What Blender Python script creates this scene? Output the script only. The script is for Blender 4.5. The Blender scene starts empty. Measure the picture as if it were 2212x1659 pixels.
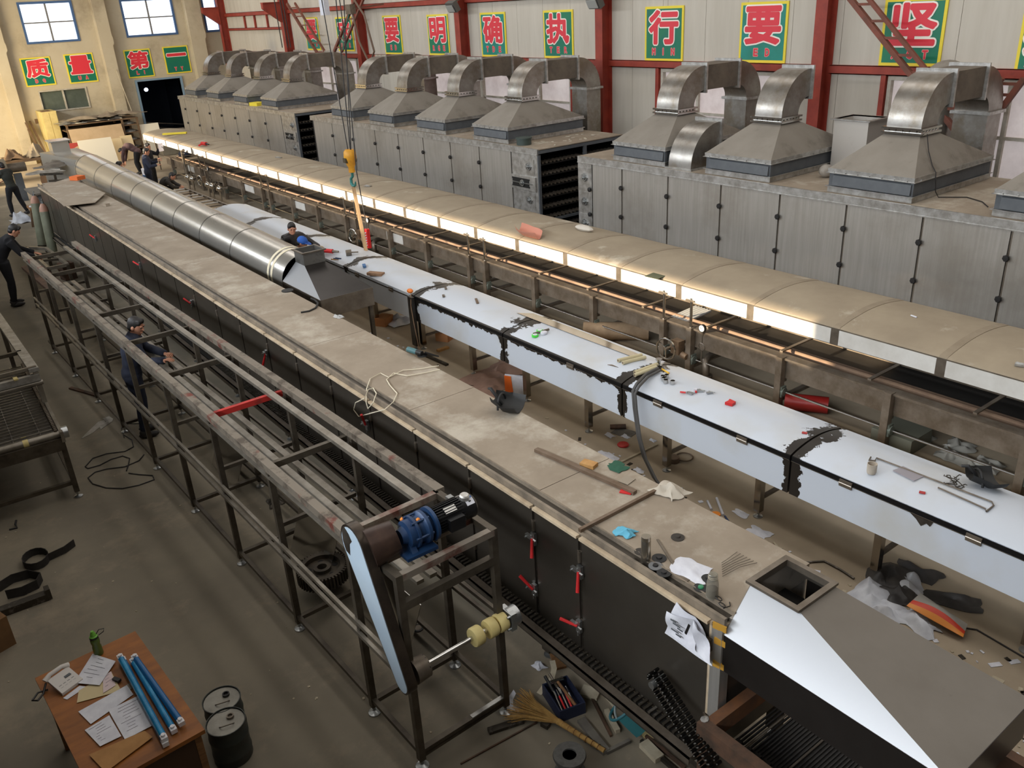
# Factory hall with conveyors and drying ovens, built object by object.
import bpy, math, random
from mathutils import Vector, Matrix
random.seed(7)
S = bpy.context.scene
COL = S.collection
# ---------------------------------------------------------------- camera
F, CX, CY, HC = 1833.43, 1106.0, 829.5, 5.53
YAW, PIT, ROL = math.radians(53.930), math.radians(24.299), math.radians(-3.352)
_f = Vector((math.cos(YAW)*math.cos(PIT), math.sin(YAW)*math.cos(PIT), -math.sin(PIT)))
_r0 = Vector((math.sin(YAW), -math.cos(YAW), 0)); _u0 = _r0.cross(_f)
_r = _r0*math.cos(ROL) + _u0*math.sin(ROL); _u = -_r0*math.sin(ROL) + _u0*math.cos(ROL)
cam = bpy.data.cameras.new('camera'); cam.sensor_width = 36; cam.lens = F/2212*36; cam.clip_start = .05; cam.clip_end = 200
co = bpy.data.objects.new('camera', cam); COL.objects.link(co)
mw = Matrix((( _r.x, _u.x, -_f.x, 0), (_r.y, _u.y, -_f.y, 0), (_r.z, _u.z, -_f.z, HC), (0, 0, 0, 1)))
co.matrix_world = mw; S.camera = co
def ray(px, py): return _r*((px-CX)/F) - _u*((py-CY)/F) + _f
def GZ(px, py, z=0.0): d = ray(px, py); return Vector((0, 0, HC)) + d*((z-HC)/d.z)
def GX(px, py, x): d = ray(px, py); return Vector((0, 0, HC)) + d*(x/d.x)
def GY(px, py, y): d = ray(px, py); return Vector((0, 0, HC)) + d*(y/d.y)
# ---------------------------------------------------------------- view, world, lights
S.view_settings.view_transform = 'Standard'; S.view_settings.look = 'None'; S.view_settings.gamma = 1
S.view_settings.use_curve_mapping = False; S.view_settings.exposure = 0.35
S.cycles.max_bounces = 6; S.cycles.diffuse_bounces = 3; S.cycles.glossy_bounces = 3; S.cycles.transmission_bounces = 4
S.cycles.transparent_max_bounces = 6; S.cycles.caustics_reflective = False; S.cycles.caustics_refractive = False
S.cycles.sample_clamp_indirect = 4; S.cycles.use_denoising = True
W = bpy.data.worlds.new('sky'); S.world = W; W.use_nodes = True
W.node_tree.nodes['Background'].inputs[0].default_value = (.72, .80, 1, 1); W.node_tree.nodes['Background'].inputs[1].default_value = 1.0
def area(name, loc, size, power, col, aim, spread=180):
    l = bpy.data.lights.new(name, 'AREA'); l.shape = 'RECTANGLE'; l.size, l.size_y = size; l.energy = power; l.color = col
    l.spread = math.radians(spread)
    o = bpy.data.objects.new(name, l); COL.objects.link(o); o.location = loc
    o.rotation_euler = Vector(aim).to_track_quat('-Z', 'Y').to_euler(); return o
# daylight through the roof skylights (strips of clear sheet along the hall); last strip added to fill the floor gap
for n_, x_, y_, ly, pw in (('skylight', 8.6, 5, 16, 150), ('skylight', 8.6, 29, 26, 300), ('skylight', 13.6, 4, 14, 150), ('skylight', 13.6, 27, 30, 280), ('skylight', 1.6, 8, 18, 110), ('skylight', 5.8, 8, 14, 130)):
    area(n_, (x_, y_, 8.75), (1.3, ly), pw, (1, .955, .90), (0, 0, -1))
# cool daylight through the high clerestory band of the near side wall, above the gallery
area('clerestory', (-5.85, 19, 7.85), (46, 1.5), 4000, (.90, .95, 1), (1, 0, -.45))
# low warm sun through the long opening high in the near side wall: it only reaches the conveyor line beyond
sun = bpy.data.lights.new('sun', 'SUN'); sun.energy = 10; sun.color = (1, .82, .58); sun.angle = math.radians(.6)
so = bpy.data.objects.new('sun', sun); COL.objects.link(so)
SUN_D = Vector((.90, -.22, -.30)); so.rotation_euler = SUN_D.to_track_quat('-Z', 'Y').to_euler()
# added warm area light for the end wall; no doorway is built there
area('end_wall_fill', (1.0, 38.5, 2.4), (3.2, 3.4), 420, (1, .80, .46), (.78, .62, -.12), 150)
# ---------------------------------------------------------------- materials
def lin(c): return tuple(((v/255)/12.92 if v/255 <= .04045 else ((v/255+.055)/1.055)**2.4) for v in c)
MATS = {}
def M(name, c, rough=.6, metal=0.0, c2=None, scale=3.0, bump=0.0, stretch=None, lo=.35, hi=.65, detail=6, rvar=0.0, alpha=1.0, trans=0.0, emit=0.0, spec=.5, c3=None, scale3=.6, lo3=.5, hi3=.75):
    if name in MATS: return MATS[name]
    m = bpy.data.materials.new(name); m.use_nodes = True; nt = m.node_tree; b = nt.nodes['Principled BSDF']; MATS[name] = m
    C = (*lin(c), 1); b.inputs['Base Color'].default_value = C; b.inputs['Roughness'].default_value = rough
    b.inputs['Metallic'].default_value = metal; b.inputs['Alpha'].default_value = alpha
    b.inputs['Transmission Weight'].default_value = trans; b.inputs['Specular IOR Level'].default_value = spec
    if emit: b.inputs['Emission Color'].default_value = C; b.inputs['Emission Strength'].default_value = emit
    if c2 or bump or rvar or c3:
        tc = nt.nodes.new('ShaderNodeTexCoord'); mp = nt.nodes.new('ShaderNodeMapping'); nt.links.new(tc.outputs['Object'], mp.inputs[0])
        if stretch: mp.inputs['Scale'].default_value = stretch
        nz = nt.nodes.new('ShaderNodeTexNoise'); nz.inputs['Scale'].default_value = scale; nz.inputs['Detail'].default_value = detail; nz.inputs['Roughness'].default_value = .62
        nt.links.new(mp.outputs[0], nz.inputs['Vector'])
        mr = nt.nodes.new('ShaderNodeMapRange'); mr.inputs[1].default_value = lo; mr.inputs[2].default_value = hi; nt.links.new(nz.outputs[0], mr.inputs[0])
        last = None
        if c2:
            mx = nt.nodes.new('ShaderNodeMix'); mx.data_type = 'RGBA'; mx.inputs[6].default_value = C; mx.inputs[7].default_value = (*lin(c2), 1)
            nt.links.new(mr.outputs[0], mx.inputs[0]); last = mx.outputs[2]
        if c3:
            n3 = nt.nodes.new('ShaderNodeTexNoise'); n3.inputs['Scale'].default_value = scale3; n3.inputs['Detail'].default_value = 8; n3.inputs['Roughness'].default_value = .7
            nt.links.new(tc.outputs['Object'], n3.inputs['Vector'])
            r3 = nt.nodes.new('ShaderNodeMapRange'); r3.inputs[1].default_value = lo3; r3.inputs[2].default_value = hi3; nt.links.new(n3.outputs[0], r3.inputs[0])
            m3 = nt.nodes.new('ShaderNodeMix'); m3.data_type = 'RGBA'; m3.inputs[7].default_value = (*lin(c3), 1)
            if last: nt.links.new(last, m3.inputs[6])
            else: m3.inputs[6].default_value = C
            nt.links.new(r3.outputs[0], m3.inputs[0]); last = m3.outputs[2]
        if last: nt.links.new(last, b.inputs['Base Color'])
        if rvar:
            rr = nt.nodes.new('ShaderNodeMapRange'); rr.inputs[3].default_value = max(0, rough-rvar); rr.inputs[4].default_value = min(1, rough+rvar)
            nt.links.new(nz.outputs[0], rr.inputs[0]); nt.links.new(rr.outputs[0], b.inputs['Roughness'])
        if bump:
            bp = nt.nodes.new('ShaderNodeBump'); bp.inputs['Strength'].default_value = bump; bp.inputs['Distance'].default_value = .02
            nt.links.new(nz.outputs[0], bp.inputs['Height']); nt.links.new(bp.outputs[0], b.inputs['Normal'])
    return m
# ---------------------------------------------------------------- mesh builder
class MB:
    def __init__(s): s.v = []; s.f = []; s.m = []; s.mi = 0
    def _add(s, vs, fs):
        o = len(s.v); s.v += [Vector(p) for p in vs]; s.f += [tuple(i+o for i in f) for f in fs]; s.m += [s.mi]*len(fs); return s
    def hexa(s, p): return s._add(p, [(0, 3, 2, 1), (4, 5, 6, 7), (0, 1, 5, 4), (1, 2, 6, 5), (2, 3, 7, 6), (3, 0, 4, 7)])
    def bx(s, x0, x1, y0, y1, z0, z1): return s.hexa([(x0, y0, z0), (x1, y0, z0), (x1, y1, z0), (x0, y1, z0), (x0, y0, z1), (x1, y0, z1), (x1, y1, z1), (x0, y1, z1)])
    def box(s, c, d, rz=0.0, R=None):
        c = Vector(c); R = R or Matrix.Rotation(rz, 3, 'Z'); h = [v/2 for v in d]
        return s.hexa([c + R @ Vector((sx*h[0], sy*h[1], sz*h[2])) for sz in (-1, 1) for sx, sy in ((-1, -1), (1, -1), (1, 1), (-1, 1))])
    def beam(s, a, b, w, h=None, up=(0, 0, 1)):
        a, b = Vector(a), Vector(b); h = h or w; t = (b-a).normalized(); up = Vector(up)
        if abs(t.dot(up)) > .99: up = Vector((0, 1, 0))
        x = t.cross(up).normalized(); y = x.cross(t).normalized()
        q = [x*(i*w/2)+y*(j*h/2) for i, j in ((-1, -1), (1, -1), (1, 1), (-1, 1))]
        return s.hexa([a+v for v in q]+[b+v for v in q])
    def loft(s, rings, caps=True, closed=False):
        n = len(rings[0]); vs = [p for r in rings for p in r]; fs = []
        R = len(rings)
        for i in range(R if closed else R-1):
            for k in range(n):
                a, b = i*n, ((i+1) % R)*n; fs.append((a+k, a+(k+1) % n, b+(k+1) % n, b+k))
        if caps and not closed: fs.append(tuple(range(n-1, -1, -1))); fs.append(tuple((R-1)*n+k for k in range(n)))
        return s._add(vs, fs)
    def cyl(s, a, b, r0, r1=None, n=16, caps=True):
        return s.tube([a, b], [r0, r0 if r1 is None else r1], n, caps)
    def tube(s, path, r, n=8, caps=True, closed=False):
        P = [Vector(p) for p in path]; k = len(P); rs = r if isinstance(r, (list, tuple)) else [r]*k; rings = []; u = None
        for i in range(k):
            if closed: t = (P[(i+1) % k]-P[i-1]).normalized()
            else: t = (P[min(i+1, k-1)]-P[max(i-1, 0)]).normalized()
            if u is None:
                u = Vector((0, 0, 1)) if abs(t.z) < .9 else Vector((1, 0, 0))
            u = (u-t*u.dot(t)).normalized(); w = t.cross(u)
            rings.append([P[i]+(u*math.cos(q)+w*math.sin(q))*rs[i] for q in (2*math.pi*j/n for j in range(n))])
        return s.loft(rings, caps, closed)
    def lathe(s, prof, c=(0, 0, 0), ax=(0, 0, 1), n=20, caps=True):
        c = Vector(c); q = Vector((0, 0, 1)).rotation_difference(Vector(ax).normalized())
        return s.loft([[c + q @ Vector((max(r, 1e-4)*math.cos(2*math.pi*j/n), max(r, 1e-4)*math.sin(2*math.pi*j/n), z)) for j in range(n)] for r, z in prof], caps)
    def ring(s, c, R, r, ax=(0, 0, 1), n=20, m=8):
        c = Vector(c); q = Vector((0, 0, 1)).rotation_difference(Vector(ax).normalized())
        return s.tube([c + q @ Vector((R*math.cos(2*math.pi*j/n), R*math.sin(2*math.pi*j/n), 0)) for j in range(n)], r, m, False, True)
    def prism(s, poly, a, b): # poly: list of points, extruded from +a to +b (vectors)
        a, b = Vector(a), Vector(b); P = [Vector(p) for p in poly]; return s.loft([[p+a for p in P], [p+b for p in P]])
    def sheet(s, pts, th, up=(0, 0, 1)): return s.prism(pts, (0, 0, 0), Vector(up)*th)
    def ell(s, c, r, n=14, m=9, R=None):
        c = Vector(c); R = R or Matrix.Identity(3)
        return s.loft([[c + R @ Vector((r[0]*math.cos(a)*math.sin(b), r[1]*math.sin(a)*math.sin(b), -r[2]*math.cos(b))) for a in (2*math.pi*j/n for j in range(n))] for b in (max(.02, min(math.pi-.02, math.pi*i/m)) for i in range(m+1))])
    def grid(s, nx, ny, fn, th=0.0):
        vs = [Vector(fn(i/nx, j/ny)) for j in range(ny+1) for i in range(nx+1)]
        w = nx+1; fs = [(j*w+i, j*w+i+1, (j+1)*w+i+1, (j+1)*w+i) for j in range(ny) for i in range(nx)]
        if th:
            n0 = len(vs); vs = vs + [p-Vector((0, 0, th)) for p in vs]; fs2 = [tuple(n0+i for i in f[::-1]) for f in fs]
            bd = [i for i in range(w)] + [j*w+nx for j in range(1, ny+1)] + [ny*w+i for i in range(nx-1, -1, -1)] + [j*w for j in range(ny-1, 0, -1)]
            fs = fs+fs2+[(bd[(k+1) % len(bd)], bd[k], bd[k]+n0, bd[(k+1) % len(bd)]+n0) for k in range(len(bd))]
        return s._add(vs, fs)
    def xf(s, Mx, i0=0): 
        for i in range(i0, len(s.v)): s.v[i] = Mx @ s.v[i]
        return s
    def build(s, name, mats, parent=None, origin=None, smooth=40):
        me = bpy.data.meshes.new(name)
        o = Vector(origin) if origin is not None else Vector((0, 0, 0))
        if parent is not None: o = WORLD[parent.name]
        me.from_pydata([tuple(p-o) for p in s.v], [], s.f)
        for m in (mats if isinstance(mats, (list, tuple)) else [mats]): me.materials.append(m)
        if max(s.m, default=0): me.polygons.foreach_set('material_index', s.m)
        bm_fix(me)
        if smooth:
            me.polygons.foreach_set('use_smooth', [True]*len(me.polygons)); me.set_sharp_from_angle(angle=math.radians(smooth))
        ob = bpy.data.objects.new(name, me); COL.objects.link(ob)
        if parent is not None: ob.parent = parent; WORLD[ob.name] = o
        else: ob.location = o; WORLD[ob.name] = o
        return ob
import bmesh
def bm_fix(me):
    b = bmesh.new(); b.from_mesh(me); bmesh.ops.recalc_face_normals(b, faces=b.faces); b.to_mesh(me); b.free()
WORLD = {}
def tag(o, label, cat, group=None):
    o['label'] = label; o['category'] = cat
    if group: o['group'] = group
    return o
def thing(name, loc, label, cat, group=None):
    o = bpy.data.objects.new(name, None); COL.objects.link(o); o.empty_display_size = .1; o.location = loc; WORLD[o.name] = Vector(loc)
    return tag(o, label, cat, group)
def single(name, mb, mats, label, cat, group=None, smooth=40):
    n = len(mb.v); c = Vector((sum(p.x for p in mb.v)/n, sum(p.y for p in mb.v)/n, min(p.z for p in mb.v)))
    return tag(mb.build(name, mats, None, c, smooth), label, cat, group)
def struct(name, mb, mats, smooth=30):
    o = mb.build(name, mats, None, (0, 0, 0), smooth); o['kind'] = 'structure'; return o
def lab(o, text): o['label'] = text; return o
def dup(root, loc, label, rz=0.0, group=None):
    r = root.copy(); COL.objects.link(r); r.location = loc; r.rotation_euler = (0, 0, root.rotation_euler[2]+rz); r['label'] = label; WORLD[r.name] = Vector(loc)
    if group: r['group'] = group
    def rec(a, b):
        for ch in a.children:
            c = ch.copy(); COL.objects.link(c); c.parent = b; rec(ch, c)
    rec(root, r); return r
V = Vector
# ---------------------------------------------------------------- palette
m_dust = M('dusty_sheet', (158, 144, 126), .92, 0, (138, 124, 107), 2.2, .15, None, .3, .7, 8, c3=(182, 172, 156), scale3=1.3, lo3=.5, hi3=.68)
m_dustlip = M('dusty_lip', (205, 186, 158), .9, 0, (170, 150, 124), 4)
m_dark = M('dark_mirror_sheet', (92, 86, 78), .3, .6, (76, 70, 63), 1.3, .02, None, .3, .75, 5, .06)
m_seam = M('dark_seam_steel', (70, 64, 56), .4, .6, (114, 108, 100), 14, lo=.55, hi=.7)
m_stain = M('satin_stainless', (186, 182, 176), .42, .6, (166, 161, 153), 3.5, .05, (6, 6, .25), .3, .7, 5, .08, c3=(146, 138, 127), scale3=.5, lo3=.5, hi3=.8)
m_duct = M('duct_sheet', (172, 168, 162), .34, .8, (140, 134, 126), 2.4, .04, None, .35, .65, 6, .1, c3=(134, 124, 110), scale3=1.4, lo3=.48, hi3=.62)
m_hood = M('dusty_hood_sheet', (146, 139, 129), .8, .1, (131, 124, 114), 1.6, .05, None, .3, .7, 6, c3=(118, 110, 100), scale3=1.3, lo3=.52, hi3=.64)
m_band = M('slate_paint', (92, 96, 100), .55, 0, (78, 82, 87), 3)
m_alum = M('bright_angle', (202, 201, 198), .35, .7, (160, 156, 150), 8)
m_knob = M('black_knob', (26, 24, 24), .5)
m_black = M('black_interior', (22, 20, 18), .7, .2)
m_red = M('red_oxide_paint', (158, 62, 44), .6, 0, (134, 48, 36), 3, .05, c3=(112, 44, 36), scale3=2.2, lo3=.6, hi3=.75)
m_panel = M('cream_wall_panel', (200, 193, 180), .7, 0, (186, 178, 164), 1.2, .03, (1, 3, .3), .3, .7, 6, c3=(168, 158, 142), scale3=.5, lo3=.62, hi3=.82)
m_chrome = M('polished_steel', (200, 198, 194), .16, 1.0)
m_steel = M('raw_steel', (128, 118, 106), .45, .6, (98, 88, 76), 5, .04, lo=.35, hi=.7)
m_rust = M('rusty_steel', (104, 76, 58), .7, .3, (70, 56, 46), 6, .08)
m_frame = M('oily_frame_steel', (104, 96, 84), .42, .6, (66, 58, 50), 4, .03, lo=.35, hi=.7)
m_frametop = M('frame_rail_top', (142, 132, 120), .5, .4, (104, 62, 52), 3.2, .05, lo=.48, hi=.62)
m_white = M('white_film', (214, 222, 232), .38, 0, (200, 208, 218), .9, .02, None, .3, .75, 6, .08, c3=(196, 196, 190), scale3=.8, lo3=.6, hi3=.8)
m_peel = M('peeled_mirror', (58, 54, 50), .3, .6, (96, 90, 84), 6)
m_paper = M('paper', (222, 222, 228), .8, 0, (204, 204, 212), 9)
m_glassy = M('clear_plastic', (220, 222, 222), .15, 0, None, alpha=.35)
m_green = M('sign_green', (18, 122, 82), .5, 0, (14, 110, 92), 1.5)
m_teal = M('sign_teal', (24, 138, 126), .5, 0, (20, 124, 104), 1.5)
m_yel = M('sign_yellow', (236, 214, 62), .6)
m_sred = M('sign_red', (222, 52, 66), .5); m_swhite = M('sign_white', (244, 238, 226), .6); m_spink = M('sign_letter_edge', (226, 168, 160), .6)
m_skin = M('skin', (196, 140, 112), .6); m_hair = M('black_hair', (24, 21, 20), .55, 0, (40, 36, 34), 40, .1)
m_cable = M('black_cable', (34, 31, 30), .6); m_wood = M('worn_wood', (146, 104, 62), .7, 0, (112, 78, 48), 6, .05, (1, 6, 6))
m_clampred = M('red_grip', (206, 38, 40), .45); m_zinc = M('zinc', (176, 178, 178), .3, .9)
# ---------------------------------------------------------------- floor, walls, ceiling
XW, YW = 16.0, 44.2
m_floor = M('concrete_floor', (136, 126, 108), .74, 0, (112, 104, 90), .55, .06, None, .3, .7, 10, .12, c3=(152, 138, 118), scale3=.9, lo3=.52, hi3=.72)
m_plaster = M('old_plaster', (196, 184, 160), .9, 0, (186, 172, 146), .8, .10, None, .35, .7, 8, c3=(140, 126, 104), scale3=.45, lo3=.5, hi3=.8)
m_roof = M('roof_sheet', (150, 146, 138), .8); m_sky = M('window_daylight', (226, 234, 246), .5, emit=1.5)
m_bluep = M('blue_frame_paint', (66, 96, 140), .6); m_mull = M('grey_mullion', (120, 118, 116), .6)
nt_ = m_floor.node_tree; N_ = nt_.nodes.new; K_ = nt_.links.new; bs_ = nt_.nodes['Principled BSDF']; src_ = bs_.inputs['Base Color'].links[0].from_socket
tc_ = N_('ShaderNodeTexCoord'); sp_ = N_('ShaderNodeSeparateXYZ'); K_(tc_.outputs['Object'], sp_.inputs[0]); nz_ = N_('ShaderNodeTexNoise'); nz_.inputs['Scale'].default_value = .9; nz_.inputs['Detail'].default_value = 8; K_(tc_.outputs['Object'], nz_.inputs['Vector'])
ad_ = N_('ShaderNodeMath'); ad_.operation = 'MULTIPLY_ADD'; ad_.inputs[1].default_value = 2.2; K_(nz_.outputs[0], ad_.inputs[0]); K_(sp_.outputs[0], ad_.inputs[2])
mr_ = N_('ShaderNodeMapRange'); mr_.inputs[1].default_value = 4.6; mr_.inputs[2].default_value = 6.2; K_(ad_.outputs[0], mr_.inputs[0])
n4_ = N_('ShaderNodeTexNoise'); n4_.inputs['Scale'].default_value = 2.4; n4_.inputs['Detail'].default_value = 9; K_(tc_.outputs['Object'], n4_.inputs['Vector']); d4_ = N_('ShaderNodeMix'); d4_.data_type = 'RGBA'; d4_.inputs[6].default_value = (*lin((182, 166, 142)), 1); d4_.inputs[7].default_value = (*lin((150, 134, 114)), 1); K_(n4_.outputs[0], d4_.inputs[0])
mx_ = N_('ShaderNodeMix'); mx_.data_type = 'RGBA'; K_(src_, mx_.inputs[6]); K_(d4_.outputs[2], mx_.inputs[7]); K_(mr_.outputs[0], mx_.inputs[0]); K_(mx_.outputs[2], bs_.inputs['Base Color'])  # paler floor between the machines: dust, plus colour lifted against their shade
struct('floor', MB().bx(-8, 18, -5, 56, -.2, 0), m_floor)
m_roofdark = M('dark_block_wall', (92, 86, 78), .9, 0, (80, 74, 66), 2)
struct('ceiling', MB().bx(-8, 16.2, -5, 44.4, 9.0, 9.1), m_roof)
wf = MB() # unseen near side wall; its long high opening is sized to bound the sun
wf.bx(-6.3, -6, -5, 44.4, 0, 5.95); wf.bx(-6.3, -6, -5, 44.4, 6.72, 9); wf.bx(-6.3, -6, -5, 9.9, 5.95, 6.72); wf.bx(-6.3, -6, 41.5, 44.4, 5.95, 6.72)
struct('wall_near_side', wf, m_roofdark)
struct('wall_front', MB().bx(-8, 16.2, -5, -4.8, 0, 9), m_roofdark)
struct('floor_gallery', MB().bx(-6, -1.5, -4.8, 34, 4.2, 4.35), m_roofdark)  # unseen slab; its edge is set to keep daylight off the aisle
wb = MB()
def holes_strip(mb, lo, hi, wins, put): # vertical strips of wall between openings: wins = (a0,a1,z0,z1)
    a = lo
    for a0, a1, z0, z1 in sorted(wins):
        put(mb, a, a0, 0, 9); put(mb, a0, a1, 0, z0); put(mb, a0, a1, z1, 9); a = a1
    put(mb, a, hi, 0, 9)
BW = [(5.9, 9.25, 1.9, 3.84), (11.7, 15.1, 1.9, 3.84), (18.4, 22.6, 1.9, 3.84), (24.2, 27.2, 1.9, 3.84), (30.6, 34.2, 1.9, 3.84)]
def putb(mb, a, b, z0, z1):
    if b-a < .01 or z1-z0 < .01: return
    mb.bx(XW+.05, XW+.2, a, b, z0, z1); k = a
    while k < b-1e-3:
        e = min(b, (math.floor(k/1.15+1e-6)+1)*1.15); mb.bx(XW, XW+.05, k, max(k+.01, e-.008), z0, z1); k = e
holes_strip(wb, -5, YW+.2, BW, putb); struct('wall_back', wb, m_panel)
wl = MB()
LW = [(7.33, 9.5, 4.9, 6.56), (11.5, 13.5, 0.0, 2.98), (15.2, 15.95, 4.9, 6.56)]
def putl(mb, a, b, z0, z1):
    if b-a > .01 and z1-z0 > .01: mb.bx(a, b, YW, YW+.3, z0, z1)
holes_strip(wl, -6, 7.25, [], putl)
for a0, a1, zz in ((7.25, 9.5, [(0, 2.08), (2.98, 4.9), (6.56, 9)]), (9.5, 11.5, [(0, 9)]), (11.5, 13.5, [(2.98, 4.9), (6.5, 9)]), (13.5, 13.85, [(0, 4.9), (6.5, 9)]), (13.85, 15.2, [(0, 9)]), (15.2, 15.95, [(0, 4.9), (6.56, 9)]), (15.95, 16.2, [(0, 9)])):
    for z0, z1 in zz: putl(wl, a0, a1, z0, z1)
wl.bx(9.25, 9.5, YW, YW+.3, 2.08, 2.98); wl.bx(7.25, 7.33, YW, YW+.3, 4.9, 6.56)
for x0, x1 in ((5.955, 6.42), (10.22, 10.76), (14.28, 14.98)):  # pilasters with a corbel near the top
    wl.bx(x0, x1-.04, YW-.42, YW, 0, 4.62); wl.prism([(x0, 0, 4.62), (x1-.04, 0, 4.62), (x1+.03, 0, 4.72), (x1+.03, 0, 4.95), (x1, 0, 5.05), (x1, 0, 9), (x0, 0, 9)], (0, YW-.42, 0), (0, YW, 0))
struct('wall_left', wl, m_plaster)
def window(n, ax, a0, a1, z0, z1, pos, fm, pm, nx, nz, fw=.09, side=-1, emit=True):
    def bb(mb, p0, p1, q0, q1, d0, d1): # along-wall, z, depth
        if ax == 'y': mb.bx(pos+d0, pos+d1, p0, p1, q0, q1)
        else: mb.bx(p0, p1, pos+d0, pos+d1, q0, q1)
    f = MB(); d0, d1 = -.04, .08
    bb(f, a0, a0+fw, z0, z1, d0, d1); bb(f, a1-fw, a1, z0, z1, d0, d1); bb(f, a0+fw, a1-fw, z0, z0+fw, d0, d1); bb(f, a0+fw, a1-fw, z1-fw, z1, d0, d1)
    w = struct('window_%d' % n, f, fm); g = MB(); s = MB(); b = .035
    for i in range(1, nx): c = a0+(a1-a0)*i/nx; bb(s, c-b, c+b, z0+fw, z1-fw, -.01, .06)
    for i in range(1, nz): c = z0+(z1-z0)*i/nz; bb(s, a0+fw, a1-fw, c-b*.8, c+b*.8, 0, .05)
    bb(g, a0+fw*.5, a1-fw*.5, z0+fw*.5, z1-fw*.5, .065, .075)
    if s.v: s.build('mullion', m_mull if fm is m_bluep else fm, w)
    g.build('glazing', pm, w)
    return w
window(1, 'x', 7.33, 9.5, 4.9, 6.56, YW, m_bluep, m_sky, 2, 2); window(2, 'x', 11.5, 13.85, 4.9, 6.5, YW, m_bluep, m_sky, 2, 2); window(3, 'x', 15.2, 15.95, 4.9, 6.56, YW, m_bluep, m_sky, 1, 2)
m_inner = M('dark_office_pane', (92, 100, 92), .25, 0, (78, 86, 78), 2); m_whitef = M('pale_window_frame', (196, 190, 178), .6, 0, (168, 158, 142), 5)
window(4, 'x', 7.25, 9.25, 2.08, 2.98, YW, m_whitef, m_inner, 2, 1, .05)
m_out = M('outside_haze', (206, 196, 192), .6, 0, (150, 128, 122), .8, emit=0); 
m_out.node_tree.nodes['Principled BSDF'].inputs['Emission Strength'].default_value = .35; m_out.node_tree.nodes['Principled BSDF'].inputs['Emission Color'].default_value = (.62, .56, .56, 1)
for i, (a0, a1, z0, z1) in enumerate(BW): window(5+i, 'y', a0, a1, z0, z1, XW, m_whitef, m_out, 3 if a1-a0 > 3 else 2, 2, .07)
# doorway to the dark room beyond the end wall
m_dkroom = M('unlit_room', (84, 90, 98), .9)
d = MB(); d.bx(11.4, 11.5, YW-.06, YW+.3, 0, 2.98); d.bx(13.5, 13.6, YW-.06, YW+.3, 0, 2.98); d.bx(11.4, 13.6, YW-.06, YW+.3, 2.98, 3.06); struct('door_1', d, M('pale_blue_frame', (128, 152, 172), .6))
r = MB(); r.bx(10.4, 10.5, YW+.3, 52, 0, 3.6); r.bx(15, 15.1, YW+.3, 52, 0, 3.6); r.bx(10.4, 15.1, 52, 52.1, 0, 3.6); r.bx(10.4, 15.1, YW+.3, 52, 3.5, 3.6); r.bx(10.5, 15, YW+.31, 52, .001, .02); struct('wall_beyond', r, m_dkroom)
l = MB().ell((12.86, 48, 2.35), (.10, .05, .09)); single('bulkhead_lamp', l, M('blue_white_lamp', (200, 214, 255), .5, emit=9), 'glowing blue-white lamp in the dark room beyond the doorway', 'lamp')
for a, b in (((11.6, 45.5, 1.05), (14.6, 45.6, .55)), ((11.6, 46.5, .8), (14.8, 46.4, .2))):
    single('handrail', MB().tube([a, b], .03, 8).tube([a, (a[0], a[1], 0)], .03, 8).tube([b, (b[0], b[1], 0)], .03, 8), m_steel, 'grey pipe handrail in the dark doorway, ' + ('upper one' if a[2] > 1 else 'lower one'), 'railing', 'rails in the doorway')
# red oxide columns, purlins and low posts of the back wall
COLY = (4.3, 10.62, 16.95, 23.25, 29.75, 36.2, 43.45)
for i, y in enumerate(COLY):
    c = MB(); c.bx(XW-.34, XW-.325, y-.13, y+.13, 0, 9); c.bx(XW-.02, XW-.005, y-.13, y+.13, 0, 9); c.bx(XW-.325, XW-.02, y-.006, y+.006, 0, 9)
    struct('trim_%d' % (i+1), c, m_red)
def purlin(mb, y0, y1, z, h=.16): mb.bx(XW-.1, XW-.002, y0, y1, z+h-.012, z+h); mb.bx(XW-.1, XW-.088, y0, y1, z, z+h); mb.bx(XW-.1, XW-.002, y0, y1, z, z+.012)
for j, (z, ys) in enumerate(((3.86, range(6)), (5.52, range(6)))):
    p = MB()
    for i in ys: purlin(p, COLY[i]+.13, COLY[i+1]-.13, z)
    struct('trim_%d' % (10+j), p, m_red)
p = MB()
for y in (9.32, 15.18, 18.32, 27.3, 34.3): p.bx(XW-.09, XW-.002, y-.05, y+.05, 0, 3.86)
purlin(p, 36.35, 43.2, 4.92, .1)
for y in (38.4, 39.8, 41.0): p.bx(XW-.08, XW-.01, y-.05, y+.05, 5.02, 5.52)
struct('trim_12', p, m_red)
# crane runway bracket stubs on two columns, with lamps
for i, (y, lbl) in enumerate(((36.2, 'red haunch bracket on the column left of the first poster'), (43.45, 'red haunch bracket on the corner column by the end wall window'))):
    b = MB().prism([(0, 0, 5.95), (-.75, 0, 5.95), (-.75, 0, 5.75), (0, 0, 5.2)], (XW-.34, y-.1, 0), (XW-.34, y+.1, 0)); b.bx(XW-1.09, XW-.34, y-.14, y+.14, 5.95, 5.98)
    single('column_bracket', b, m_red, lbl, 'bracket', 'haunch brackets on the columns')
def brace(A, B, sep, n, mat, label, cat='brace'):
    A, B = V(A), V(B); b = MB(); dz = V((0, sep, 0)); t = thing('lattice_brace', (A if A.z < B.z else B), label, cat, 'laced braces in front of the back wall')
    MB().beam(A, B, .09).build('chord', mat, t); MB().beam(A+dz, B+dz, .07).build('chord', mat, t)
    for i in range(n):
        q = A+(B-A)*((i+.5)/n); MB().beam(q, q+dz, .045).build('rung', mat, t)
X5 = 15.5
m_redb = M('dusty_red_brace', (132, 74, 58), .7, 0, (104, 66, 52), 4)
brace(GX(620, 8, X5), GX(690, 122, X5), -.75, 6, m_redb, 'rusty laced brace sloping down across the poster left of the hoist ropes')
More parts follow.
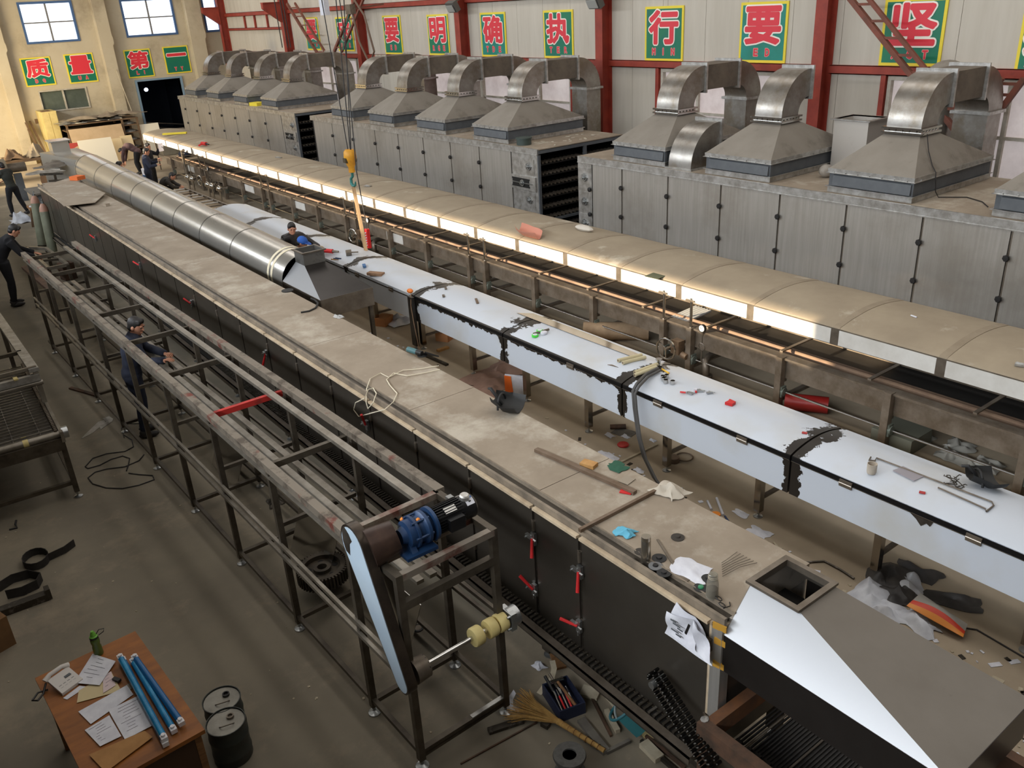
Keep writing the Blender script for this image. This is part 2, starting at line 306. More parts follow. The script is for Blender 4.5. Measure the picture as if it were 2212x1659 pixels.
brace(GX(772, -14, X5), GX(722, 112, X5), -.62, 6, m_redb, 'rusty laced brace slanting across the poster right of the hoist ropes')
brace(GX(1833, -8, X5), GX(2072, 292, X5), -.36, 8, m_redb, 'long red laced brace crossing the near big poster')
brace(GX(2212, 170, X5), GX(2160, 240, X5), .34, 3, m_redb, 'short red brace rising right of the nearest tall exhaust duct')
# flood lamps on the columns
for px, py, lbl in ((978, 14, 'small grey floodlight on the column between two posters, left one'), (1285, 3, 'small grey floodlight on the column at the top edge, right one')):
    P = GX(px, py, 15.4); t = thing('floodlight', P, lbl, 'floodlight', 'floodlights on the columns')
    MB().box(P, (.16, .42, .3), 0, Matrix.Rotation(-.5, 3, 'Y')).build('housing', M('lamp_grey', (92, 90, 86), .6), t); MB().beam(P+V((0, .0, .12)), (XW-.34, P.y-.05, P.z+.2), .05).build('arm', m_steel, t)
    MB().box(P+V((-.1, 0, -.06)), (.02, .34, .2), 0, Matrix.Rotation(-.5, 3, 'Y')).build('lens', M('lamp_lens', (170, 170, 165), .3), t)
# ---------------------------------------------------------------- wall posters
def text_mesh(s):
    c = bpy.data.curves.new('t', 'FONT'); c.body = s; c.resolution_u = 2
    o = bpy.data.objects.new('t', c); COL.objects.link(o); e = o.evaluated_get(bpy.context.evaluated_depsgraph_get()); me = e.to_mesh()
    vs = [v.co.copy() for v in me.vertices]; fs = [tuple(p.vertices) for p in me.polygons]; e.to_mesh_clear(); bpy.data.objects.remove(o); bpy.data.curves.remove(c); return vs, fs
def put_text(s, rad, box, Mx, depth, nrm): # glyph thickened by laying copies round a small circle
    vs, fs = text_mesh(s); x0, x1 = min(p.x for p in vs), max(p.x for p in vs); y0, y1 = min(p.y for p in vs), max(p.y for p in vs)
    bx0, bx1, by0, by1 = box; sx = (bx1-bx0)/(x1-x0); sy = (by1-by0)/max(y1-y0, .05); mb = MB(); n = 22
    for k in range(n): dx, dy = rad*math.cos(2*math.pi*k/n), rad*math.sin(2*math.pi*k/n); mb._add([Mx @ V((bx0+(p.x-x0)*sx+dx, by0+(p.y-y0)*sy+dy, depth+.00013*k)) for p in vs], fs)
    return mb
def poster(ch, letters, C, w, h, Mx3, label, green, group, flat=False):
    C = V(C); Mx = Matrix.Translation(C) @ Mx3.to_4x4(); t = thing('wall_poster', C, label, 'poster', group); nr = Mx3 @ V((0, 0, 1))
    def slab(a, b, d0, d1): m = MB(); m._add([Mx @ V(p) for p in ((-a, -b, d0), (a, -b, d0), (a, b, d0), (-a, b, d0), (-a, -b, d1), (a, -b, d1), (a, b, d1), (-a, b, d1))], [(0, 3, 2, 1), (4, 5, 6, 7), (0, 1, 5, 4), (1, 2, 6, 5), (2, 3, 7, 6), (3, 0, 4, 7)]); return m
    slab(w/2, h/2, 0, .025).build('border', m_yel, t); slab(w/2-.055, h/2-.055, .0255, .029).build('panel', green, t)
    a = w*.36; z0, z1 = -h*.17, h*.41
    if flat: z0, z1 = h*.16, h*.215
    put_text(ch, .062, (-a, a, z0, z1), Mx, .034, nr).build('outline', m_swhite, t, smooth=0); put_text(ch, .032, (-a, a, z0, z1), Mx, .038, nr).build('character', m_sred, t, smooth=0)
    n = len(letters); s = .12*h
    for i, c in enumerate(letters):
        if c == ' ': continue
        cx = (i-(n-1)/2)*w*.25; cw = s*(.06 if c == 'I' else .34); bb = (cx-cw, cx+cw, -h*.385, -h*.385+s)
        put_text(c, .018, bb, Mx, .031, nr).build('letter_edge', m_spink, t, smooth=0); put_text(c, .008, bb, Mx, .033, nr).build('letter', m_sred, t, smooth=0)
MB_ = Matrix(((0, 0, -1), (-1, 0, 0), (0, 1, 0))); ML_ = Matrix(((1, 0, 0), (0, 0, -1), (0, 1, 0)))
def bposter(ch, let, c4, label, g): # corner pixels TL TR BR BL on the back wall
    q = [GX(*p, XW-.002) for p in c4]; y1 = (q[0].y+q[3].y)/2; y0 = (q[1].y+q[2].y)/2; z1 = (q[0].z+q[1].z)/2; z0 = (q[2].z+q[3].z)/2
    poster(ch, let, (XW-.004, (y0+y1)/2, (z0+z1)/2), y1-y0, z1-z0, MB_, label, g, 'green slogan posters on the back wall')
bposter('坚', 'ACT', ((1915, -4), (2052, -6), (2031, 142), (1899, 143)), 'large green poster reading 坚 over ACT, crossed by the long red brace', m_green)
bposter('要', 'ED', ((1604, 6), (1706, 1), (1697, 137), (1596, 134)), 'teal poster reading 要 over ED, just left of the column before the biggest poster', m_teal)
bposter('行', 'MIN', ((1396, 14), (1480, 12), (1475, 133), (1394, 130)), 'green poster reading 行 over MIN', m_green)
bposter('执', 'TER', ((1174, 23), (1239, 20), (1240, 125), (1178, 126)), 'green poster reading 执 over TER', m_green)
bposter('确', 'TDE', ((1039, 28), (1092, 25), (1096, 121), (1042, 124)), 'green poster reading 确 over TDE', m_teal)
bposter('明', 'RGE', ((922, 32), (967, 30), (974, 118), (930, 120)), 'green poster reading 明 over RGE', m_green)
bposter('要', 'ED', ((827, 34), (864, 32), (873, 117), (834, 117)), 'green poster reading 要 over ED, left of the 明 poster', m_green)
bposter('求', 'USE', ((725, 37), (760, 36), (767, 110), (733, 111)), 'green poster reading 求 half behind the brace by the hoist ropes', m_green)
bposter('要', ' DA', ((657, 38), (686, 37), (694, 108), (666, 108)), 'green poster reading 要, farthest left on the back wall', m_teal)
bposter('持', 'ADH', ((2206, 20), (2330, 18), (2310, 160), (2199, 160)), 'poster cut off by the right edge of the picture', m_green)
def lposter(ch, let, c4, label, flat=False):
    q = [GY(*p, YW-.002) for p in c4]; x0 = (q[0].x+q[3].x)/2; x1 = (q[1].x+q[2].x)/2; z1 = (q[0].z+q[1].z)/2; z0 = (q[2].z+q[3].z)/2
    poster(ch, let, ((x0+x1)/2, YW-.004, (z0+z1)/2), x1-x0, z1-z0, ML_, label, m_green, 'green slogan posters on the end wall', flat)
lposter('质', 'DQ', ((42, 127), (107, 121), (121, 181), (57, 190)), 'green poster reading 质 on the end wall, leftmost')
lposter('量', 'UA', ((137, 118), (198, 113), (213, 175), (151, 182)), 'green poster reading 量 on the end wall, above the office window')
lposter('第', 'LI', ((265, 109), (323, 104), (334, 164), (279, 170)), 'green poster reading 第 on the end wall, above the dark doorway')
lposter('一', 'YY', ((350, 102), (403, 97), (415, 155), (361, 161)), 'green poster with a single red stroke 一, right of the doorway top', True)
# ---------------------------------------------------------------- drying ovens along the back wall
X0, X1, ZT = 12.0, 14.55, 2.5
def flange_bearing(mb, x, y, z, r=.09):
    mb.cyl((x, y, z), (x-.03, y, z), r, n=8); mb.cyl((x-.03, y, z), (x-.06, y, z), r*.55, n=12); mb.cyl((x-.06, y, z), (x-.09, y, z), r*.28, n=8)
    for k in range(4):
        a = math.pi/4+k*math.pi/2; mb.cyl((x-.03, y+.75*r*math.cos(a), z+.75*r*math.sin(a)), (x-.045, y+.75*r*math.cos(a), z+.75*r*math.sin(a)), .012, n=6)
def oven(y0, y1, seams, label, end_open=True, end_far=False, knobs=None):
    t = thing('drying_oven', (X0, y0, 0), label, 'drying oven', 'drying ovens along the back wall')
    s = MB(); s.bx(X1-.04, X1, y0, y1, .1, ZT-.03); s.bx(X0+.03, X0+.07, y0, y1, .1, ZT-.05); s.bx(X0+.07, X1-.04, y0+1.6, y0+1.64, .1, ZT-.05); s.bx(X0+.07, X1-.04, y1-.05, y1, .1, ZT-.05); s.bx(X0+.03, X1, y0, y1, .02, .12)
    s.build('casing', m_black, t)
    MB().bx(X0, X1+.02, y0-.03, y1, ZT-.03, ZT).build('top_sheet', m_dust, t)
    r = MB(); r.bx(X0-.035, X0+.0, y0-.02, y1, ZT-.13, ZT+.002); r.bx(X0-.05, X0-.035, y0-.02, y1, ZT-.13, ZT-.115); r.build('top_rim', m_alum, t)
    for a, b in zip(seams[:-1], seams[1:]):
        MB().bx(X0-.03, X0+.03, a+.018, b-.018, 1.07, ZT-.135).build('door', m_stain, t); MB().bx(X0-.022, X0+.03, a+.012, b-.012, .26, 1.05).build('plinth_panel', m_stain, t)
    for a in seams[(0 if y0 < 10 else 1):-1]:
        MB().bx(X0-.012, X0+.03, a-.012, a+.012, .26, ZT-.14).build('seam_post', m_steel, t)
        for z in (2.0, 1.42):
            k = MB().lathe([(0, 0), (.022, 0), (.022, .02), (.045, .025), (.05, .045), (.04, .06), (0, .062)], (X0-.03, a, z), (-1, 0, 0), 7); k.build('knob', m_knob, t)
    MB().bx(X0+.0, X0+.03, y0, y1, .02, .26).build('skirt', m_seam, t)
    if end_open:
        e = seams[0]; MB().bx(X0-.025, X0+.03, y0, e-.016, .3, ZT-.135).build('end_panel', m_alum, t)
        for z in (.85, 1.35, 2.1): MB().bx(X0-.035, X0-.025, y0+.12, y0+.55, z-.17, z+.17).build('bearing_plate', m_alum, t)
        for z in ((.85, 1.35, 2.1) if y0 > 14 else (1.12, 1.58, 2.08)):
            q = MB(); flange_bearing(q, X0-.035, y0+.3, z); q.build('bearing', m_zinc, t)
        f = MB(); f.bx(X0-.02, X0+.05, y0-.03, y0+.02, .1, ZT-.13); f.bx(13.35, 13.43, y0-.02, y0+.03, .1, ZT-.03); f.bx(X1-.06, X1, y0-.02, y0+.03, .1, ZT-.03); f.bx(X0, X1, y0-.03, y0+.03, ZT-.1, ZT-.02); f.bx(X0, X1, y0-.03, y0+.03, .3, .42); f.bx(X0, X1, y0-.03, y0+.03, .85, .9)
        f.build('end_frame', m_band, t)
        for i in range(7):
            z = .62+i*.25; d = MB(); d.bx(X0+.08, X1-.06, y0+.06, y0+1.5, z, z+.03); d.mi = 1
            for k in range(20):
                x = X0+.16+k*.116
                if abs(x-13.39) > .07: d.cyl((x, y0+.03, z+.06), (x, y0+.26, z+.06), .026, n=6)
            d.build('conveyor_tier', [m_black, m_steel], t)
    if end_open and y0 > 14:
        p = MB(); z, ya, yb = 1.72, y0+.06, y0+.95; p.bx(X0-.06, X0-.03, ya, yb, z-.16, z+.16); p.build('tension_plate', m_alum, t)
        p = MB(); p.bx(X0-.075, X0-.06, ya+.2, yb-.05, z-.1, z-.07); p.bx(X0-.075, X0-.06, ya+.2, yb-.05, z+.07, z+.1); p.bx(X0-.068, X0-.058, ya+.22, yb-.06, z-.07, z+.07); p.build('tension_slot', m_black, t)
        q = MB(); flange_bearing(q, X0-.06, ya+.45, z, .08); q.cyl((X0-.08, ya+.1, z), (X0-.08, yb-.08, z), .012, n=6); q.build('tension_bearing', m_zinc, t)
    return t
o3s = [13.2, 12.32, 11.09, 9.83, 8.59, 7.36, 6.13, 4.9, 3.67, 2.44][::-1]
oven(2.44, 13.64, o3s, 'long satin steel drying oven nearest the camera at the right, three full hoods on top', False)
oo = bpy.data.objects
t3 = [o for o in oo if o.name.startswith('drying_oven')][-1]
MB().bx(X0-.025, X0+.03, 13.22, 13.64, .3, ZT-.135).build('end_panel', m_alum, t3)
for z in (1.12, 1.58, 2.08):
    b = MB(); b.bx(X0-.03, X0-.024, 13.26, 13.6, z-.2, z+.2); b.build('bearing_plate', m_alum, t3)
    q = MB(); flange_bearing(q, X0-.03, 13.43, z); q.build('bearing', m_zinc, t3)
for z in (1.85, 1.33): MB().lathe([(0, 0), (.045, .01), (.05, .04), (0, .05)], (X0-.03, 13.26, z), (-1, 0, 0), 7).build('knob', m_knob, t3)
oven(15.0, 26.6, [15.95, 17.22, 18.48, 19.77, 21.07, 22.37, 23.72, 25.07, 26.4], 'middle satin steel drying oven with its open end showing roller tiers, four hoods on top')
o1s = [28.95] + [round(GX(p, 280, 11.97).y, 2) for p in (577, 544, 514, 486, 461, 435, 411)] + [39.9]
oven(27.8, 40.0, o1s, 'farthest satin steel drying oven by the dark doorway, four hoods on top')
# ---------------------------------------------------------------- hoods with exhaust ducts
def duct_arc(mb, c, a0, a1, ri, ro, y0, y1, n=12):
    rings = []
    for i in range(n+1):
        a = a0+(a1-a0)*i/n; u = V((math.cos(a), 0, math.sin(a))); C = V(c)
        rings.append([C+u*ri+V((0, y0, 0)), C+u*ro+V((0, y0, 0)), C+u*ro+V((0, y1, 0)), C+u*ri+V((0, y1, 0))])
    return mb.loft(rings, False)
def rectring(mb, x0, x1, y0, y1, z0, z1, w): # flat flange frame in a horizontal plane
    mb.bx(x0-w, x0, y0-w, y1+w, z0, z1); mb.bx(x1, x1+w, y0-w, y1+w, z0, z1); mb.bx(x0, x1, y0-w, y0, z0, z1); mb.bx(x0, x1, y1, y1+w, z0, z1)
def vring(mb, x0, x1, y0, y1, z0, z1, w):
    mb.bx(x0, x1, y0-w, y0, z0-w, z1+w); mb.bx(x0, x1, y1, y1+w, z0-w, z1+w); mb.bx(x0, x1, y0, y1, z0-w, z0); mb.bx(x0, x1, y0, y1, z1, z1+w)
def bolts_z(mb, x0, x1, y0, y1, z, w, k=6):
    for i in range(k):
        f = (i+.5)/k
        for p in ((x0-w/2, y0+(y1-y0)*f), (x1+w/2, y0+(y1-y0)*f), (x0+(x1-x0)*f, y0-w/2), (x0+(x1-x0)*f, y1+w/2)): mb.cyl((p[0], p[1], z-.012), (p[0], p[1], z+.018), .011, n=5)
def make_hood(yc, label, duct=True):
    hw = .7; t = thing('extraction_hood', (13.2, yc, ZT), label, 'extraction hood', 'extraction hoods on the ovens')
    a, b, y0, y1 = 12.08, 14.4, yc-hw, yc+hw
    f = MB(); f.bx(a, b, y0, y1, ZT+.003, ZT+.09); rectring(f, a, b, y0, y1, ZT+.09, ZT+.10, .03); f.build('base_flange', m_alum, t)
    g = MB(); g.bx(a+.01, b-.01, y0+.01, y1-.01, ZT+.10, ZT+.30); g.prism([(a-.05, 0, ZT+.12), (a+.01, 0, ZT+.11), (a+.01, 0, ZT+.29), (a-.03, 0, ZT+.27)], (0, y0+.02, 0), (0, y1-.1, 0)); g.build('flexible_collar', m_band, t)
    g = MB(); g.bx(a-.01, a+.05, y0-.008, y0+.04, ZT+.10, ZT+.30); g.build('collar_corner', m_band, t)
    f = MB(); rectring(f, a, b, y0, y1, ZT+.30, ZT+.31, .035); f.bx(a-.012, b+.012, y0-.012, y1+.012, ZT+.31, ZT+.37)
    bolts_z(f, a, b, y0, y1, ZT+.31, .035, 7); f.build('upper_flange', m_alum, t)
    nx0, nx1, n0, n1 = 12.86, 13.32, yc-.28, yc+.28
    p = MB(); p.loft([[(a, y0, ZT+.37), (b, y0, ZT+.37), (b, y1, ZT+.37), (a, y1, ZT+.37)], [(nx0, n0, ZT+.84), (nx1, n0, ZT+.84), (nx1, n1, ZT+.84), (nx0, n1, ZT+.84)]]); p.build('pyramid_hood', m_hood, t)
    f = MB(); rectring(f, nx0, nx1, n0, n1, ZT+.84, ZT+.87, .055); rectring(f, nx0, nx1, n0, n1, ZT+.91, ZT+.94, .055); f.bx(nx0-.02, nx1+.02, n0-.02, n1+.02, ZT+.84, ZT+.94); bolts_z(f, nx0, nx1, n0, n1, ZT+.89, .055, 5); f.build('neck_flange', m_chrome, t)
    e = MB(); duct_arc(e, (13.6, 0, 3.44), math.pi, math.pi/2, .28, .74, n0, n1); e.build('elbow', m_duct, t)
    f = MB(); vring(f, 13.60, 13.64, n0, n1, 3.72, 4.18, .05); f.build('duct_flange', m_alum, t)
    if duct:
        MB().bx(13.64, 14.6, n0, n1, 3.72, 4.18).build('duct_run', m_hood2, t)
        f = MB(); vring(f, 14.6, 14.64, n0, n1, 3.72, 4.18, .05); f.build('duct_flange', m_alum, t)
        e = MB(); duct_arc(e, (14.64, 0, 3.45), math.pi/2, 0, .27, .73, n0, n1); e.build('down_elbow', m_duct, t)
        f = MB(); rectring(f, 14.91, 15.37, n0, n1, 3.40, 3.45, .05); f.build('drop_flange', m_alum, t)
        MB().bx(14.91, 15.37, n0, n1, .0, 3.40).build('drop_duct', m_duct, t)
    return t
m_hood2 = M('dusty_duct_sheet', (128, 118, 106), .7, .4, (106, 98, 88), 2, .04, c3=(96, 88, 80), scale3=1.5, lo3=.5, hi3=.7)
H0 = make_hood(7.1, 'nearest full hood with duct, on the near oven in front of the biggest poster')
dup(H0, (13.2, 11.98, ZT), 'hood farthest left on the near oven, its duct arching over beneath the 行 poster')
HS = make_hood(9.6, 'middle hood of the near oven, its elbow cut short and open with no duct run', False)
dup(HS, (13.2, 4.55, ZT), 'hood of the near oven cut off by the right edge of the picture')
for i, (y, l) in enumerate(zip((16.87, 19.5, 22.1, 24.5), ('nearest', 'second nearest', 'third nearest', 'farthest'))): dup(H0, (13.2, y, ZT), l+' of the four hoods on the middle oven')
for i, (y, l) in enumerate(zip((30.05, 32.75, 35.7, 38.4), ('nearest', 'second nearest', 'third nearest', 'farthest'))): dup(H0, (13.2, y, ZT), l+' of the four hoods on the far oven')
e = MB(); duct_arc(e, (12.85, 0, 2.53), math.pi, math.pi/2, .28, .76, 10.65, 11.2); t = thing('duct_elbow', (12.4, 10.9, ZT), 'loose curved duct elbow standing open on the near oven front, between two hoods', 'duct elbow')
e.build('bend', m_duct, t); f = MB(); vring(f, 12.85, 12.89, 10.65, 11.2, 2.81, 3.29, .05); f.build('outlet_flange', m_alum, t); f = MB(); rectring(f, 12.09, 12.57, 10.65, 11.2, ZT, ZT+.03, .05); f.build('base_flange', m_alum, t)
t = thing('duct_stub', (14.0, 8.5, ZT), 'upright open rectangular duct stub with a flared rim on the near oven', 'duct')
s = MB(); 
for b in ((13.72, 13.735, 8.2, 8.85), (14.265, 14.28, 8.2, 8.85), (13.735, 14.265, 8.2, 8.215), (13.735, 14.265, 8.835, 8.85)): s.bx(*b, ZT, 3.36)
s.build('shaft', M('pale_dusty_duct', (196, 190, 182), .5, .4, (170, 162, 152), 1.6, lo=.55, hi=.62), t); f = MB(); rectring(f, 13.735, 14.265, 8.215, 8.835, 3.34, 3.36, .07); f.build('flared_rim', m_alum, t)
# small things lying on the ovens
q = GZ(1132, 312, 2.503); single('enamel_canister', MB().lathe([(0, 0), (.17, 0), (.17, .13), (.19, .13), (.19, .16), (.1, .17), (0, .17)], q, n=18), M('dark_green_enamel', (62, 74, 70), .5), 'short dark green drum-shaped canister on the open end of the middle oven', 'canister')
q = GZ(556, 228, 2.5); single('folded_bag', MB().box(q+V((0, 0, .06)), (.35, .5, .12), .2), m_yel, 'yellow packet on the far oven edge in front of the nearest far hood', 'packet')
q = GZ(1776, 385, 2.5); single('plastic_bundle', MB().ell(q+V((.1, 0, .11)), (.14, .12, .11), 9, 6), M('grey_plastic', (168, 160, 150), .4, alpha=.8), 'small crumpled clear plastic bundle beside the nearest hood of the near oven', 'plastic bag')
c = [GZ(px, py, z) for px, py, z in ((2012, 300, 3.2), (2035, 335, 2.9), (2056, 362, 2.86))]; P0 = V((12.9, 6.74, 3.36))
cab = [P0, V((12.75, 6.6, 3.14)), V((12.65, 6.46, 2.96)), V((12.6, 6.37, 2.88)), V((12.6, 6.33, 2.6)), V((12.65, 6.3, 2.515)), V((12.9, 6.0, 2.512)), V((12.75, 5.7, 2.512)), V((12.5, 5.5, 2.512))]
single('loose_cable', MB().tube(cab, .008, 5), m_cable, 'thin dark cable draped over the nearest full hood onto the oven top', 'cable')
q = GX(2048, 150, 15.62); t = thing('vent_cowl', (q.x, q.y, 0), 'dusty domed vent pipe rising behind the nearest exhaust duct', 'vent pipe'); MB().cyl((q.x, q.y, 0), (q.x, q.y, q.z-.1), .22, n=20).build('pipe', m_duct, t); MB().ell((q.x, q.y, q.z-.12), (.30, .36, .28), 16, 10).build('dome', m_hood, t)
c = MB(); rnd = random.Random(3)
for i in range(22):
    q = V((12.5+rnd.random()*1.6, 15.12+rnd.random()*.75, ZT+.004)); c.box(q+V((0, 0, .004)), (.03+rnd.random()*.09, .02+rnd.random()*.05, .008), rnd.random()*3)
o = c.build('sheet_offcuts', M('light_scrap', (200, 192, 176), .7), None, (13.2, 15.4, ZT)); o['kind'] = 'stuff'; o['label'] = 'pale scraps scattered on the middle oven top'; o['category'] = 'scraps'
# ---------------------------------------------------------------- shared foot
def foot(parent, x, y, name='foot', h=.07):
    m = MB(); m.lathe([(0, 0), (.055, 0), (.055, .012), (.02, .022), (.012, .03), (.012, h)], (x, y, 0), n=12); return m.build(name, m_zinc, parent)
# ---------------------------------------------------------------- white film covered conveyor
def film_mat(name, L, wide):
    m = bpy.data.materials.new(name); m.use_nodes = True; nt = m.node_tree; b = nt.nodes['Principled BSDF']; N = nt.nodes.new; K = nt.links.new
    tc = N('ShaderNodeTexCoord'); sx = N('ShaderNodeSeparateXYZ'); K(tc.outputs['Object'], sx.inputs[0])
    def mth(op, a, bb=None, c=None):
        n = N('ShaderNodeMath'); n.operation = op
        for i, q in enumerate((a, bb, c)):
            if q is None: continue
            if isinstance(q, (int, float)): n.inputs[i].default_value = q
            else: K(q, n.inputs[i])
        return n.outputs[0]
    nz = N('ShaderNodeTexNoise'); nz.inputs['Scale'].default_value = 3.1; nz.inputs['Detail'].default_value = 7; nz.inputs['Roughness'].default_value = .68; K(tc.outputs['Object'], nz.inputs['Vector'])
    n2 = N('ShaderNodeTexNoise'); n2.inputs['Scale'].default_value = 9; n2.inputs['Detail'].default_value = 5; K(tc.outputs['Object'], n2.inputs['Vector'])
    fr = mth('MULTIPLY', mth('FLOORED_MODULO', sx.outputs[1], L), 1.0); d = mth('MINIMUM', fr, mth('SUBTRACT', L, fr))
    w = mth('MULTIPLY', mth('SUBTRACT', nz.outputs[0], .36), wide)
    k1 = mth('LESS_THAN', d, w)
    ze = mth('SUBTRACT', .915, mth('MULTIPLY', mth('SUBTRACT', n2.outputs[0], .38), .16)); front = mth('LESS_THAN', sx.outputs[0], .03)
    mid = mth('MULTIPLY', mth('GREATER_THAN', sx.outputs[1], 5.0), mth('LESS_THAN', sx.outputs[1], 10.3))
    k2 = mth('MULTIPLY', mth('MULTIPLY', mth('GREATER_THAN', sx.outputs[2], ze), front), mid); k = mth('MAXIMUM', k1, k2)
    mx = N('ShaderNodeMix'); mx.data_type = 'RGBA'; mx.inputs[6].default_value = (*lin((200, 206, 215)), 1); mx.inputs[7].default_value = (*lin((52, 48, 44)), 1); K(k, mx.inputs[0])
    d3 = N('ShaderNodeTexNoise'); d3.inputs['Scale'].default_value = 1.1; d3.inputs['Detail'].default_value = 9; K(tc.outputs['Object'], d3.inputs['Vector'])
    r3 = N('ShaderNodeMapRange'); r3.inputs[1].default_value = .5; r3.inputs[2].default_value = .8; K(d3.outputs[0], r3.inputs[0])
    m3 = N('ShaderNodeMix'); m3.data_type = 'RGBA'; m3.inputs[7].default_value = (*lin((190, 188, 182)), 1); K(mx.outputs[2], m3.inputs[6]); K(mth('MULTIPLY', r3.outputs[0], mth('SUBTRACT', 1, k)), m3.inputs[0]); K(m3.outputs[2], b.inputs['Base Color'])
    K(mth('MULTIPLY', k, .5), b.inputs['Metallic']); b.inputs['Roughness'].default_value = .36; return m
m_mirleg = M('mirror_leg', (150, 144, 136), .15, 1.0)
WX0, WX1 = 6.95, 7.87
t = thing('film_covered_conveyor', (WX0, 2.05, 0), 'long white film covered conveyor with arched lid and black peeling seams', 'conveyor')
m_body = film_mat('white_film_body', 2.55, .62); m_lid = film_mat('white_film_lid', 2.55, .85)
def lidz(u): return .985+.075*math.sin(math.pi*min(1, max(0, u*1.04)))**.8
ends = [-.5, 2.05, 4.6, 7.15, 9.7, 12.25, 14.8, 17.35, 19.9, 22.3]
for i, (a, b) in enumerate(zip(ends[:-1], ends[1:])):
    g = .012
    MB().bx(WX0, WX1, a+g, b-g, .52, .915).build('body_section', m_body, t)
    prof = [(WX0+.002+u*(WX1-WX0-.004), lidz(u)) for u in [k/14 for k in range(15)]]
    MB().prism([(WX0+.002, 0, .935)]+[(x, 0, z) for x, z in prof]+[(WX1-.002, 0, .935)], (0, a+g, 0), (0, b-g, 0)).build('lid_section', m_lid, t, smooth=30)
    if a < 12: s = MB(); s.bx(WX0-.006, WX0+.01, a+g, b-g, .932, .978); s.bx(WX0-.012, WX0, a+g, b-g, .921, .93); s.mi = 1; s.bx(WX0-.014, WX0-.004, a+g, b-g, .926, .929); s.build('lid_edge', [M('black_edge', (28, 28, 30), .35, .5), m_chrome], t)
    else: MB().bx(WX0-.006, WX0+.01, a+g, b-g, .918, .93).build('lid_edge', m_seam, t)
ly = [-.2, .7, 2.09, 3.55, 5.0, 6.41, 7.87, 9.25, 10.65, 12.2, 13.89, 15.4, 16.9, 18.4, 19.9, 21.4]
for y in ly:
    for x in (WX0+.06, WX1-.06):
        l = MB().bx(x-.04, x+.04, y-.04, y+.04, .08, .53).build('leg', m_mirleg, t); q = foot(t, x, y); q.parent = l
    MB().beam((WX0+.1, y, .24), (WX1-.1, y, .24), .05, .03).build('cross_tie', m_steel, t)
for px, py in ((1421, 873), (1603, 951), (1827, 1045), (2105, 1158), (1232, 791), (772, 599), (845, 630)):
    P = GX(px, py, WX0-.01); h = MB(); h.bx(WX0-.022, WX0-.006, P.y-.07, P.y+.07, .89, .965); h.mi = 1; h.cyl((WX0-.024, P.y-.07, .927), (WX0-.024, P.y+.07, .927), .008, n=6); h.build('hinge', [m_steel, m_chrome], t)
q = [GZ(px, py, 1.05) for px, py in ((1116, 677), (1152, 672), (1292, 722), (1382, 762), (1362, 770), (1262, 733))]
MB().sheet([(p.x, p.y, lidz((p.x-WX0)/.92)+.004) for p in q], .004).build('bare_strip', M('bare_mirror_patch', (50, 42, 37), .18, .35), t)
q = [GX(px, py, WX0-.004) for px, py in ((1966, 1107), (2017, 1128), (2009, 1138), (2001, 1131), (1989, 1136), (1979, 1121))]
MB().prism(q, (0, 0, 0), (-.002, 0, 0)).build('torn_film_patch', m_peel, t)
MB().bx(WX0-.075, WX0-.015, 12.22, 12.36, .07, .97).build('wrapped_post', M('black_wrap', (40, 38, 36), .35, .3, (66, 60, 54), 7), t); foot(t, WX0-.045, 12.29)
# skeleton end of the same conveyor beyond the last covered section
s = MB(); 
for x in (WX0+.03, WX1-.03): MB().bx(x-.025, x+.025, 22.4, 27.4, .72, .78).build('open_rail', m_steel, t)
for k in range(12): y = 22.7+k*.42; MB().cyl((WX0+.05, y, .75), (WX1-.05, y, .75), .022, n=8).build('roller', m_alum if k % 3 else m_steel, t)
for y in (24.0, 26.9):
    for x in (WX0+.03, WX1-.03): MB().bx(x-.025, x+.025, y-.025, y+.025, 0, .72).build('leg', m_steel, t)
# ---------------------------------------------------------------- far canopy conveyor
t = thing('canopy_conveyor', (9.45, 2, 0), 'long conveyor frame under a raised dusty canopy, in front of the drying ovens', 'conveyor')
FX, RX = 9.45, 11.0
m_post = M('brown_steel_tube', (150, 138, 124), .42, .5, (118, 104, 88), 4, .03)
m_bed = M('dusty_bed', (146, 120, 98), .9, 0, (122, 98, 80), 3, .06); m_canopy = M('dusty_canopy', (164, 150, 128), .93, 0, (148, 134, 114), 1.5, .08, None, .3, .7, 8, c3=(188, 178, 160), scale3=.8, lo3=.58, hi3=.68)
m_seamdust = M('dusty_seam_cover', (140, 126, 106), .9, 0, (154, 140, 120), 4)
m_flange = M('canopy_white_film', (226, 224, 218), .45, 0, (206, 202, 194), 2)
pairs = [2.72, 8.22, 13.65, 19.15, 24.6, 30.1]; posts = []
for p in pairs: posts += [(p, 1), (p+.56, 1), (p+2.22, 0), (p+3.84, 0)]
posts = [q for q in posts if q[0] < 35]
for y, lift in posts:
    MB().bx(FX-.05, FX+.05, y-.05, y+.05, .0, .8).build('post', m_post, t); MB().bx(RX-.05, RX+.05, y-.05, y+.05, 0, .8).build('post', m_post, t)
    MB().beam((FX+.05, y, .14), (RX-.05, y, .14), .07, .05).build('cross_tie', m_post, t)
    MB().bx(FX+.05, FX+.13, y-.03, y+.03, .40, .44).build('bracket', m_post, t)
    b = MB(); b.cyl((FX+.02, y-.09, .28), (FX+.02, y-.05, .28), .06, n=10); b.box((FX+.02, y-.06, .28), (.1, .03, .16)); b.build('shaft_bearing', M('green_grey_casting', (104, 110, 100), .5), t)
    if lift:
        MB().cyl((FX, y, .8), (FX, y, 1.27), .022, n=10).build('lift_rod', m_chrome, t)
        b = MB(); b.bx(FX-.04, FX+.08, y-.07, y+.09, 1.225, 1.245); b.cyl((FX+.05, y+.06, 1.20), (FX+.05, y+.06, 1.25), .02, n=6); b.build('lift_bracket', m_steel, t)
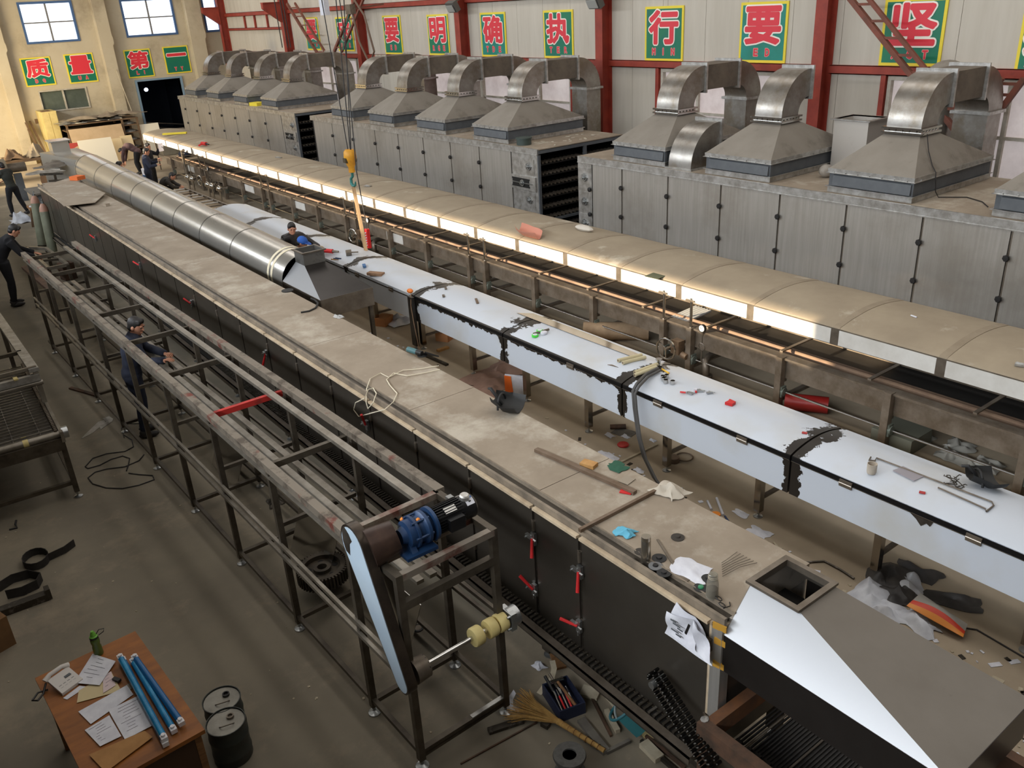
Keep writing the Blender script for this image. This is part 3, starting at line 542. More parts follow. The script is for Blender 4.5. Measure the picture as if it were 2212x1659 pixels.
r = MB(); r.bx(FX+.06, FX+.10, 2, 34.8, .48, .76); r.bx(FX+.0, FX+.16, 2, 34.8, .76, .79); r.bx(FX+.06, FX+.2, 2, 34.8, .47, .48); r.build('front_rail', m_post, t)
MB().bx(RX-.1, RX-.04, 2, 34.8, .48, .79).build('rear_rail', m_post, t)
b = MB(); b.bx(FX+.16, FX+.62, 2, 34.8, .66, .68); b.build('bed_plate', m_bed, t)
MB().bx(FX+.62, RX-.1, 2, 34.8, .5, .52).build('gap_shade_sheet', m_black, t)  # black sheet standing in for the canopy's shadow in the gap
MB().tube([(FX+.40, 2, .725), (FX+.40, 34.5, .725)], .03, 8).build('steam_pipe', m_bed, t); MB().tube([(FX+.19, 2, .70), (FX+.19, 34.5, .70)], .012, 6).build('guide_rod', m_steel, t)
y = 2.6
while y < 34.5:
    MB().beam((FX+.16, y, .80), (RX-.1, y, .80), .05, .02).build('cross_bar', m_post, t); y += 1.36
MB().cyl((FX+.02, 2, .28), (FX+.02, 33.5, .28), .016, n=8).build('drive_shaft', m_chrome, t)
sm = [3.0, 4.37, 5.78, 7.13, 8.48, 9.8, 11.15, 12.54, 13.9, 15.26, 16.67, 18.08, 19.5, 20.88, 22.33, 23.71, 25.2, 26.81, 28.25, 29.74, 31.2, 32.7, 34.2, 35.7, 37.2]
def cz(u): return 1.43+.085*math.sin(math.pi*u)**.9
cp = [(FX+.0, 1.40), (FX+.02, 1.43)]+[(FX+.04+(RX-FX-.06)*k/14, cz(k/14)+.012) for k in range(0, 15)]+[(RX, 1.42), (RX, 1.22)]
for a, b in zip([1.6]+sm[:-1], sm):
    inner = [(x-(.012 if x > 10.9 else -.012), z-.012) for x, z in cp[::-1]]
    MB().prism([(x, 0, z) for x, z in cp+inner], (0, a, 0), (0, b, 0)).build('canopy_section', m_canopy, t, smooth=35)
    f = MB(); f.bx(FX-.006, FX+.004, a+.06, b-.06, 1.21, 1.415); f.build('flange_film', m_flange, t)
    f = MB(); f.bx(FX-.004, FX+.004, a-.06, a+.06, 1.2, 1.425); f.build('seam_strip', m_steel, t)
    MB().prism([(x, 0, z+.005) for x, z in cp[:-1]]+[(x, 0, z-.004) for x, z in cp[:-1][::-1]], (0, a-.05, 0), (0, a+.05, 0)).build('seam_cover', m_seamdust, t, smooth=35)
MB().bx(FX, FX+.004, 1.6, 37.2, 1.2, 1.43).build('flange', m_steel, t)
e = MB().prism([(x, 0, z) for x, z in cp]+[(FX, 0, 1.22)], (0, 37.18, 0), (0, 37.2, 0)).build('canopy_end', m_canopy, t)
MB().bx(FX+.3, FX+.34, 36.8, 36.84, 0, 1.3).build('end_post', m_post, t); MB().bx(FX-.02, FX+.02, 36.8, 36.84, 0, 1.3).build('end_post', m_post, t)
for y in (26.0, 22.3, 31.6, 17.0): MB().bx(FX+.052, FX+.058, y-.0, y+.75, .50, .70).build('white_plate', m_flange, t)
# valves, gauges and bent pipes of the canopy line
def gauge(y, z=.86):
    g = MB(); g.cyl((FX-.05, y, z), (FX-.01, y, z), .06, n=20); g.ring((FX-.05, y, z), .058, .008, (1, 0, 0), 20, 6); o = g.build('gauge', m_knob, t)
    f = MB().cyl((FX-.054, y, z), (FX-.05, y, z), .05, n=20).build('dial', M('dial_white', (236, 232, 222), .5), o); MB().beam((FX-.056, y, z-.01), (FX-.056, y+.03, z+.02), .006).build('needle', m_knob, o)
    s = MB(); s.cyl((FX-.03, y, z-.06), (FX-.03, y, z-.12), .018, n=6); s.tube([(FX-.03, y, z-.12), (FX-.03, y, z-.24)], .01, 6); s.ring((FX-.03, y, z-.30), .06, .009, (1, 0, .2), 18, 6); s.tube([(FX-.03, y, z-.36), (FX-.03, y, .3)], .01, 6); s.build('siphon', m_steel, t)
def handwheel(y, z=.42, x=FX-.1):
    w = MB(); w.ring((x-.12, y, z), .17, .016, (1, .15, 0), 24, 8); w.cyl((x-.14, y, z), (x-.08, y, z), .03, n=10)
    for k in range(3):
        a = .5+k*2.094; w.cyl((x-.12, y, z), (x-.12, y+.165*math.cos(a), z+.165*math.sin(a)), .012, n=6)
    w.build('handwheel', m_chrome, t)
    g = MB(); g.cyl((x-.08, y, z), (x+.02, y, z), .02, n=8); g.box((x+.04, y-.1, z+.02), (.14, .16, .22)); g.cyl((x+.03, y-.2, z-.08), (x+.03, y-.3, z-.1), .05, n=10); g.build('gearbox', M('cast_brown', (150, 124, 98), .5, .4, (120, 98, 78), 8), t)
def elbow_pipe(y):
    MB().tube([(FX+.9, y+.1, .33), (FX+.35, y+.1, .33), (FX+.16, y+.09, .33), (FX+.06, y+.06, .30), (FX+.02, y, .22), (FX+.02, y, .06)], .055, 12).build('bent_pipe', m_steel, t)
    f = MB().lathe([(.055, 0), (.1, 0), (.1, .03), (.055, .03)], (FX+.02, y, .06), n=16).build('pipe_flange', m_steel, t)
for b_ in (7.9, 18.4, 29.7): gauge(b_+.06); handwheel(b_+.62); elbow_pipe(b_+.0)
for y, h in ((31.4, 1.25), (30.9, .95), (29.3, .9), (28.9, .8), (28.2, .7)):
    v = MB(); x = FX-.28; v.cyl((x, y, 0), (x, y, h-.28), .035, n=8); v.ell((x, y, .42), (.10, .12, .11), 10, 7); v.cyl((x, y, h-.28), (x, y, h), .014, n=6); v.cyl((x-.1, y, .42), (x+.26, y, .42), .06, n=10); v.lathe([(0, 0), (.06, 0), (.06, .02), (0, .02)], (x, y, h-.02), n=12); v.build('valve', m_chrome, t)
MB().tube([(FX-.15, 31.9, .35), (FX-.15, 31.9, 1.26), (FX-.14, 31.7, 1.31)], .05, 10).build('riser_pipe', m_steel, t)
P = GZ(1512, 672, .70)
for k in range(6): single('white_tube', MB().cyl((FX+.2, P.y-.22+k*.06, .715+.0*k), (FX+.95, P.y-.14+k*.06, .715), .026, n=8), M('white_plastic', (226, 226, 224), .5), ('first', 'second', 'third', 'fourth', 'fifth', 'sixth')[k]+' white tube from the near side of the bundle on the canopy line bed', 'tube', 'bundled white tubes')
# things lying on the canopy
def cztop(x): return cz((x-FX-.04)/(RX-FX-.06))+.014
def on_canopy(px, py):
    P = GZ(px, py, 1.5)
    for _ in range(4): P = GZ(px, py, cztop(min(max(P.x, FX+.05), RX-.05)))
    return P
P = on_canopy(1142, 512); lf = MB()
lf.grid(10, 7, lambda u, v: P+V(((v-.5)*.36*(1-.5*(2*u-1)**2), (u-.5)*.62, .01+.14*(2*v-1)**2+.06*max(0, u-.6)*(2.5))), .006); single('pink_sheet_scrap', lf, M('pink_sheet', (206, 140, 118), .8), 'curled pink sheet scrap lying on the far canopy', 'sheet')
P = on_canopy(1416, 597); single('green_card', MB().box(P+V((0, 0, .006)), (.22, .26, .01), .1), M('olive_card', (74, 78, 58), .7), 'dark green rectangular pad lying on the far canopy', 'pad')
P = on_canopy(1262, 498); single('plastic_scrap', MB().ell(P+V((0, 0, .045)), (.1, .24, .06), 9, 6), M('thin_plastic', (226, 218, 206), .4, alpha=.75), 'crumpled clear plastic scrap on the far canopy rear edge below the oven gap', 'plastic scrap')
P = on_canopy(378, 291); single('yellow_bar', MB().box(P+V((0, 0, .05)), (.9, .14, .06), -.6), m_yel, 'yellow bar lying on the far end of the canopy', 'bar')
P = on_canopy(440, 316); d = thing('power_drill', P, 'red power drill lying on the canopy near its far end', 'drill'); MB().cyl(P+V((0, .12, .09)), P+V((.05, -.16, .09)), .06, n=10).build('body', m_clampred, d); MB().beam(P+V((0, .1, .08)), P+V((-.12, .16, .02)), .055).build('grip', m_clampred, d); MB().cyl(P+V((.05, -.16, .09)), P+V((.09, -.32, .08)), .035, .02, n=8).build('chuck', m_knob, d)
for px, py, w in ((602, 341, .25), (795, 403, .2), (2203, 790, .1)):
    P = on_canopy(px, py); b = MB(); b.box(P+V((0, 0, .014)), (.07, w, .025), .3); b.cyl(P+V((0, -w*.4, .03)), P+V((0, w*.4, .03)), .01, n=6); single('clamp_part', b, m_alum, {602: 'small metal clamp on the canopy toward its far end', 795: 'small metal clamp on the canopy right of the hoist strap', 2203: 'small metal piece on the canopy by the right edge'}[px], 'clamp')
P = on_canopy(1972, 685); single('cigarette_end', MB().cyl(P+V((0, -.05, .01)), P+V((.02, .04, .01)), .01, n=6), m_paper, 'white stub lying on the near part of the canopy', 'stub')
# ---------------------------------------------------------------- dark tunnel with toggle-clamped doors
DX0, DX1, DT = 3.72, 4.63, 1.69
DY = [2.93, 4.27, 4.86, 5.81, 6.77, 7.72, 8.68, 9.65, 10.6, 11.58, 12.54, 13.56, 14.55, 15.7, 16.69, 17.72, 18.71, 19.7, 20.7, 21.71, 22.8, 23.9, 25.0, 26.1]
t = thing('tunnel_oven', (DX0, 2.86, 0), 'long dark steel tunnel, dusty on top, its side doors held by red-handled clamps', 'tunnel oven')
MB().bx(DX0+.0, DX1, 2.86, 26.3, .46, DT-.03).build('casing', m_dark, t)
tops = [2.84, 4.95, 7.1, 9.6, 12.2, 14.8, 17.4, 20.0, 22.6, 26.3]
for a, b in zip(tops[:-1], tops[1:]): MB().bx(DX0+.10, DX1+.02, a+.004, b-.004, DT-.03, DT+.0).build('top_sheet', m_dust, t)
for b in tops[1:-1]: MB().bx(DX0+.1, DX1+.02, b-.05, b+.05, DT, DT+.006).build('joint_strip', m_dust2, t) if False else None
g = MB(); g.bx(DX0-.015, DX0+.012, 2.84, 26.3, DT-.09, DT+.006); g.bx(DX0+.012, DX0+.10, 2.84, 26.3, DT-.07, DT-.055); g.bx(DX0+.092, DX0+.104, 2.84, 26.3, DT-.055, DT+.008); g.build('drip_gutter', M('dusty_gutter', (150, 136, 118), .7, .2, (108, 98, 86), 4), t)
for i, (a, b) in enumerate(zip(DY[:-1], DY[1:])):
    d = MB().bx(DX0-.035, DX0-.002, a+.02, b-.02, .48, DT-.06).build('door', m_dark, t)
    l = MB(); l.bx(DX0-.062, DX0-.02, a+.015, b-.015, DT-.075, DT-.05); l.build('door_lip', m_dustlip, d)
    p = MB(); p.bx(DX0-.02, DX0+.0, a-.02, a+.02, .46, DT-.09); p.build('door_post', m_seam, t)
    if a < 14:
        for z in (DT-.25, .75):
            h = MB(); h.cyl((DX0-.045, a, z-.05), (DX0-.045, a, z+.05), .014, n=8); h.bx(DX0-.04, DX0-.02, a-.015, a+.03, z-.05, z+.05); h.build('hinge', m_steel, t)
MB().bx(DX0-.03, DX0+.06, 2.84, 2.93, .44, DT-.09).build('corner_post', m_stain, t); MB().bx(DX0-.03, DX0-.0, 2.93, 2.96, .47, DT-.06).build('edge_seal', m_dustlip, t)
MB().bx(DX0+.06, DX1, 2.84, 2.86, 1.2, DT-.03).build('end_plate', m_stain, t)
def toggle(P, ang):
    c = MB(); x = DX0-.04; c.box((x-.015, P.y, P.z), (.03, .05, .12)); c.cyl((x-.03, P.y-.05, P.z+.0), (x-.03, P.y+.05, P.z), .012, n=6); c.box((x-.03, P.y+.05, P.z+.01), (.03, .07, .03)); c.cyl((x-.06, P.y+.07, P.z), (x, P.y+.07, P.z), .009, n=6); c.cyl((x-.03, P.y, P.z-.09), (x-.03, P.y, P.z-.05), .008, n=6)
    o = c.build('toggle_clamp', m_zinc, t); e = V((-.05, math.cos(ang)*.16, math.sin(ang)*.16)); s = V((x-.035, P.y, P.z+.01)); MB().tube([s, s+e*.5, s+e], [.012, .014, .016], 8).build('grip', m_clampred, o)
for px, py, a in ((1154, 1163, -1.9), (1156, 1273, .75), (1254, 1235, -1.85), (1252, 1352, .05), (577, 765, -1.4), (794, 918, 1.8), (415, 656, .4), (207, 515, .4), (303, 573, .3)): toggle(GX(px, py, DX0-.05), a)
for y in (2.95, 4.83, 6.8, 8.7, 10.6, 12.6, 14.6, 16.7, 18.7, 20.7, 22.8, 25.0):
    for x in (DX0+.05, DX1-.06): l = MB().bx(x-.05, x+.05, y-.05, y+.05, .07, .47).build('leg', m_frame, t); q = foot(t, x, y); q.parent = l
r = MB(); r.bx(3.50, 3.58, 2.92, 26, .49, .505); r.bx(3.50, 3.512, 2.92, 26, .44, .505); r.build('chain_guide', m_steel, t)
r = MB(); r.bx(3.60, 3.66, 2.92, 26, .47, .50); r.mi = 1
y = 2.94
while y < 13: r.bx(3.585, 3.675, y, y+.022, .50, .52); y += .05
r.build('slat_chain', [m_black, m_seam], t)
MB().bx(3.62, 3.66, 2.92, 26, .25, .30).build('lower_rail', m_frame, t)
for y in (2.95, 4.83, 6.8, 8.7, 10.6, 12.6): MB().bx(3.56, 3.72, y-.03, y+.03, .44, .48).build('guide_bracket', m_frame, t)
# ---------------------------------------------------------------- inlet hood at the near end and its twin on the round duct line
m_bright = M('bright_hood_sheet', (196, 198, 202), .3, .62)  # hood steel lightened in colour for the daylight it would mirror
m_hoodgrey = M('grey_dust_sheet', (124, 116, 106), .9, 0, (114, 106, 96), 1.2, .04, c3=(92, 86, 78), scale3=2.2, lo3=.66, hi3=.74)
m_hooddark = M('dark_hood_sheet', (62, 58, 56), .35, .7, (54, 50, 48), 2)  # same hood steel, its dark reflections put into the colour
def inlet_hood(name, loc, L, side, slope, skirt, chim, label, ch=.02):
    # local: x across 0..0.92, y from 0 (chimney side) to -L, z relative to skirt top
    t = thing(name, loc, label, 'hood', 'hoods with a square chimney'); O = V(loc); w = .92; cx0, cx1, cy0, cy1, hz = .29, .67, -.34, .02, .27
    Bq = [V((0, 0, 0)), V((w, 0, 0)), V((w, -L, 0)), V((0, -L, 0))]; Tq = [V((cx0, cy1, hz)), V((cx1, cy1, hz)), V((cx1, cy0, hz)), V((cx0, cy0, hz))]
    def face(nm, q, m): 
        mb = MB(); n = (q[1]-q[0]).cross(q[2]-q[0]).normalized(); n = -n if n.z < 0 else n; mb.prism([O+p-n*.006 for p in q], (0, 0, 0), n*.006); return mb.build(nm, m, t)
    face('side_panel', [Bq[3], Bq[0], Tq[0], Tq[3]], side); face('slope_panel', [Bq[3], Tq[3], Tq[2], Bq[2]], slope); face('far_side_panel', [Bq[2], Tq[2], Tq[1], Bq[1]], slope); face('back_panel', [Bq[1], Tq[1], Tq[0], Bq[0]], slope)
    s = MB(); s.bx(O.x-.004, O.x, O.y-L, O.y, O.z-.30, O.z); s.bx(O.x, O.x+w, O.y-L-.004, O.y-L, O.z-.30, O.z); s.bx(O.x+w, O.x+w+.004, O.y-L, O.y, O.z-.30, O.z); s.build('skirt', skirt, t)
    c = MB(); q = .012; z0, z1 = O.z+hz-.03, O.z+hz+ch
    x0, x1, y0, y1 = O.x+cx0, O.x+cx1, O.y+cy0, O.y+cy1
    for b in ((x0, x0+q, y0, y1), (x1-q, x1, y0, y1), (x0+q, x1-q, y0, y0+q), (x0+q, x1-q, y1-q, y1)): c.bx(*b, z0, z1)
    c.build('chimney', chim, t); c = MB(); rectring(c, x0, x1, y0, y1, z1-.02, z1, .03); c.build('chimney_rim', m_steel, t)
    MB().bx(x0+q, x1-q, y0+q, y1-q, z0-.2, z0-.19).build('throat', m_black, t)  # black plate standing in for the dark inside of the chimney
    return t
inlet_hood('inlet_hood', (3.70, 2.832, 1.575), 1.55, m_bright, m_hoodgrey, m_hooddark, m_steel, 'steel inlet hood with an open square chimney at the near end of the dark tunnel')
hd = bpy.data.objects['inlet_hood']
for z in (1.50, 1.30, 1.62):
    y = 2.85 if z < 1.55 else 2.868
    MB().box((3.695, y, z), (.012, .10, .05), .2).build('tape_piece', M('ochre_tape', (190, 142, 52), .6), hd)
# rusty mesh-belt infeed frame under the hood
t = thing('mesh_belt_frame', (3.5, 1.0, 0), 'rusty angle frame with a dark wire mesh belt below the near inlet hood', 'belt frame')
MB().bx(3.47, 3.55, .3, 2.84, .80, .94).build('side_beam', m_rust, t); MB().bx(4.75, 4.83, .3, 2.7, .80, .94).build('side_beam', m_rust, t); b = MB(); b.bx(3.55, 4.83, 2.74, 2.82, .80, .94); b.build('cross_beam', M('orange_rust', (128, 84, 52), .7, .2, (92, 66, 50), 5), t)
w = MB(); w.ell((3.53, 2.82, .942), (.035, .03, .01), 8, 5); w.build('weld_bead', m_alum, t)
m_wire = M('wire_mesh', (70, 68, 66), .4, .7)
m_ = MB(); y = .4
while y < 2.7: m_.bx(3.74, 4.62, y, y+.010, .70, .716); y += .026
m_.build('mesh_belt', m_wire, t)
for y in (.5, .8, 1.1, 1.4, 1.7, 2.0, 2.3, 2.6): MB().cyl((3.66, y, .73), (4.7, y, .73), .008, n=6).build('cross_rod', m_steel, t)
MB().bx(3.70, 3.73, .3, 2.7, .62, .69).build('belt_rail', m_frame, t); MB().bx(4.63, 4.66, .3, 2.7, .62, .69).build('belt_rail', m_frame, t)
y = .4; m_ = MB()
while y < 2.7: m_.bx(3.69, 3.735, y, y+.05, .70, .735); y += .08
m_.build('belt_chain', m_black, t)
for y in (1.1, 2.5): MB().bx(3.63, 3.71, y-.04, y+.04, 0, .66).build('leg', m_frame, t); MB().bx(4.64, 4.72, y-.04, y+.04, 0, .66).build('leg', m_frame, t)
for y in (.4, 2.78): MB().bx(3.47, 3.55, y-.04, y+.04, 0, .8).build('leg', m_rust, t); MB().bx(4.75, 4.83, y-.04, y+.04, 0, .8).build('leg', m_rust, t)
MB().bx(3.75, 4.62, .3, 2.7, .45, .46).build('return_belt', m_wire, t)
# double roller chain loop standing against the last door
t = thing('roller_chain', (3.5, 2.9, 0), 'black double roller chain loop leaning up beside the last tunnel door', 'chain')
A, B = GX(1428, 1460, 3.62), GX(1560, 1665, 3.45); B.z = max(B.z, .08); D = (B-A); L = D.length; dn = D.normalized(); nn = V((0, dn.z, -dn.y)).normalized()
for off in (0, .055):
    m = MB(); n = int(L/.032)
    pts = [(A+dn*(i*.032)+nn*.055) for i in range(n)]+[A-dn*.055*math.cos(a)+nn*.055*math.sin(a) for a in (.5, 0, -.5)]+[(A+dn*(i*.032)-nn*.055) for i in range(n)]
    for p in pts: m.cyl(p+V((-off, 0, 0)), p+V((-off-.04, 0, 0)), .012, n=6)
    k = m.build('chain_strand', M('oiled_chain', (30, 28, 26), .35, .8), t)
    m = MB(); 
    for p in pts: m.cyl(p+V((-off-.04, 0, 0)), p+V((-off-.045, 0, 0)), .005, n=5)
    m.build('rivet', m_alum, k)
MB().cyl(A+dn*.02+V((.02, 0, 0)), A+dn*.02+V((-.12, 0, 0)), .03, n=10).build('sprocket_hub', m_zinc, t)
# ---------------------------------------------------------------- round duct line with its hood
m_round = M('galvanised_round_duct', (206, 202, 194), .25, .75, (184, 180, 172), .9, 0, (1, .4, 1), .3, .7, 4, .06)
t = thing('round_duct', (5.55, 13.3, 1.0), 'long shiny round steel duct lying behind the dark tunnel, from square hood to far end', 'duct')
def dc(y): return V((5.55, y, 1.36+(y-13.2)*.0128))
ys = [13.45, 15.9, 17.6, 19.3, 20.9, 22.6, 24.4, 26.2, 28.4]
for i, (a, b) in enumerate(zip(ys[:-1], ys[1:])):
    r0 = .43 + .004*i; MB().cyl(dc(a), dc(b), r0, r0+.004, n=40, caps=False).build('duct_section', m_round, t)
    m = MB(); m.cyl(dc(b-.03), dc(b+.03), r0+.012, n=40, caps=False); m.build('joint_band', m_round, t)
for y in (13.9, 14.05): m = MB(); m.cyl(dc(y-.04), dc(y+.04), .435, n=40, caps=False); m.build('tape_band', M('cream_tape', (226, 214, 186), .6), t)
e = dc(28.4); f = V((5.1, 30.6, 1.55))
rg = [[e+V((math.cos(a)*.465, 0, math.sin(a)*.465)) for a in (2*math.pi*k/24 for k in range(24))], [V((5.2+max(-.55, min(.55, .8*math.cos(a))), 30.9, 1.45+max(-.5, min(.5, .75*math.sin(a))))) for a in (2*math.pi*k/24 for k in range(24))]]
MB().loft(rg, True).build('transition', m_round, t)
m = MB(); m.bx(4.95, 5.45, 30.3, 30.9, 1.85, 2.3); m.build('end_neck', m_round, t); m = MB(); rectring(m, 4.95, 5.45, 30.3, 30.9, 2.27, 2.3, .06); m.build('end_flange', m_alum, t)
for y in (16.8, 21.8, 26.8): m = MB(); m.bx(5.2, 5.9, y-.04, y+.04, .0, .95); m.build('cradle', m_frame, t)
T = inlet_hood('inlet_hood', (5.12, 13.42, 1.42), 1.45, m_bright, m_hooddark, m_steel, M('grey_chimney_sheet', (118, 116, 112), .45, .6, (100, 98, 94), 3, lo=.55, hi=.6), 'hood with tall square chimney at the near end of the round duct', .22)
for x in (5.16, 6.0): 
    for y in (12.05, 13.3): MB().bx(x-.03, x+.03, y-.03, y+.03, 0, 1.14).build('leg', m_frame, T)
# ---------------------------------------------------------------- open steel frame conveyor with the gear motor
FA = V((2.19, 4.5, 0)); FU = V((-.29, 12.8, 0)).normalized(); FN = V((FU.y, -FU.x, 0))
def FP(s, w, z): return FA+FU*s+FN*w+V((0, 0, z))
t = thing('frame_conveyor', FA, 'long open frame of oily steel tubes standing between the floor aisle and the dark tunnel', 'conveyor frame')
m_rail = M('mottled_red_rail', (126, 116, 103), .55, .3, (112, 54, 44), 3.4, .06, None, .58, .66, 7, c3=(84, 74, 64), scale3=5, lo3=.5, hi3=.62)
m_clean = M('clean_channel', (158, 151, 140), .38, .6, (124, 116, 104), 4)
TH = 1.87
LS = [0.02, .77, 2.22, 3.67, 5.12, 6.58, 8.08, 9.53, 10.98, 12.5]
for i, s in enumerate(LS):
    for w in (0, .85):
        l = MB().beam(FP(s, w, .08), FP(s, w, TH-.06 if s > .1 else TH), .055).build('leg', m_frame, t); P = FP(s, w, 0); q = foot(t, P.x, P.y, h=.09); q.parent = l
    MB().beam(FP(s, .03, .13), FP(s, .82, .13), .05, .04).build('base_tie', m_frame, t)
    if i > 1:
        m = m_rail if i != 3 else M('bright_red_bar', (176, 44, 38), .55, 0, (60, 40, 34), 5, lo=.5, hi=.7)
        MB().beam(FP(s+.12, .02, TH-.10), FP(s+.12, .84, TH-.10), .05, .06).build('cross_bar', m if i == 3 else m_frame, t)
        MB().beam(FP(s+.05, .03, 1.18), FP(s+.05, .82, 1.18), .04).build('mid_tie', m_frame, t)
MB().beam(FP(.77, 0, TH-.03), FP(12.8, 0, TH-.03), .075, .075).build('top_rail', m_rail, t)
MB().beam(FP(.77, -.02, TH-.13), FP(12.8, -.02, TH-.13), .02, .03).build('edge_strip', m_clean, t)
MB().beam(FP(.77, .88, TH-.03), FP(12.9, .88, TH-.03), .085, .075).build('top_rail', m_rail, t)
MB().beam(FP(.77, .70, TH-.05), FP(12.8, .70, TH-.05), .07, .04).build('inner_rail', m_clean, t)
for w in (.50, .63): MB().beam(FP(.6, w, 1.22), FP(12.6, w, 1.22), .07, .035).build('guide_channel', m_clean, t)
for z in (1.02, .90): MB().beam(FP(.0, -.035, z), FP(12.8, -.035, z), .03, .035).build('side_rail', m_clean, t)
for z in (1.02, .90): MB().beam(FP(.0, .885, z), FP(12.8, .885, z), .03, .035).build('side_rail', m_frame, t)
for w in (0, .85): MB().beam(FP(.0, w, .16), FP(12.8, w, .16), .04).build('base_rail', m_frame, t)
# near bay
for a, b in (((.02, 0), (.02, .85)), ((.28, 0), (.28, .85)), ((.77, 0), (.77, .85))): MB().beam(FP(*a, TH-.03), FP(*b, TH-.03), .055, .055).build('bay_bar', m_frametop if a[0] else m_frame, t)
for w in (0, .85): MB().beam(FP(0, w, TH-.03), FP(.8, w, TH-.03), .055, .055).build('bay_bar', m_frame, t)
MB().beam(FP(.02, .02, TH-.28), FP(.02, .85, TH-.28), .055, .07).build('bay_bar', m_frame, t)
MB().beam(FP(.02, .0, .16), FP(.02, .85, .16), .05).build('base_tie', m_frame, t); MB().beam(FP(.02, .5, .188), FP(.02, .83, .188), .04, .004).build('bare_plate', m_alum, t)
# floor straightening bars below
MB().beam(FP(.02, .0, .98), FP(.3, .0, .98), .06, .06).build('bearing_arm', m_frame, t)
# stainless shield plates behind the chain case
sh = MB(); sh.prism([FP(.02, .02, TH-.05), FP(.5, .02, TH-.05), FP(.5, .02, .95), FP(.04, .02, 1.05)], (0, 0, 0), FN*.006); sh.build('mirror_shield', m_chrome, t)
# ---- gear motor
P0 = FP(.22, .14, TH+.14); AX = FN
g = thing('gear_motor', FP(.22, .45, TH), 'blue gear reducer with black ribbed motor on top of the frame end', 'gear motor')
m_blue = M('reducer_blue', (34, 62, 98), .4, .2, (28, 50, 84), 5)
def LA(prof, mat, nm, n=28): return MB().lathe(prof, P0, AX, n).build(nm, mat, g)
LA([(0, .02), (.055, .02), (.07, .06), (.105, .07), (.11, .12), (.125, .12), (.125, .14), (.10, .15), (.105, .19), (.12, .20), (.13, .21), (.13, .235), (.09, .24), (.09, .27), (.135, .275), (.135, .30), (0, .30)], m_blue, 'reducer_housing')
for k in range(6):
    a = k*math.pi/3; q = P0+AX*.13+V((0, math.cos(a)*.118, math.sin(a)*.118)); MB().cyl(q-AX*.03, q+AX*.12, .010, n=6).build('housing_bolt', m_blue, g)
for a, d in ((1.2, .17), (2.3, .10)): q = P0+AX*d+V((0, math.cos(a)*-.11, math.sin(a)*.11)); MB().ell(q, (.018, .018, .018), 8, 6).build('breather_plug', M('orange_plug', (226, 134, 44), .5), g)
b = MB(); b.prism([P0+AX*.06+V((0, -.05, -.05)), P0+AX*.06+V((0, .05, -.05)), P0+AX*.06+V((0, .12, -.14)), P0+AX*.06+V((0, -.12, -.14))], (0, 0, 0), AX*.05); b.box(P0+AX*.13+V((0, 0, -.128)), (.26, .27, .026)); b.build('foot_bracket', m_blue, g)
m_mot = M('motor_black', (24, 24, 26), .4, .3)
mt = MB().lathe([(0, .30), (.09, .30), (.095, .56), (.098, .57), (.098, .66), (.08, .68), (0, .68)], P0, AX, 26).build('motor_body', m_mot, g)
f = MB()
for k in range(30):
    a = 2*math.pi*k/30; u = V((0, math.cos(a), math.sin(a))); f.beam(P0+AX*.32+u*.10, P0+AX*.55+u*.10, .006, .02, tuple(u))
f.build('cooling_fins', m_mot, mt)
MB().box(P0+AX*.45+V((0, -.11, -.01)), (.13, .07, .10)).build('terminal_box', m_mot, g)
MB().box(P0+AX*.44+V((0, -.06, .085)), (.10, .05, .004), 0, Matrix.Rotation(.6, 3, 'X')).build('name_plate', m_alum, g)
l = MB(); l.mi = 0
def patch(mb, r, a0, a1, x0, x1): 
    n = 6; mb.loft([[P0+AX*x+V((0, -math.sin(a)*rr, math.cos(a)*rr)) for x, rr in ((x0, r), (x1, r), (x1, r+.002), (x0, r+.002))] for a in (a0+(a1-a0)*i/n for i in range(n+1))])
patch(l, .098, .1, .95, .585, .655); l.mi = 1; patch(l, .0995, .1, .40, .587, .653); l.mi = 2; patch(l, .0995, .60, .72, .61, .63); l.build('warning_label', [m_paper, M('label_blue', (48, 110, 186), .5), m_knob], g)
MB().lathe([(0, 0), (.04, 0), (.04, .03), (.03, .04), (0, .04)], P0+AX*.60+V((0, -.02, .09)), (0, -.15, 1), 14).build('fan_cover_cap', m_alum, g)
# chain case with blue film plate
c = thing('chain_case', FP(.2, -.02, .9), 'slanting chain guard case with pale blue film face, from motor down to the roller shaft', 'chain guard')
TC, BC = FP(.42, -.06, TH+.08), FP(-.05, -.06, 1.0); dv = (TC-BC); L = dv.length; du = dv.normalized(); pv = V((0, du.z, -du.y)).normalized(); nv = pv.cross(du).normalized(); nv = nv if nv.x < 0 else -nv
def stad(r0, r1, n=14): # outline, bottom radius r0, top radius r1
    return [TC+du*r1*math.sin(a)+pv*r1*math.cos(a) for a in (math.pi*i/n for i in range(n+1))]+[BC-du*r0*math.sin(a)-pv*r0*math.cos(a) for a in (math.pi*i/n for i in range(n+1))]
MB().prism(stad(.10, .185), nv*-.02, nv*.06).build('guard_shell', M('oily_guard', (70, 62, 56), .3, .8, (92, 82, 72), 5), c)
MB().prism(stad(.085, .165), nv*.060, nv*.063).build('film_face', M('pale_blue_film', (196, 214, 228), .3, 0, (184, 204, 222), 2), c)
rr = random.Random(5); pt = [TC+du*(.15-.03*k if k < 6 else .0)+pv*0 for k in range(1)]
tear = [TC+du*.17+pv*.02, TC+du*.14+pv*.09, TC+du*.06+pv*.14, TC+du*-.02+pv*.15, TC+du*-.06+pv*.10, TC+du*-.01+pv*.06, TC+du*.03+pv*.03, TC+du*.05+pv*-.03, TC+du*.11+pv*-.02]
MB().prism(tear, nv*.063, nv*.0645).build('torn_patch', m_peel, c)
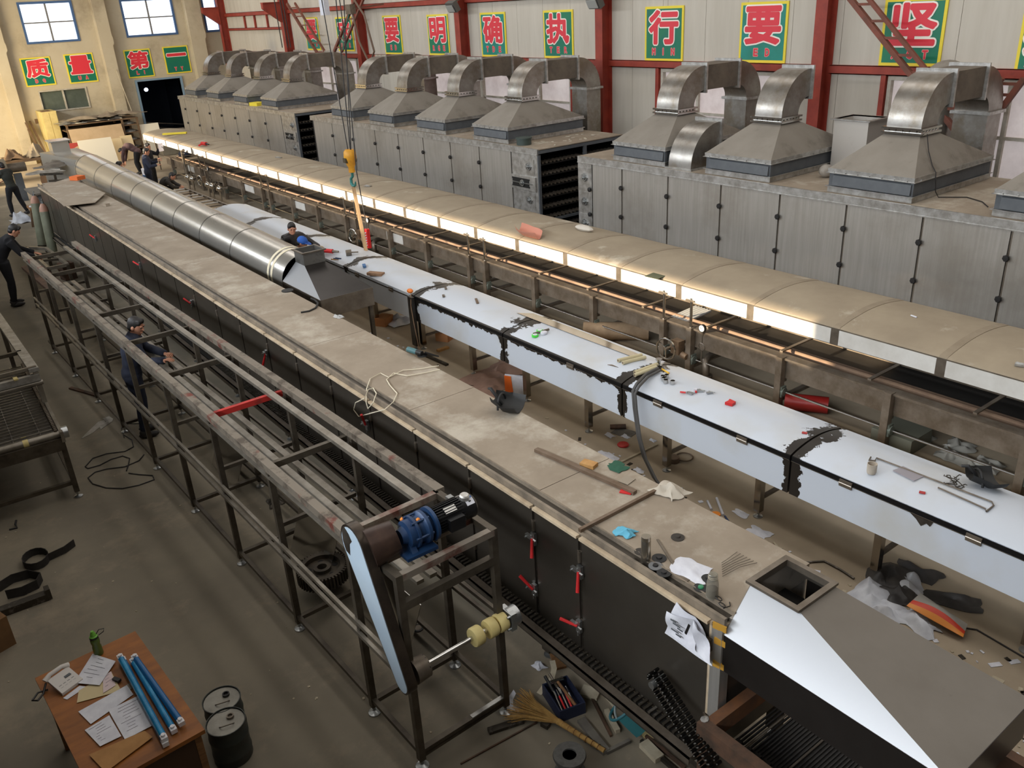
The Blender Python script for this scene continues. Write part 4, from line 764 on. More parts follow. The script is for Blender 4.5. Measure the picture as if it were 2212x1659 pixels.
MB().cyl(FP(.30, -.05, TH+.10), FP(.26, .15, TH+.13), .15, .13, n=24).build('shaft_cover', M('brown_black_cover', (58, 46, 42), .3, .5, (86, 66, 56), 4), c)
MB().cyl(FP(-.02, -.0, 1.0), FP(-.02, .12, 1.0), .10, .09, n=20).build('lower_boss', m_steel, c)
# roller shaft across the frame end
s = thing('roller_shaft', FP(-.02, .45, 1.0), 'polished shaft with cream plastic rollers across the frame end', 'roller shaft')
MB().cyl(FP(-.02, .0, 1.0), FP(-.02, .96, 1.0), .022, n=14).build('shaft', m_chrome, s)
m_cream = M('cream_nylon', (222, 204, 140), .5, 0, (206, 186, 122), 6)
for w in (.55, .69, .79): MB().lathe([(.024, 0), (.075, .004), (.08, .015), (.08, .075), (.075, .086), (.024, .09)], FP(-.02, w, 1.0), FN, 24).build('nylon_roller', m_cream, s)
bb = MB(); bb.box(FP(-.02, .915, 1.0), (.05, .16, .16)); bb.cyl(FP(-.02, .90, 1.0), FP(-.02, .99, 1.0), .085, n=18); 
for dy, dz in ((-.06, .06), (.06, .06), (.06, -.06), (-.06, -.06)): bb.cyl(FP(-.02+dy, .86, 1.0+dz), FP(-.02+dy, .95, 1.0+dz), .012, n=6)
bb.build('flange_bearing', m_zinc, s)
k = MB(); k.lathe([(.02, 0), (.07, 0), (.07, .02), (.02, .02)], FP(-.02, .10, 1.0), FN, 18)
for i in range(14): a = i*2*math.pi/14; k.beam(FP(-.02, .11, 1.0)+V((0, math.cos(a)*.065, math.sin(a)*.065)), FP(-.02, .11, 1.0)+V((0, math.cos(a)*.09, math.sin(a)*.09)), .012)
k.build('sprocket', m_knob, s)
s = thing('roller_shaft', FP(.55, .75, TH-.02), 'short shaft with cream rollers and bearings behind the motor on the frame', 'roller shaft')
for w in (.60, .16): MB().lathe([(.0, 0), (.07, .004), (.075, .015), (.075, .08), (.07, .09), (0, .094)], FP(.50, w, TH-.02), FN, 22).build('nylon_roller', m_cream, s)
MB().cyl(FP(.50, .1, TH-.02), FP(.50, .9, TH-.02), .02, n=12).build('shaft', m_chrome, s)
bb = MB(); bb.box(FP(.5, .83, TH-.02), (.05, .16, .14)); bb.cyl(FP(.5, .8, TH-.02), FP(.5, .9, TH-.02), .07, n=16); bb.build('flange_bearing', m_zinc, s)
# big cast gear lying on the base rails
G = V((2.60, 7.08, .19)); g = thing('cast_gear', G, 'big dark cast gear wheel lying on the frame base rails', 'gear')
k = MB(); k.lathe([(.05, 0), (.05, .13), (.09, .13), (.09, .09), (.19, .09), (.19, .14), (.24, .14), (.24, 0), (.05, 0)], G, n=40); 
for i in range(44): a = 2*math.pi*i/44; u = V((math.cos(a), math.sin(a), 0)); k.beam(G+u*.238+V((0, 0, .07)), G+u*.268+V((0, 0, .07)), .017, .14)
k.build('rim', M('cast_iron', (62, 56, 48), .6, .5, (84, 74, 62), 9), g)
for i in range(5): a = 2*math.pi*i/5; u = V((math.cos(a), math.sin(a), 0)); MB().lathe([(0, 0), (.03, 0), (.03, .002), (0, .002)], G+u*.14+V((0, 0, .0905)), n=14).build('lightening_hole', m_black, g)
# loose sheet metal under the frame
for s_, w_, lbl in ((3.1, .55, 'bright folded steel sheet lying under the frame below the red cross bar'), (5.7, .62, 'bright steel sheet leaning inside the frame in front of the worker'), (1.6, .6, 'pale steel sheet standing inside the frame near the motor')):
    P = FP(s_, w_, 0); q = MB(); q.prism([P+V((-.05, -.5, .03)), P+V((.16, -.5, .55)), P+V((.16, .45, .5)), P+V((-.05, .4, .03))], (0, 0, 0), (.006, 0, 0)); single('steel_sheet', q, m_chrome, lbl, 'steel sheet')
# ---------------------------------------------------------------- loose things on the tunnel top
def T(px, py, dz=.003): return GZ(px, py, DT+dz)
def WC(px, py):
    P = GZ(px, py, 1.03)
    for _ in range(5): P = GZ(px, py, lidz(min(1, max(0, (P.x-WX0)/(WX1-WX0))))+.003)
    return P
def Fl(px, py, z=0): return GZ(px, py, z)
def crumple(c, rx, ry, h, seed, nx=9, ny=9, rz=0.0, th=.003):
    r = random.Random(seed); k = 4; H = [[r.random() for _ in range(k+2)] for _ in range(k+2)]; G_ = [[r.random()-.5 for _ in range(k+2)] for _ in range(k+2)]; E = [r.uniform(.72, 1.1) for _ in range(14)]; R = Matrix.Rotation(rz, 3, 'Z'); nx = ny = 14
    def sm(T_, u, v):
        a, b = u*k, v*k; i, j = int(a), int(b); f, g = a-i, b-j; return (T_[j][i]*(1-f)+T_[j][i+1]*f)*(1-g)+(T_[j+1][i]*(1-f)+T_[j+1][i+1]*f)*g
    def f(u, v):
        a = (math.atan2(2*v-1, 2*u-1)+math.pi)/(2*math.pi)*13.99; i = int(a); e = E[i]*(1-(a-i))+E[(i+1) % 14]*(a-i); x, y = (2*u-1)*rx*e, (2*v-1)*ry*e; q = min(1, 1.5*(1-max(abs(2*u-1), abs(2*v-1))))
        fold = abs(sm(G_, u, v))*2
        return V(c)+R @ V((x+sm(G_, u, v)*rx*.35, y+sm(G_, v, u)*ry*.35, th+.002+h*(q*.75*sm(H, u, v)+.35*fold*(.3+.7*q))))
    return MB().grid(nx, ny, f, th)
m_mousse = M('black_rubber', (34, 34, 34), .6); m_tan = M('tan_wood', (196, 150, 92), .7, 0, (170, 124, 70), 8); m_oxbar = M('brown_bar', (126, 108, 92), .6, .3, (104, 84, 66), 5)
m_beige = M('beige_rope', (222, 212, 188), .8); m_disc = M('grinding_disc', (58, 52, 46), .85); m_discb = M('black_disc', (30, 30, 30), .6); m_blue = MATS['reducer_blue']
def dustpan(P, rz, label, tilt=0.0):
    t = thing('dustpan', P, label, 'dustpan', 'black rubber dustpans'); R = Matrix.Rotation(rz, 3, 'Z')
    def f(u, v):
        a = (u-.5)*2; w = .17+.03*v; x = a*w*(1-.55*v*v if v > .55 else 1); y = -.16+.30*v; z = .012+.10*abs(a)**3+.15*max(0, v-.45)**1.0*(1-.3*abs(a)); return P+R @ V((x, y, z))
    MB().grid(14, 10, f, .008).build('scoop', m_mousse, t)
    pts = [P+R @ V(q) for q in ((0, .04, .06), (-.02, .10, .16), (-.0, .16, .22), (.04, .20, .20))]; MB().tube(pts, [.016, .018, .018, .014], 10).build('handle', m_mousse, t)
    pts = [P+R @ V((.11*math.cos(a), .05+.0*math.sin(a), .04+.13*math.sin(a))) for a in (math.pi*i/10 for i in range(11))]; MB().tube(pts, .012, 8).build('grip_band', m_mousse, t)
dustpan(T(1094, 885, .0), .55, 'black rubber dustpan on the dark tunnel top, by the rear edge')
def flatdisc(P, r, mat, label, hub=None, h=.004, tilt=0):
    t = thing('grinding_disc', P, label, 'grinding disc', 'discs on the tunnel top'); MB().lathe([(.011, 0), (r, 0), (r, h), (r*.45, h+.002), (.011, h)], P, n=28).build('disc', mat, t)
    if hub: MB().lathe([(.011, 0), (r*.42, 0), (r*.36, .012), (.012, .014)], P+V((0, 0, h)), n=20).build('centre', hub, t)
flatdisc(T(1464, 1161), .052, m_disc, 'worn brown cutting disc lying alone in the middle of the tunnel top', m_paper if False else m_disc)
flatdisc(T(1424, 1206), .055, m_discb, 'black grinding disc just right of the steel cup', m_knob)
flatdisc(T(1416, 1223), .052, M('grey_flap', (112, 112, 112), .7), 'grey-rimmed flap disc between two black discs near the steel cup', m_knob)
flatdisc(T(1434, 1238), .052, m_discb, 'black grinding disc left of the crumpled paper', m_knob)
flatdisc(T(1514, 1270), .052, m_discb, 'black disc with a green centre, beside the glass jar', M('green_centre', (52, 128, 88), .5))
flatdisc(T(1530, 1250, .008), .05, m_discb, 'black disc half hidden behind the glass jar', m_knob)
flatdisc(T(1383, 1192), .045, m_disc, 'dusty brown disc left of the steel cup', None)
def cup(P, r, h, mat, label, name='steel_cup', cat='cup'):
    t = thing(name, P, label, cat); MB().lathe([(0, 0), (r, 0), (r, h*.80), (r*.93, h*.82), (r*.93, h*.86), (r, h*.87), (r*.97, h)], P, n=26).build('body', mat, t); MB().lathe([(0, h*.93), (r*.9, h*.93), (r*.97, h), (r*.90, h*.985), (0, h*.95)], P, n=24).build('lid', M('brass_lid', (150, 130, 92), .3, .8), t)
cup(T(1395, 1207), .036, .20, M('brushed_cup', (168, 160, 146), .25, .9), 'tall brushed steel flask cup standing on the tunnel top')
P = T(1538, 1288); t = thing('glass_jar', P, 'dusty glass jar with dark liquid standing on the tunnel corner', 'jar')
MB().lathe([(0, 0), (.044, 0), (.045, .02), (.042, .11), (.034, .15), (.030, .16), (.032, .185), (.028, .19)], P, n=24).build('glass', M('dirty_glass', (150, 144, 130), .12, 0, alpha=.55), t); MB().lathe([(0, .006), (.038, .006), (.038, .07), (0, .07)], P, n=20).build('tea', M('dark_tea', (58, 44, 34), .3), t)
for z in (.160, .172): MB().ring(P+V((0, 0, z)), .032, .003, (0, 0, 1), 20, 5).build('thread', M('jar_thread', (168, 158, 140), .3), t)
P = T(1556, 1305); t = thing('spectacles', P, 'black-framed spectacles folded on the tunnel corner', 'glasses')
for sx in (-.033, .033): MB().ring(P+V((sx*.55, sx*.9, .022)), .024, .0035, (.4, -.25, .9), 18, 6).build('rim', m_knob, t)
MB().tube([P+V((-.005, -.008, .02)), P+V((.005, .008, .022))], .003, 6).build('bridge', m_knob, t); MB().tube([P+V((-.03, -.05, .01)), P+V((.03, -.06, .005)), P+V((.06, -.03, .004))], .0035, 6).build('temple', m_knob, t)
single('paper_sheet', crumple(T(1496, 1236), .12, .15, .02, 3, rz=.3, th=.001), m_paper, 'crumpled white paper sheet under the discs on the tunnel corner', 'paper', 'papers by the tunnel corner')
# sheets hanging over the tunnel edge
t = thing('hanging_sheets', T(1515, 1345), 'white printed sheets hanging down over the tunnel gutter at the last door', 'papers')
def hang(c4, off, nm, mat=None):
    q = [GX(*p, DX0-.07-off) for p in c4]
    def f(u, v): a = q[0].lerp(q[1], u); b = q[3].lerp(q[2], u); p = a.lerp(b, v); return p+V((-.02*math.sin(v*5+u*3)-.03*v*v, 0, 0))
    g = MB().grid(8, 8, f); o = g.build(nm, mat or m_paper, t); return q
q = hang(((1462, 1300), (1502, 1332), (1549, 1432), (1438, 1366)), .01, 'sheet'); q = hang(((1440, 1320), (1498, 1338), (1512, 1400), (1446, 1366)), .03, 'front_sheet'); hang(((1498, 1340), (1520, 1370), (1545, 1430), (1505, 1405)), .05, 'rolled_sheet')
for i in range(5):
    p = q[0].lerp(q[1], .35+.1*(i % 3)).lerp(q[3].lerp(q[2], .35+.1*(i % 3)), .2+.14*i); MB().box(p+V((-.035, 0, 0)), (.002, .05+.02*(i % 2), .012)).build('print_line', m_band, t)
MB().box(q[1].lerp(q[2], .35)+V((-.05, .03, .01)), (.006, .018, .10), 0, Matrix.Rotation(.3, 3, 'X')).build('clip', m_knob, t)
# blue mask, boards, bars and rags on the tunnel top
single('face_mask', crumple(T(1352, 1153), .07, .09, .06, 11, 8, 8, .5), M('mask_blue', (96, 172, 198), .8), 'pale blue disposable face mask on the tunnel top', 'mask')
single('flat_bar', MB().beam(T(1158, 971, .02), T(1372, 1064, .02), .05, .03), m_oxbar, 'long brown flat bar lying lengthwise on the tunnel top', 'bar')
single('angle_bar', MB().beam(T(1252, 1146, .018), T(1430, 1053, .018), .03, .03), m_oxbar, 'thin bar laid across the tunnel top between gutter and plastic bag', 'bar')
single('wood_block', MB().box(T(1272, 1007, .0)+V((0, 0, .02)), (.09, .14, .035), .3), m_tan, 'small tan wooden block on the tunnel top by the long bar', 'block')
single('green_rag', crumple(T(1334, 1009), .07, .09, .012, 5, 6, 6), M('dark_green_rag', (40, 84, 64), .9), 'dark green rag at the rear edge of the tunnel top', 'rag')
single('grey_card', MB().box(T(1354, 1038)+V((0, 0, .003)), (.12, .10, .005), .2), M('grey_card', (150, 138, 122), .8), 'small grey card on the tunnel top next to the bar end', 'card')
single('red_strip', MB().box(T(1352, 1064)+V((0, 0, .006)), (.05, .10, .01), .5), m_clampred, 'red strip under the end of the long brown bar', 'strip')
P = T(1448, 1063); single('plastic_bag', crumple(P, .12, .13, .10, 21, 10, 10), M('cloudy_bag', (196, 186, 170), .5, alpha=.85), 'crumpled cloudy plastic bag on the rear edge of the tunnel top', 'plastic bag')
w = T(1590, 1228); 
for i in range(7): single('welding_wire', MB().tube([w+V((-.15+.02*i, .0+.018*i, .006)), w+V((.02, -.02+.02*i, .016)), w+V((.16, -.06+.03*i, .006))], .0025, 5), m_steel, ('first', 'second', 'third', 'fourth', 'fifth', 'sixth', 'seventh')[i]+' welding wire from the near side of the fan beside the square chimney', 'wire', 'welding wires by the chimney')
single('file', MB().beam(T(1420, 1165, .006), T(1455, 1220, .006), .016, .006), m_steel, 'thin flat file pointing at the crumpled paper', 'file')
single('scraper', MB().sheet([T(1455, 1242), T(1480, 1245), T(1495, 1252), T(1480, 1258), T(1460, 1250)], .004), m_steel, 'leaf-shaped scraper blade beside the black discs', 'scraper')
lp = [(948, 790), (905, 797), (870, 800), (840, 815), (822, 806), (800, 818), (792, 840), (791, 870), (795, 883), (806, 870), (813, 850), (806, 838), (795, 842), (788, 860), (768, 870), (764, 885), (775, 900), (800, 893), (830, 885), (850, 868), (858, 850), (842, 832), (835, 820), (850, 806), (880, 812), (920, 805), (950, 798)]
single('looped_rope', MB().tube([T(px, py, .014) if not (760 < px < 815 and py > 862) else GX(px, py, DX0-.08) for px, py in lp], .006, 6), m_beige, 'cream cord lying in loops on the tunnel top and over its gutter', 'cord')
P = T(900, 768); t = thing('angle_grinder', P, 'teal and black angle grinder at the rear edge of the tunnel top', 'grinder')
MB().cyl(P+V((-.03, .14, .05)), P+V((.0, -.02, .05)), .034, n=12).build('motor_housing', M('teal_tool', (70, 108, 112), .5), t); MB().cyl(P+V((0, -.02, .05)), P+V((.02, -.1, .05)), .036, .03, n=12).build('gear_head', m_knob, t); MB().lathe([(0, 0), (.06, 0), (.06, .005), (0, .005)], P+V((.02, -.1, .02)), n=20).build('disc', m_discb, t); MB().prism([P+V((.06, -.05, .005)), P+V((.16, -.24, .005)), P+V((.02, -.16, .08))], (0, 0, 0), (.012, 0, .01)).build('guard', m_knob, t)
arc = [T(650, 675, .01), T(668, 672, .01), T(682, 665, .012), T(687, 655, .014), T(680, 648, .012), T(672, 645, .01)]
single('rubber_strip', MB().tube(arc, .014, 6), m_mousse, 'curved black rubber strip on the tunnel top before the square chimney hood', 'strip')
single('rubber_ring', MB().lathe([(.03, 0), (.09, 0), (.09, .01), (.03, .01)], T(621, 628), n=20), m_mousse, 'dark rubber disc lying at the tunnel rear edge beside the cream taped duct', 'disc')
single('acrylic_offcut', crumple(T(731, 685), .06, .08, .06, 8, 5, 5), m_glassy, 'small clear plastic offcut on the rear edge of the tunnel top', 'offcut')
P = T(210, 425, 0); single('loose_plate', MB().prism([T(92, 402, .05), T(150, 385, .05), T(228, 418, .06), T(206, 438, .06), T(138, 446, .07)], (0, 0, 0), (0, 0, .012)), m_dust, 'dusty loose sheet plate lying skewed on the far tunnel top', 'plate')
P = T(168, 388, .07); single('orange_box', MB().box(P+V((0, 0, .05)), (.26, .3, .10), .5), M('orange_carton', (226, 112, 52), .7), 'orange carton on the far end of the tunnel top', 'carton')
P = T(122, 392, .0); t = thing('iron_fixture', P, 'dark iron clamp fixture standing on the far end of the tunnel top', 'fixture'); MB().beam(P+V((-.3, .3, .2)), P+V((.2, -.1, .2)), .06).build('crossbar', m_seam, t); MB().beam(P+V((.0, .0, 0)), P+V((0, .0, .2)), .06).build('post', m_seam, t); MB().beam(P+V((.2, -.15, .03)), P+V((-.15, .1, .03)), .08, .05).build('base', m_seam, t)
for i, (px, py, a, b) in enumerate(((112, 360, .5, .35), (98, 372, .45, .3), (118, 352, .3, .3))): single('torn_sheet', crumple(T(px, py, .02+.03*i), a, b, .12, 40+i, 7, 7), m_hood2 if i != 1 else m_alum, ('bent grey sheet offcut topmost at the far end of the tunnel', 'shiny sheet offcut in the middle of the far end pile', 'bent sheet offcut at the very end of the tunnel top')[i], 'offcut', 'sheet offcuts at the tunnel end')
P = T(230, 445); single('small_block', MB().box(P+V((0, 0, .03)), (.10, .14, .06), .3), m_dust, 'small dusty block on the far part of the tunnel top', 'block')
# ---------------------------------------------------------------- loose things on the white conveyor
dustpan(WC(2120, 1048), .9, 'black rubber dustpan lying on the white conveyor at the right')
P = WC(1882, 1022); single('plastic_mug', MB().lathe([(0, 0), (.040, 0), (.046, .02), (.048, .11), (.043, .11), (.042, .02), (0, .015)], P, n=22), M('dusty_mug', (196, 184, 168), .6, 0, (172, 158, 140), 8), 'dusty pale plastic mug standing on the white conveyor', 'mug')
rod = [(1880, 996), (1877, 990), (1886, 988), (1892, 996), (1876, 998)]
single('bent_rod', MB().tube([WC(px, py)+V((0, 0, .01)) for px, py in ((1881, 989), (1877, 996), (1890, 997), (1893, 991), (2142, 1086), (2146, 1094), (2130, 1107), (2128, 1101), (2026, 1055))], .008, 8), m_steel, 'long bent steel rod with a hooked end lying on the white conveyor', 'rod')
P = WC(1962, 1024); single('plastic_plate', MB().box(P+V((0, 0, .006)), (.15, .24, .008), -.15), M('smoky_plate', (176, 170, 176), .3, 0, alpha=.6), 'smoky clear plastic plate under the bent rod', 'plate')
P = WC(2062, 1045); t = thing('hook_pile', P, 'small tangle of bent wire hooks beside the dustpan on the white conveyor', 'hooks'); rnd = random.Random(9)
for i in range(9): a = rnd.random()*6.28; c = P+V((rnd.uniform(-.06, .06), rnd.uniform(-.09, .09), .012+.006*i)); d = V((math.cos(a), math.sin(a), 0)); e = V((-d.y, d.x, 0)); MB().tube([c-d*.06+e*.02, c-d*.06, c+d*.05, c+d*.05+e*.03, c+d*.02+e*.035], .005, 6).build('hook', m_seam, t)
for px, py, l in ((1992, 1065, 'small red candy wrapper on the white conveyor below the bent rod'), (1738, 936, 'small red wrapper beside the big peeled patch on the white conveyor')): single('candy_wrapper', MB().box(WC(px, py)+V((0, 0, .006)), (.035, .055, .01), .4), M('dull_red', (176, 54, 52), .5), l, 'wrapper')
P = WC(1576, 873); single('red_plastic_piece', MB().prism([P+V(q) for q in ((-.05, .03, 0), (-.03, -.06, 0), (.05, -.05, 0), (.06, .05, 0), (.01, .03, 0))], (0, 0, 0), (0, 0, .035)), m_clampred, 'red plastic part standing on the white conveyor', 'plastic part')
for i, (px, py, c, l) in enumerate(((1490, 851, 1, 'loose toggle clamp with a red grip, left of the white cube on the white conveyor'), (1512, 846, 1, 'loose toggle clamp with a red grip, right of the white cube'), (1533, 850, 0, 'small zinc clamp without a grip, rightmost of the loose clamps'))):
    P = WC(px, py); t = thing('loose_clamp', P, l, 'clamp', 'loose clamps on the white conveyor'); b = MB(); b.box(P+V((0, 0, .012)), (.03, .08, .02), .6*i); b.cyl(P+V((.02, .03, .02)), P+V((.03, -.05, .02)), .008, n=6); b.build('linkage', m_zinc, t)
    if c: MB().cyl(P+V((-.03, .04, .015)), P+V((-.06, .10, .012)) if i == 0 else P+V((-.07, .0, .012)), .012, n=8).build('grip', m_clampred, t)
single('white_cube', MB().box(WC(1503, 846)+V((0, 0, .02)), (.04, .04, .04), .4), m_paper, 'small white plastic cube between the loose clamps', 'cube')
for i, (px, py) in enumerate(((1432, 818), (1440, 816), (1434, 822), (1438, 827), (1453, 829))): single('steel_sleeve', MB().lathe([(0, 0), (.03, 0), (.03, .045), (.026, .045), (.025, .004)], WC(px, py)+V((0, 0, 0)), n=18), m_chrome, ('rearmost left of the five steel sleeves on the white conveyor', 'rear right steel sleeve of the cluster of four', 'front left steel sleeve of the cluster of four', 'front right steel sleeve of the cluster of four', 'steel sleeve standing apart to the right of the other four')[i], 'sleeve', 'steel sleeves on the white conveyor')
m_tube = M('cream_tube', (198, 186, 150), .6)
for i, (a, b, l) in enumerate((((1335, 783), (1386, 771), 'rear cream tube of the pair beyond the dark seam'), ((1345, 788), (1394, 776), 'front cream tube of the pair beyond the dark seam'), ((1371, 809), (1420, 791), 'rear cream tube lying across the dark seam'), ((1371, 815), (1418, 797), 'front cream tube lying across the dark seam'))):
    A, B = WC(*a)+V((0, 0, .028)), WC(*b)+V((0, 0, .028)); m = MB(); m.cyl(A, B, .026, n=12); m.mi = 1; m.cyl(A-(B-A).normalized()*.001, A, .016, n=10); single('cream_tube', m, [m_tube, m_oxbar], l, 'tube', 'cream tubes by the dark seam')
single('yellow_pencil', MB().cyl(WC(1430, 799)+V((0, 0, .012)), WC(1445, 808)+V((0, 0, .012)), .012, n=6), M('pencil_yellow', (236, 186, 60), .5), 'yellow pencil at the seam of the white conveyor', 'pencil')
single('metal_sliver', MB().sheet([WC(1312, 788), WC(1322, 788), WC(1336, 794)], .004), m_oxbar, 'dark triangular blade beside the cream tubes', 'blade')
P = WC(1423, 790); single('small_valve', MB().lathe([(0, 0), (.05, 0), (.05, .02), (.025, .03), (.025, .07), (.045, .08), (.045, .10), (0, .1)], P, n=14), m_chrome, 'small steel valve body standing at the rear edge of the white conveyor', 'valve')
for i, (px, py, l) in enumerate(((1156, 727, 'front green-edged tape reel'), (1166, 717, 'middle green-edged tape reel'), (1175, 721, 'rear white reel'))):
    P = WC(px, py); t = thing('tape_reel', P, l+' on the white conveyor by the bare strip', 'reel', 'reels by the bare strip'); MB().lathe([(.02, 0), (.05, 0), (.05, .03), (.02, .03)], P, n=18).build('rim', M('lime', (80, 220, 70), .5) if i < 2 else m_paper, t); MB().lathe([(0, .002), (.035, .002), (.035, .034), (0, .034)], P, n=16).build('core', m_paper, t)
single('drill_chuck', MB().cyl(WC(1152, 724)+V((0, .0, .02)), WC(1186, 714)+V((0, 0, .02)), .018, n=8), m_steel, 'thin grey tool bit lying among the reels', 'tool')
for px, py, w, m, l, c in ((1030, 651, .25, m_oxbar, 'brown cardboard sliver on the white conveyor', 'sliver'), (963, 624, .10, m_steel, 'short wire scrap on the white conveyor, upper one', 'wire'), (958, 640, .12, m_steel, 'short bent wire scrap on the white conveyor, lower one', 'wire')): single('scrap_piece', MB().box(WC(px, py)+V((0, 0, .008)), (.04, w, .012), -.5), m, l, c)
P = WC(812, 594); single('brown_rag', MB().box(P+V((0, 0, .025)), (.12, .32, .05), .5), M('brown_rag', (166, 132, 104), .9, 0, (140, 108, 82), 9, .2), 'folded brown rag on the white conveyor', 'rag')
P = WC(787, 576); single('blue_brush', MB().box(P+V((0, 0, .02)), (.06, .18, .03), -.4), M('steel_blue', (70, 112, 160), .6), 'small blue brush on the white conveyor behind the brown rag', 'brush')
P = WC(756, 553); t = thing('wire_spool', P, 'small grey spool lying on the white conveyor right of the gloved hand', 'spool'); MB().cyl(P+V((-.05, .06, .06)), P+V((.05, .02, .06)), .06, n=16).build('drum', m_steel, t); MB().cyl(P+V((.05, .02, .06)), P+V((.16, -.06, .06)), .015, n=8).build('axle', m_steel, t)
P = WC(712, 549); t = thing('power_drill', P, 'red power drill lying on the white conveyor beside the square chimney', 'drill'); MB().cyl(P+V((-.05, .14, .06)), P+V((.05, -.06, .06)), .045, n=10).build('body', m_clampred, t); MB().cyl(P+V((.05, -.06, .06)), P+V((.12, -.18, .06)), .03, .02, n=8).build('chuck', m_steel, t); MB().beam(P+V((-.05, .12, .05)), P+V((-.14, .10, .02)), .04).build('grip', m_knob, t)
P = WC(730, 560); t = thing('pliers', P, 'dark blue pliers lying by the red drill on the white conveyor', 'pliers'); MB().beam(P+V((-.06, .08, .012)), P+V((.05, -.04, .012)), .018).build('handle', m_blue, t); MB().beam(P+V((-.0, .1, .012)), P+V((.04, -.06, .014)), .018).build('handle', m_blue, t)
single('screwdriver', MB().cyl(P+V((-.12, .05, .015)), P+V((-.04, -.1, .015)), .014, .006, n=8), m_tan, 'tan-handled screwdriver near the pliers on the white conveyor', 'screwdriver')
# heavy black cable hanging over the seam to the floor
cc = [WC(1421, 800)+V((0, 0, .03)), WC(1395, 815)+V((0, 0, .04)), GX(1375, 830, WX0-.05), GX(1367, 845, WX0-.10), GX(1370, 880, WX0-.12), GX(1378, 940, WX0-.14), GX(1390, 985, WX0-.18), Fl(1412, 1030, .12), Fl(1428, 1052, .03)]
single('heavy_cable', MB().tube(cc, .022, 8), M('grey_cable', (82, 80, 78), .6), 'heavy grey cable hanging over the white conveyor seam down to the floor', 'cable')
single('heavy_cable', MB().tube([p+V((-.03, -.07, .0)) for p in cc], .018, 8), M('grey_cable', (82, 80, 78), .6), 'thinner cable running alongside the heavy grey one', 'cable')
# orange clip lamp and cable at a seam
P = GX(886, 632, WX0-.04); t = thing('clip_lamp', P, 'orange clip on a thin brown cable at the white conveyor seam', 'clip'); MB().ell(P+V((0, 0, .03)), (.05, .07, .04), 10, 7).build('shell', M('orange_shell', (228, 124, 48), .5), t); MB().tube([P+V((0, -.03, .02)), P+V((-.06, -.08, -.2)), P+V((-.05, -.1, -.5)), P+V((-.12, -.3, -.85)), V((P.x-.15, P.y-.35, .02))], .008, 6).build('cable', M('brown_cable', (140, 112, 88), .6), t)
# ---------------------------------------------------------------- hoist hanging from above
HB = GX(757, 345, 8.55); t = thing('hoist_hook_block', HB, 'yellow hoist hook block hanging on wire ropes over the canopy line', 'hoist block')
m_hy = M('hoist_yellow', (230, 166, 40), .5, 0, (196, 132, 34), 5)
MB().lathe([(0, .22), (.09, .22), (.13, .17), (.14, .05), (.10, -.10), (.07, -.16), (.07, -.27), (0, -.27)], HB, n=20).build('casing', m_hy, t)
m = MB(); m.box(HB+V((-.02, -.0, .0)), (.26, .02, .02)); m.box(HB+V((-.02, 0, .0)), (.265, .12, .10)); m.build('warning_band', M('faded_black', (70, 60, 40), .6), t)
hk = [HB+V((0, 0, -.27)), HB+V((0, 0, -.36)), HB+V((0, .09, -.42)), HB+V((0, .10, -.52)), HB+V((0, .02, -.58)), HB+V((0, -.08, -.54)), HB+V((0, -.11, -.46))]
MB().tube(hk, [.03, .03, .032, .036, .036, .028, .012], 10).build('hook', M('teal_hook', (64, 128, 122), .5, .3), t)
for dx, px in ((-.06, 688), (.05, 722), (.08, 741)): MB().tube([HB+V((0, -dx, .2)), GX(px, -40, 8.9)], .012, 6).build('wire_rope', m_cable, t)
SP = WC(790, 541); 
hkb = HB+V((0, 0, -.57)); mm = MB()
for d in (0, .05): mm.prism([hkb+V((-.03, d, 0)), hkb+V((.03, d, 0)), SP+V((.03, d-.04, .0)), SP+V((-.03, d-.04, .0))], (0, 0, 0), (0, .008, 0))
single('lifting_strap', mm, M('tan_webbing', (186, 152, 112), .9), 'tan lifting strap hanging from the hook to the white conveyor edge', 'strap')
PD = GX(795, 515, 8.35); t = thing('pendant_control', PD, 'red pendant control box hanging on a cable beside the strap', 'pendant control')
MB().box(PD+V((0, 0, 0)), (.07, .10, .42)).build('box', m_clampred, t)
for k in range(6): MB().cyl(PD+V((-.035, 0, .13-.055*k)), PD+V((-.05, 0, .13-.055*k)), .016, n=8).build('button', m_paper, t)
MB().tube([PD+V((0, 0, .2)), PD+V((0, .02, .5)), GX(770, 370, 8.4), GX(742, 60, 8.7), GX(728, -40, 8.8)], .012, 6).build('cable', m_cable, t)
LP = GX(700, 10, 9.0); single('limit_box', MB().box(LP, (.12, .22, .42)), m_paper, 'white control box on the hoist rope at the top edge', 'box')
P = GX(757, 20, 14.5); t = thing('cable_bracket', P, 'grey pulley bracket with hanging cable loops at the column', 'bracket')
MB().box(P, (.2, .35, .3)).build('body', m_steel, t); MB().tube([P+V((0, -.1, -.1)), P+V((0, -.35, -1.0)), P+V((0, -.9, -1.7)), P+V((0, -1.3, -1.3)), P+V((0, -.9, -.2)), P+V((0, -.3, .3))], .035, 8).build('cable_loop', M('brown_loop', (104, 82, 66), .6), t); MB().tube([P+V((0, .1, -.1)), GX(741, 80, 14.4), GX(742, 108, 14.2)], .02, 6).build('drop_cable', m_green, t); MB().beam(P, (XW-.34, P.y-.2, P.z+.1), .06).build('arm', m_redb, t)
for a in ((593, 16), (605, 18), (611, 20)): 
    A = GX(a[0]-3, -14, 15.0); B = GX(a[0]+17, 103, 15.0)
    single('hanging_rope', MB().tube([A, B], .02, 6), m_cable, 'dark rope hanging in front of the far column, '+{593: 'leftmost', 605: 'middle', 611: 'rightmost'}[a[0]]+' of three', 'rope', 'ropes by the far column')
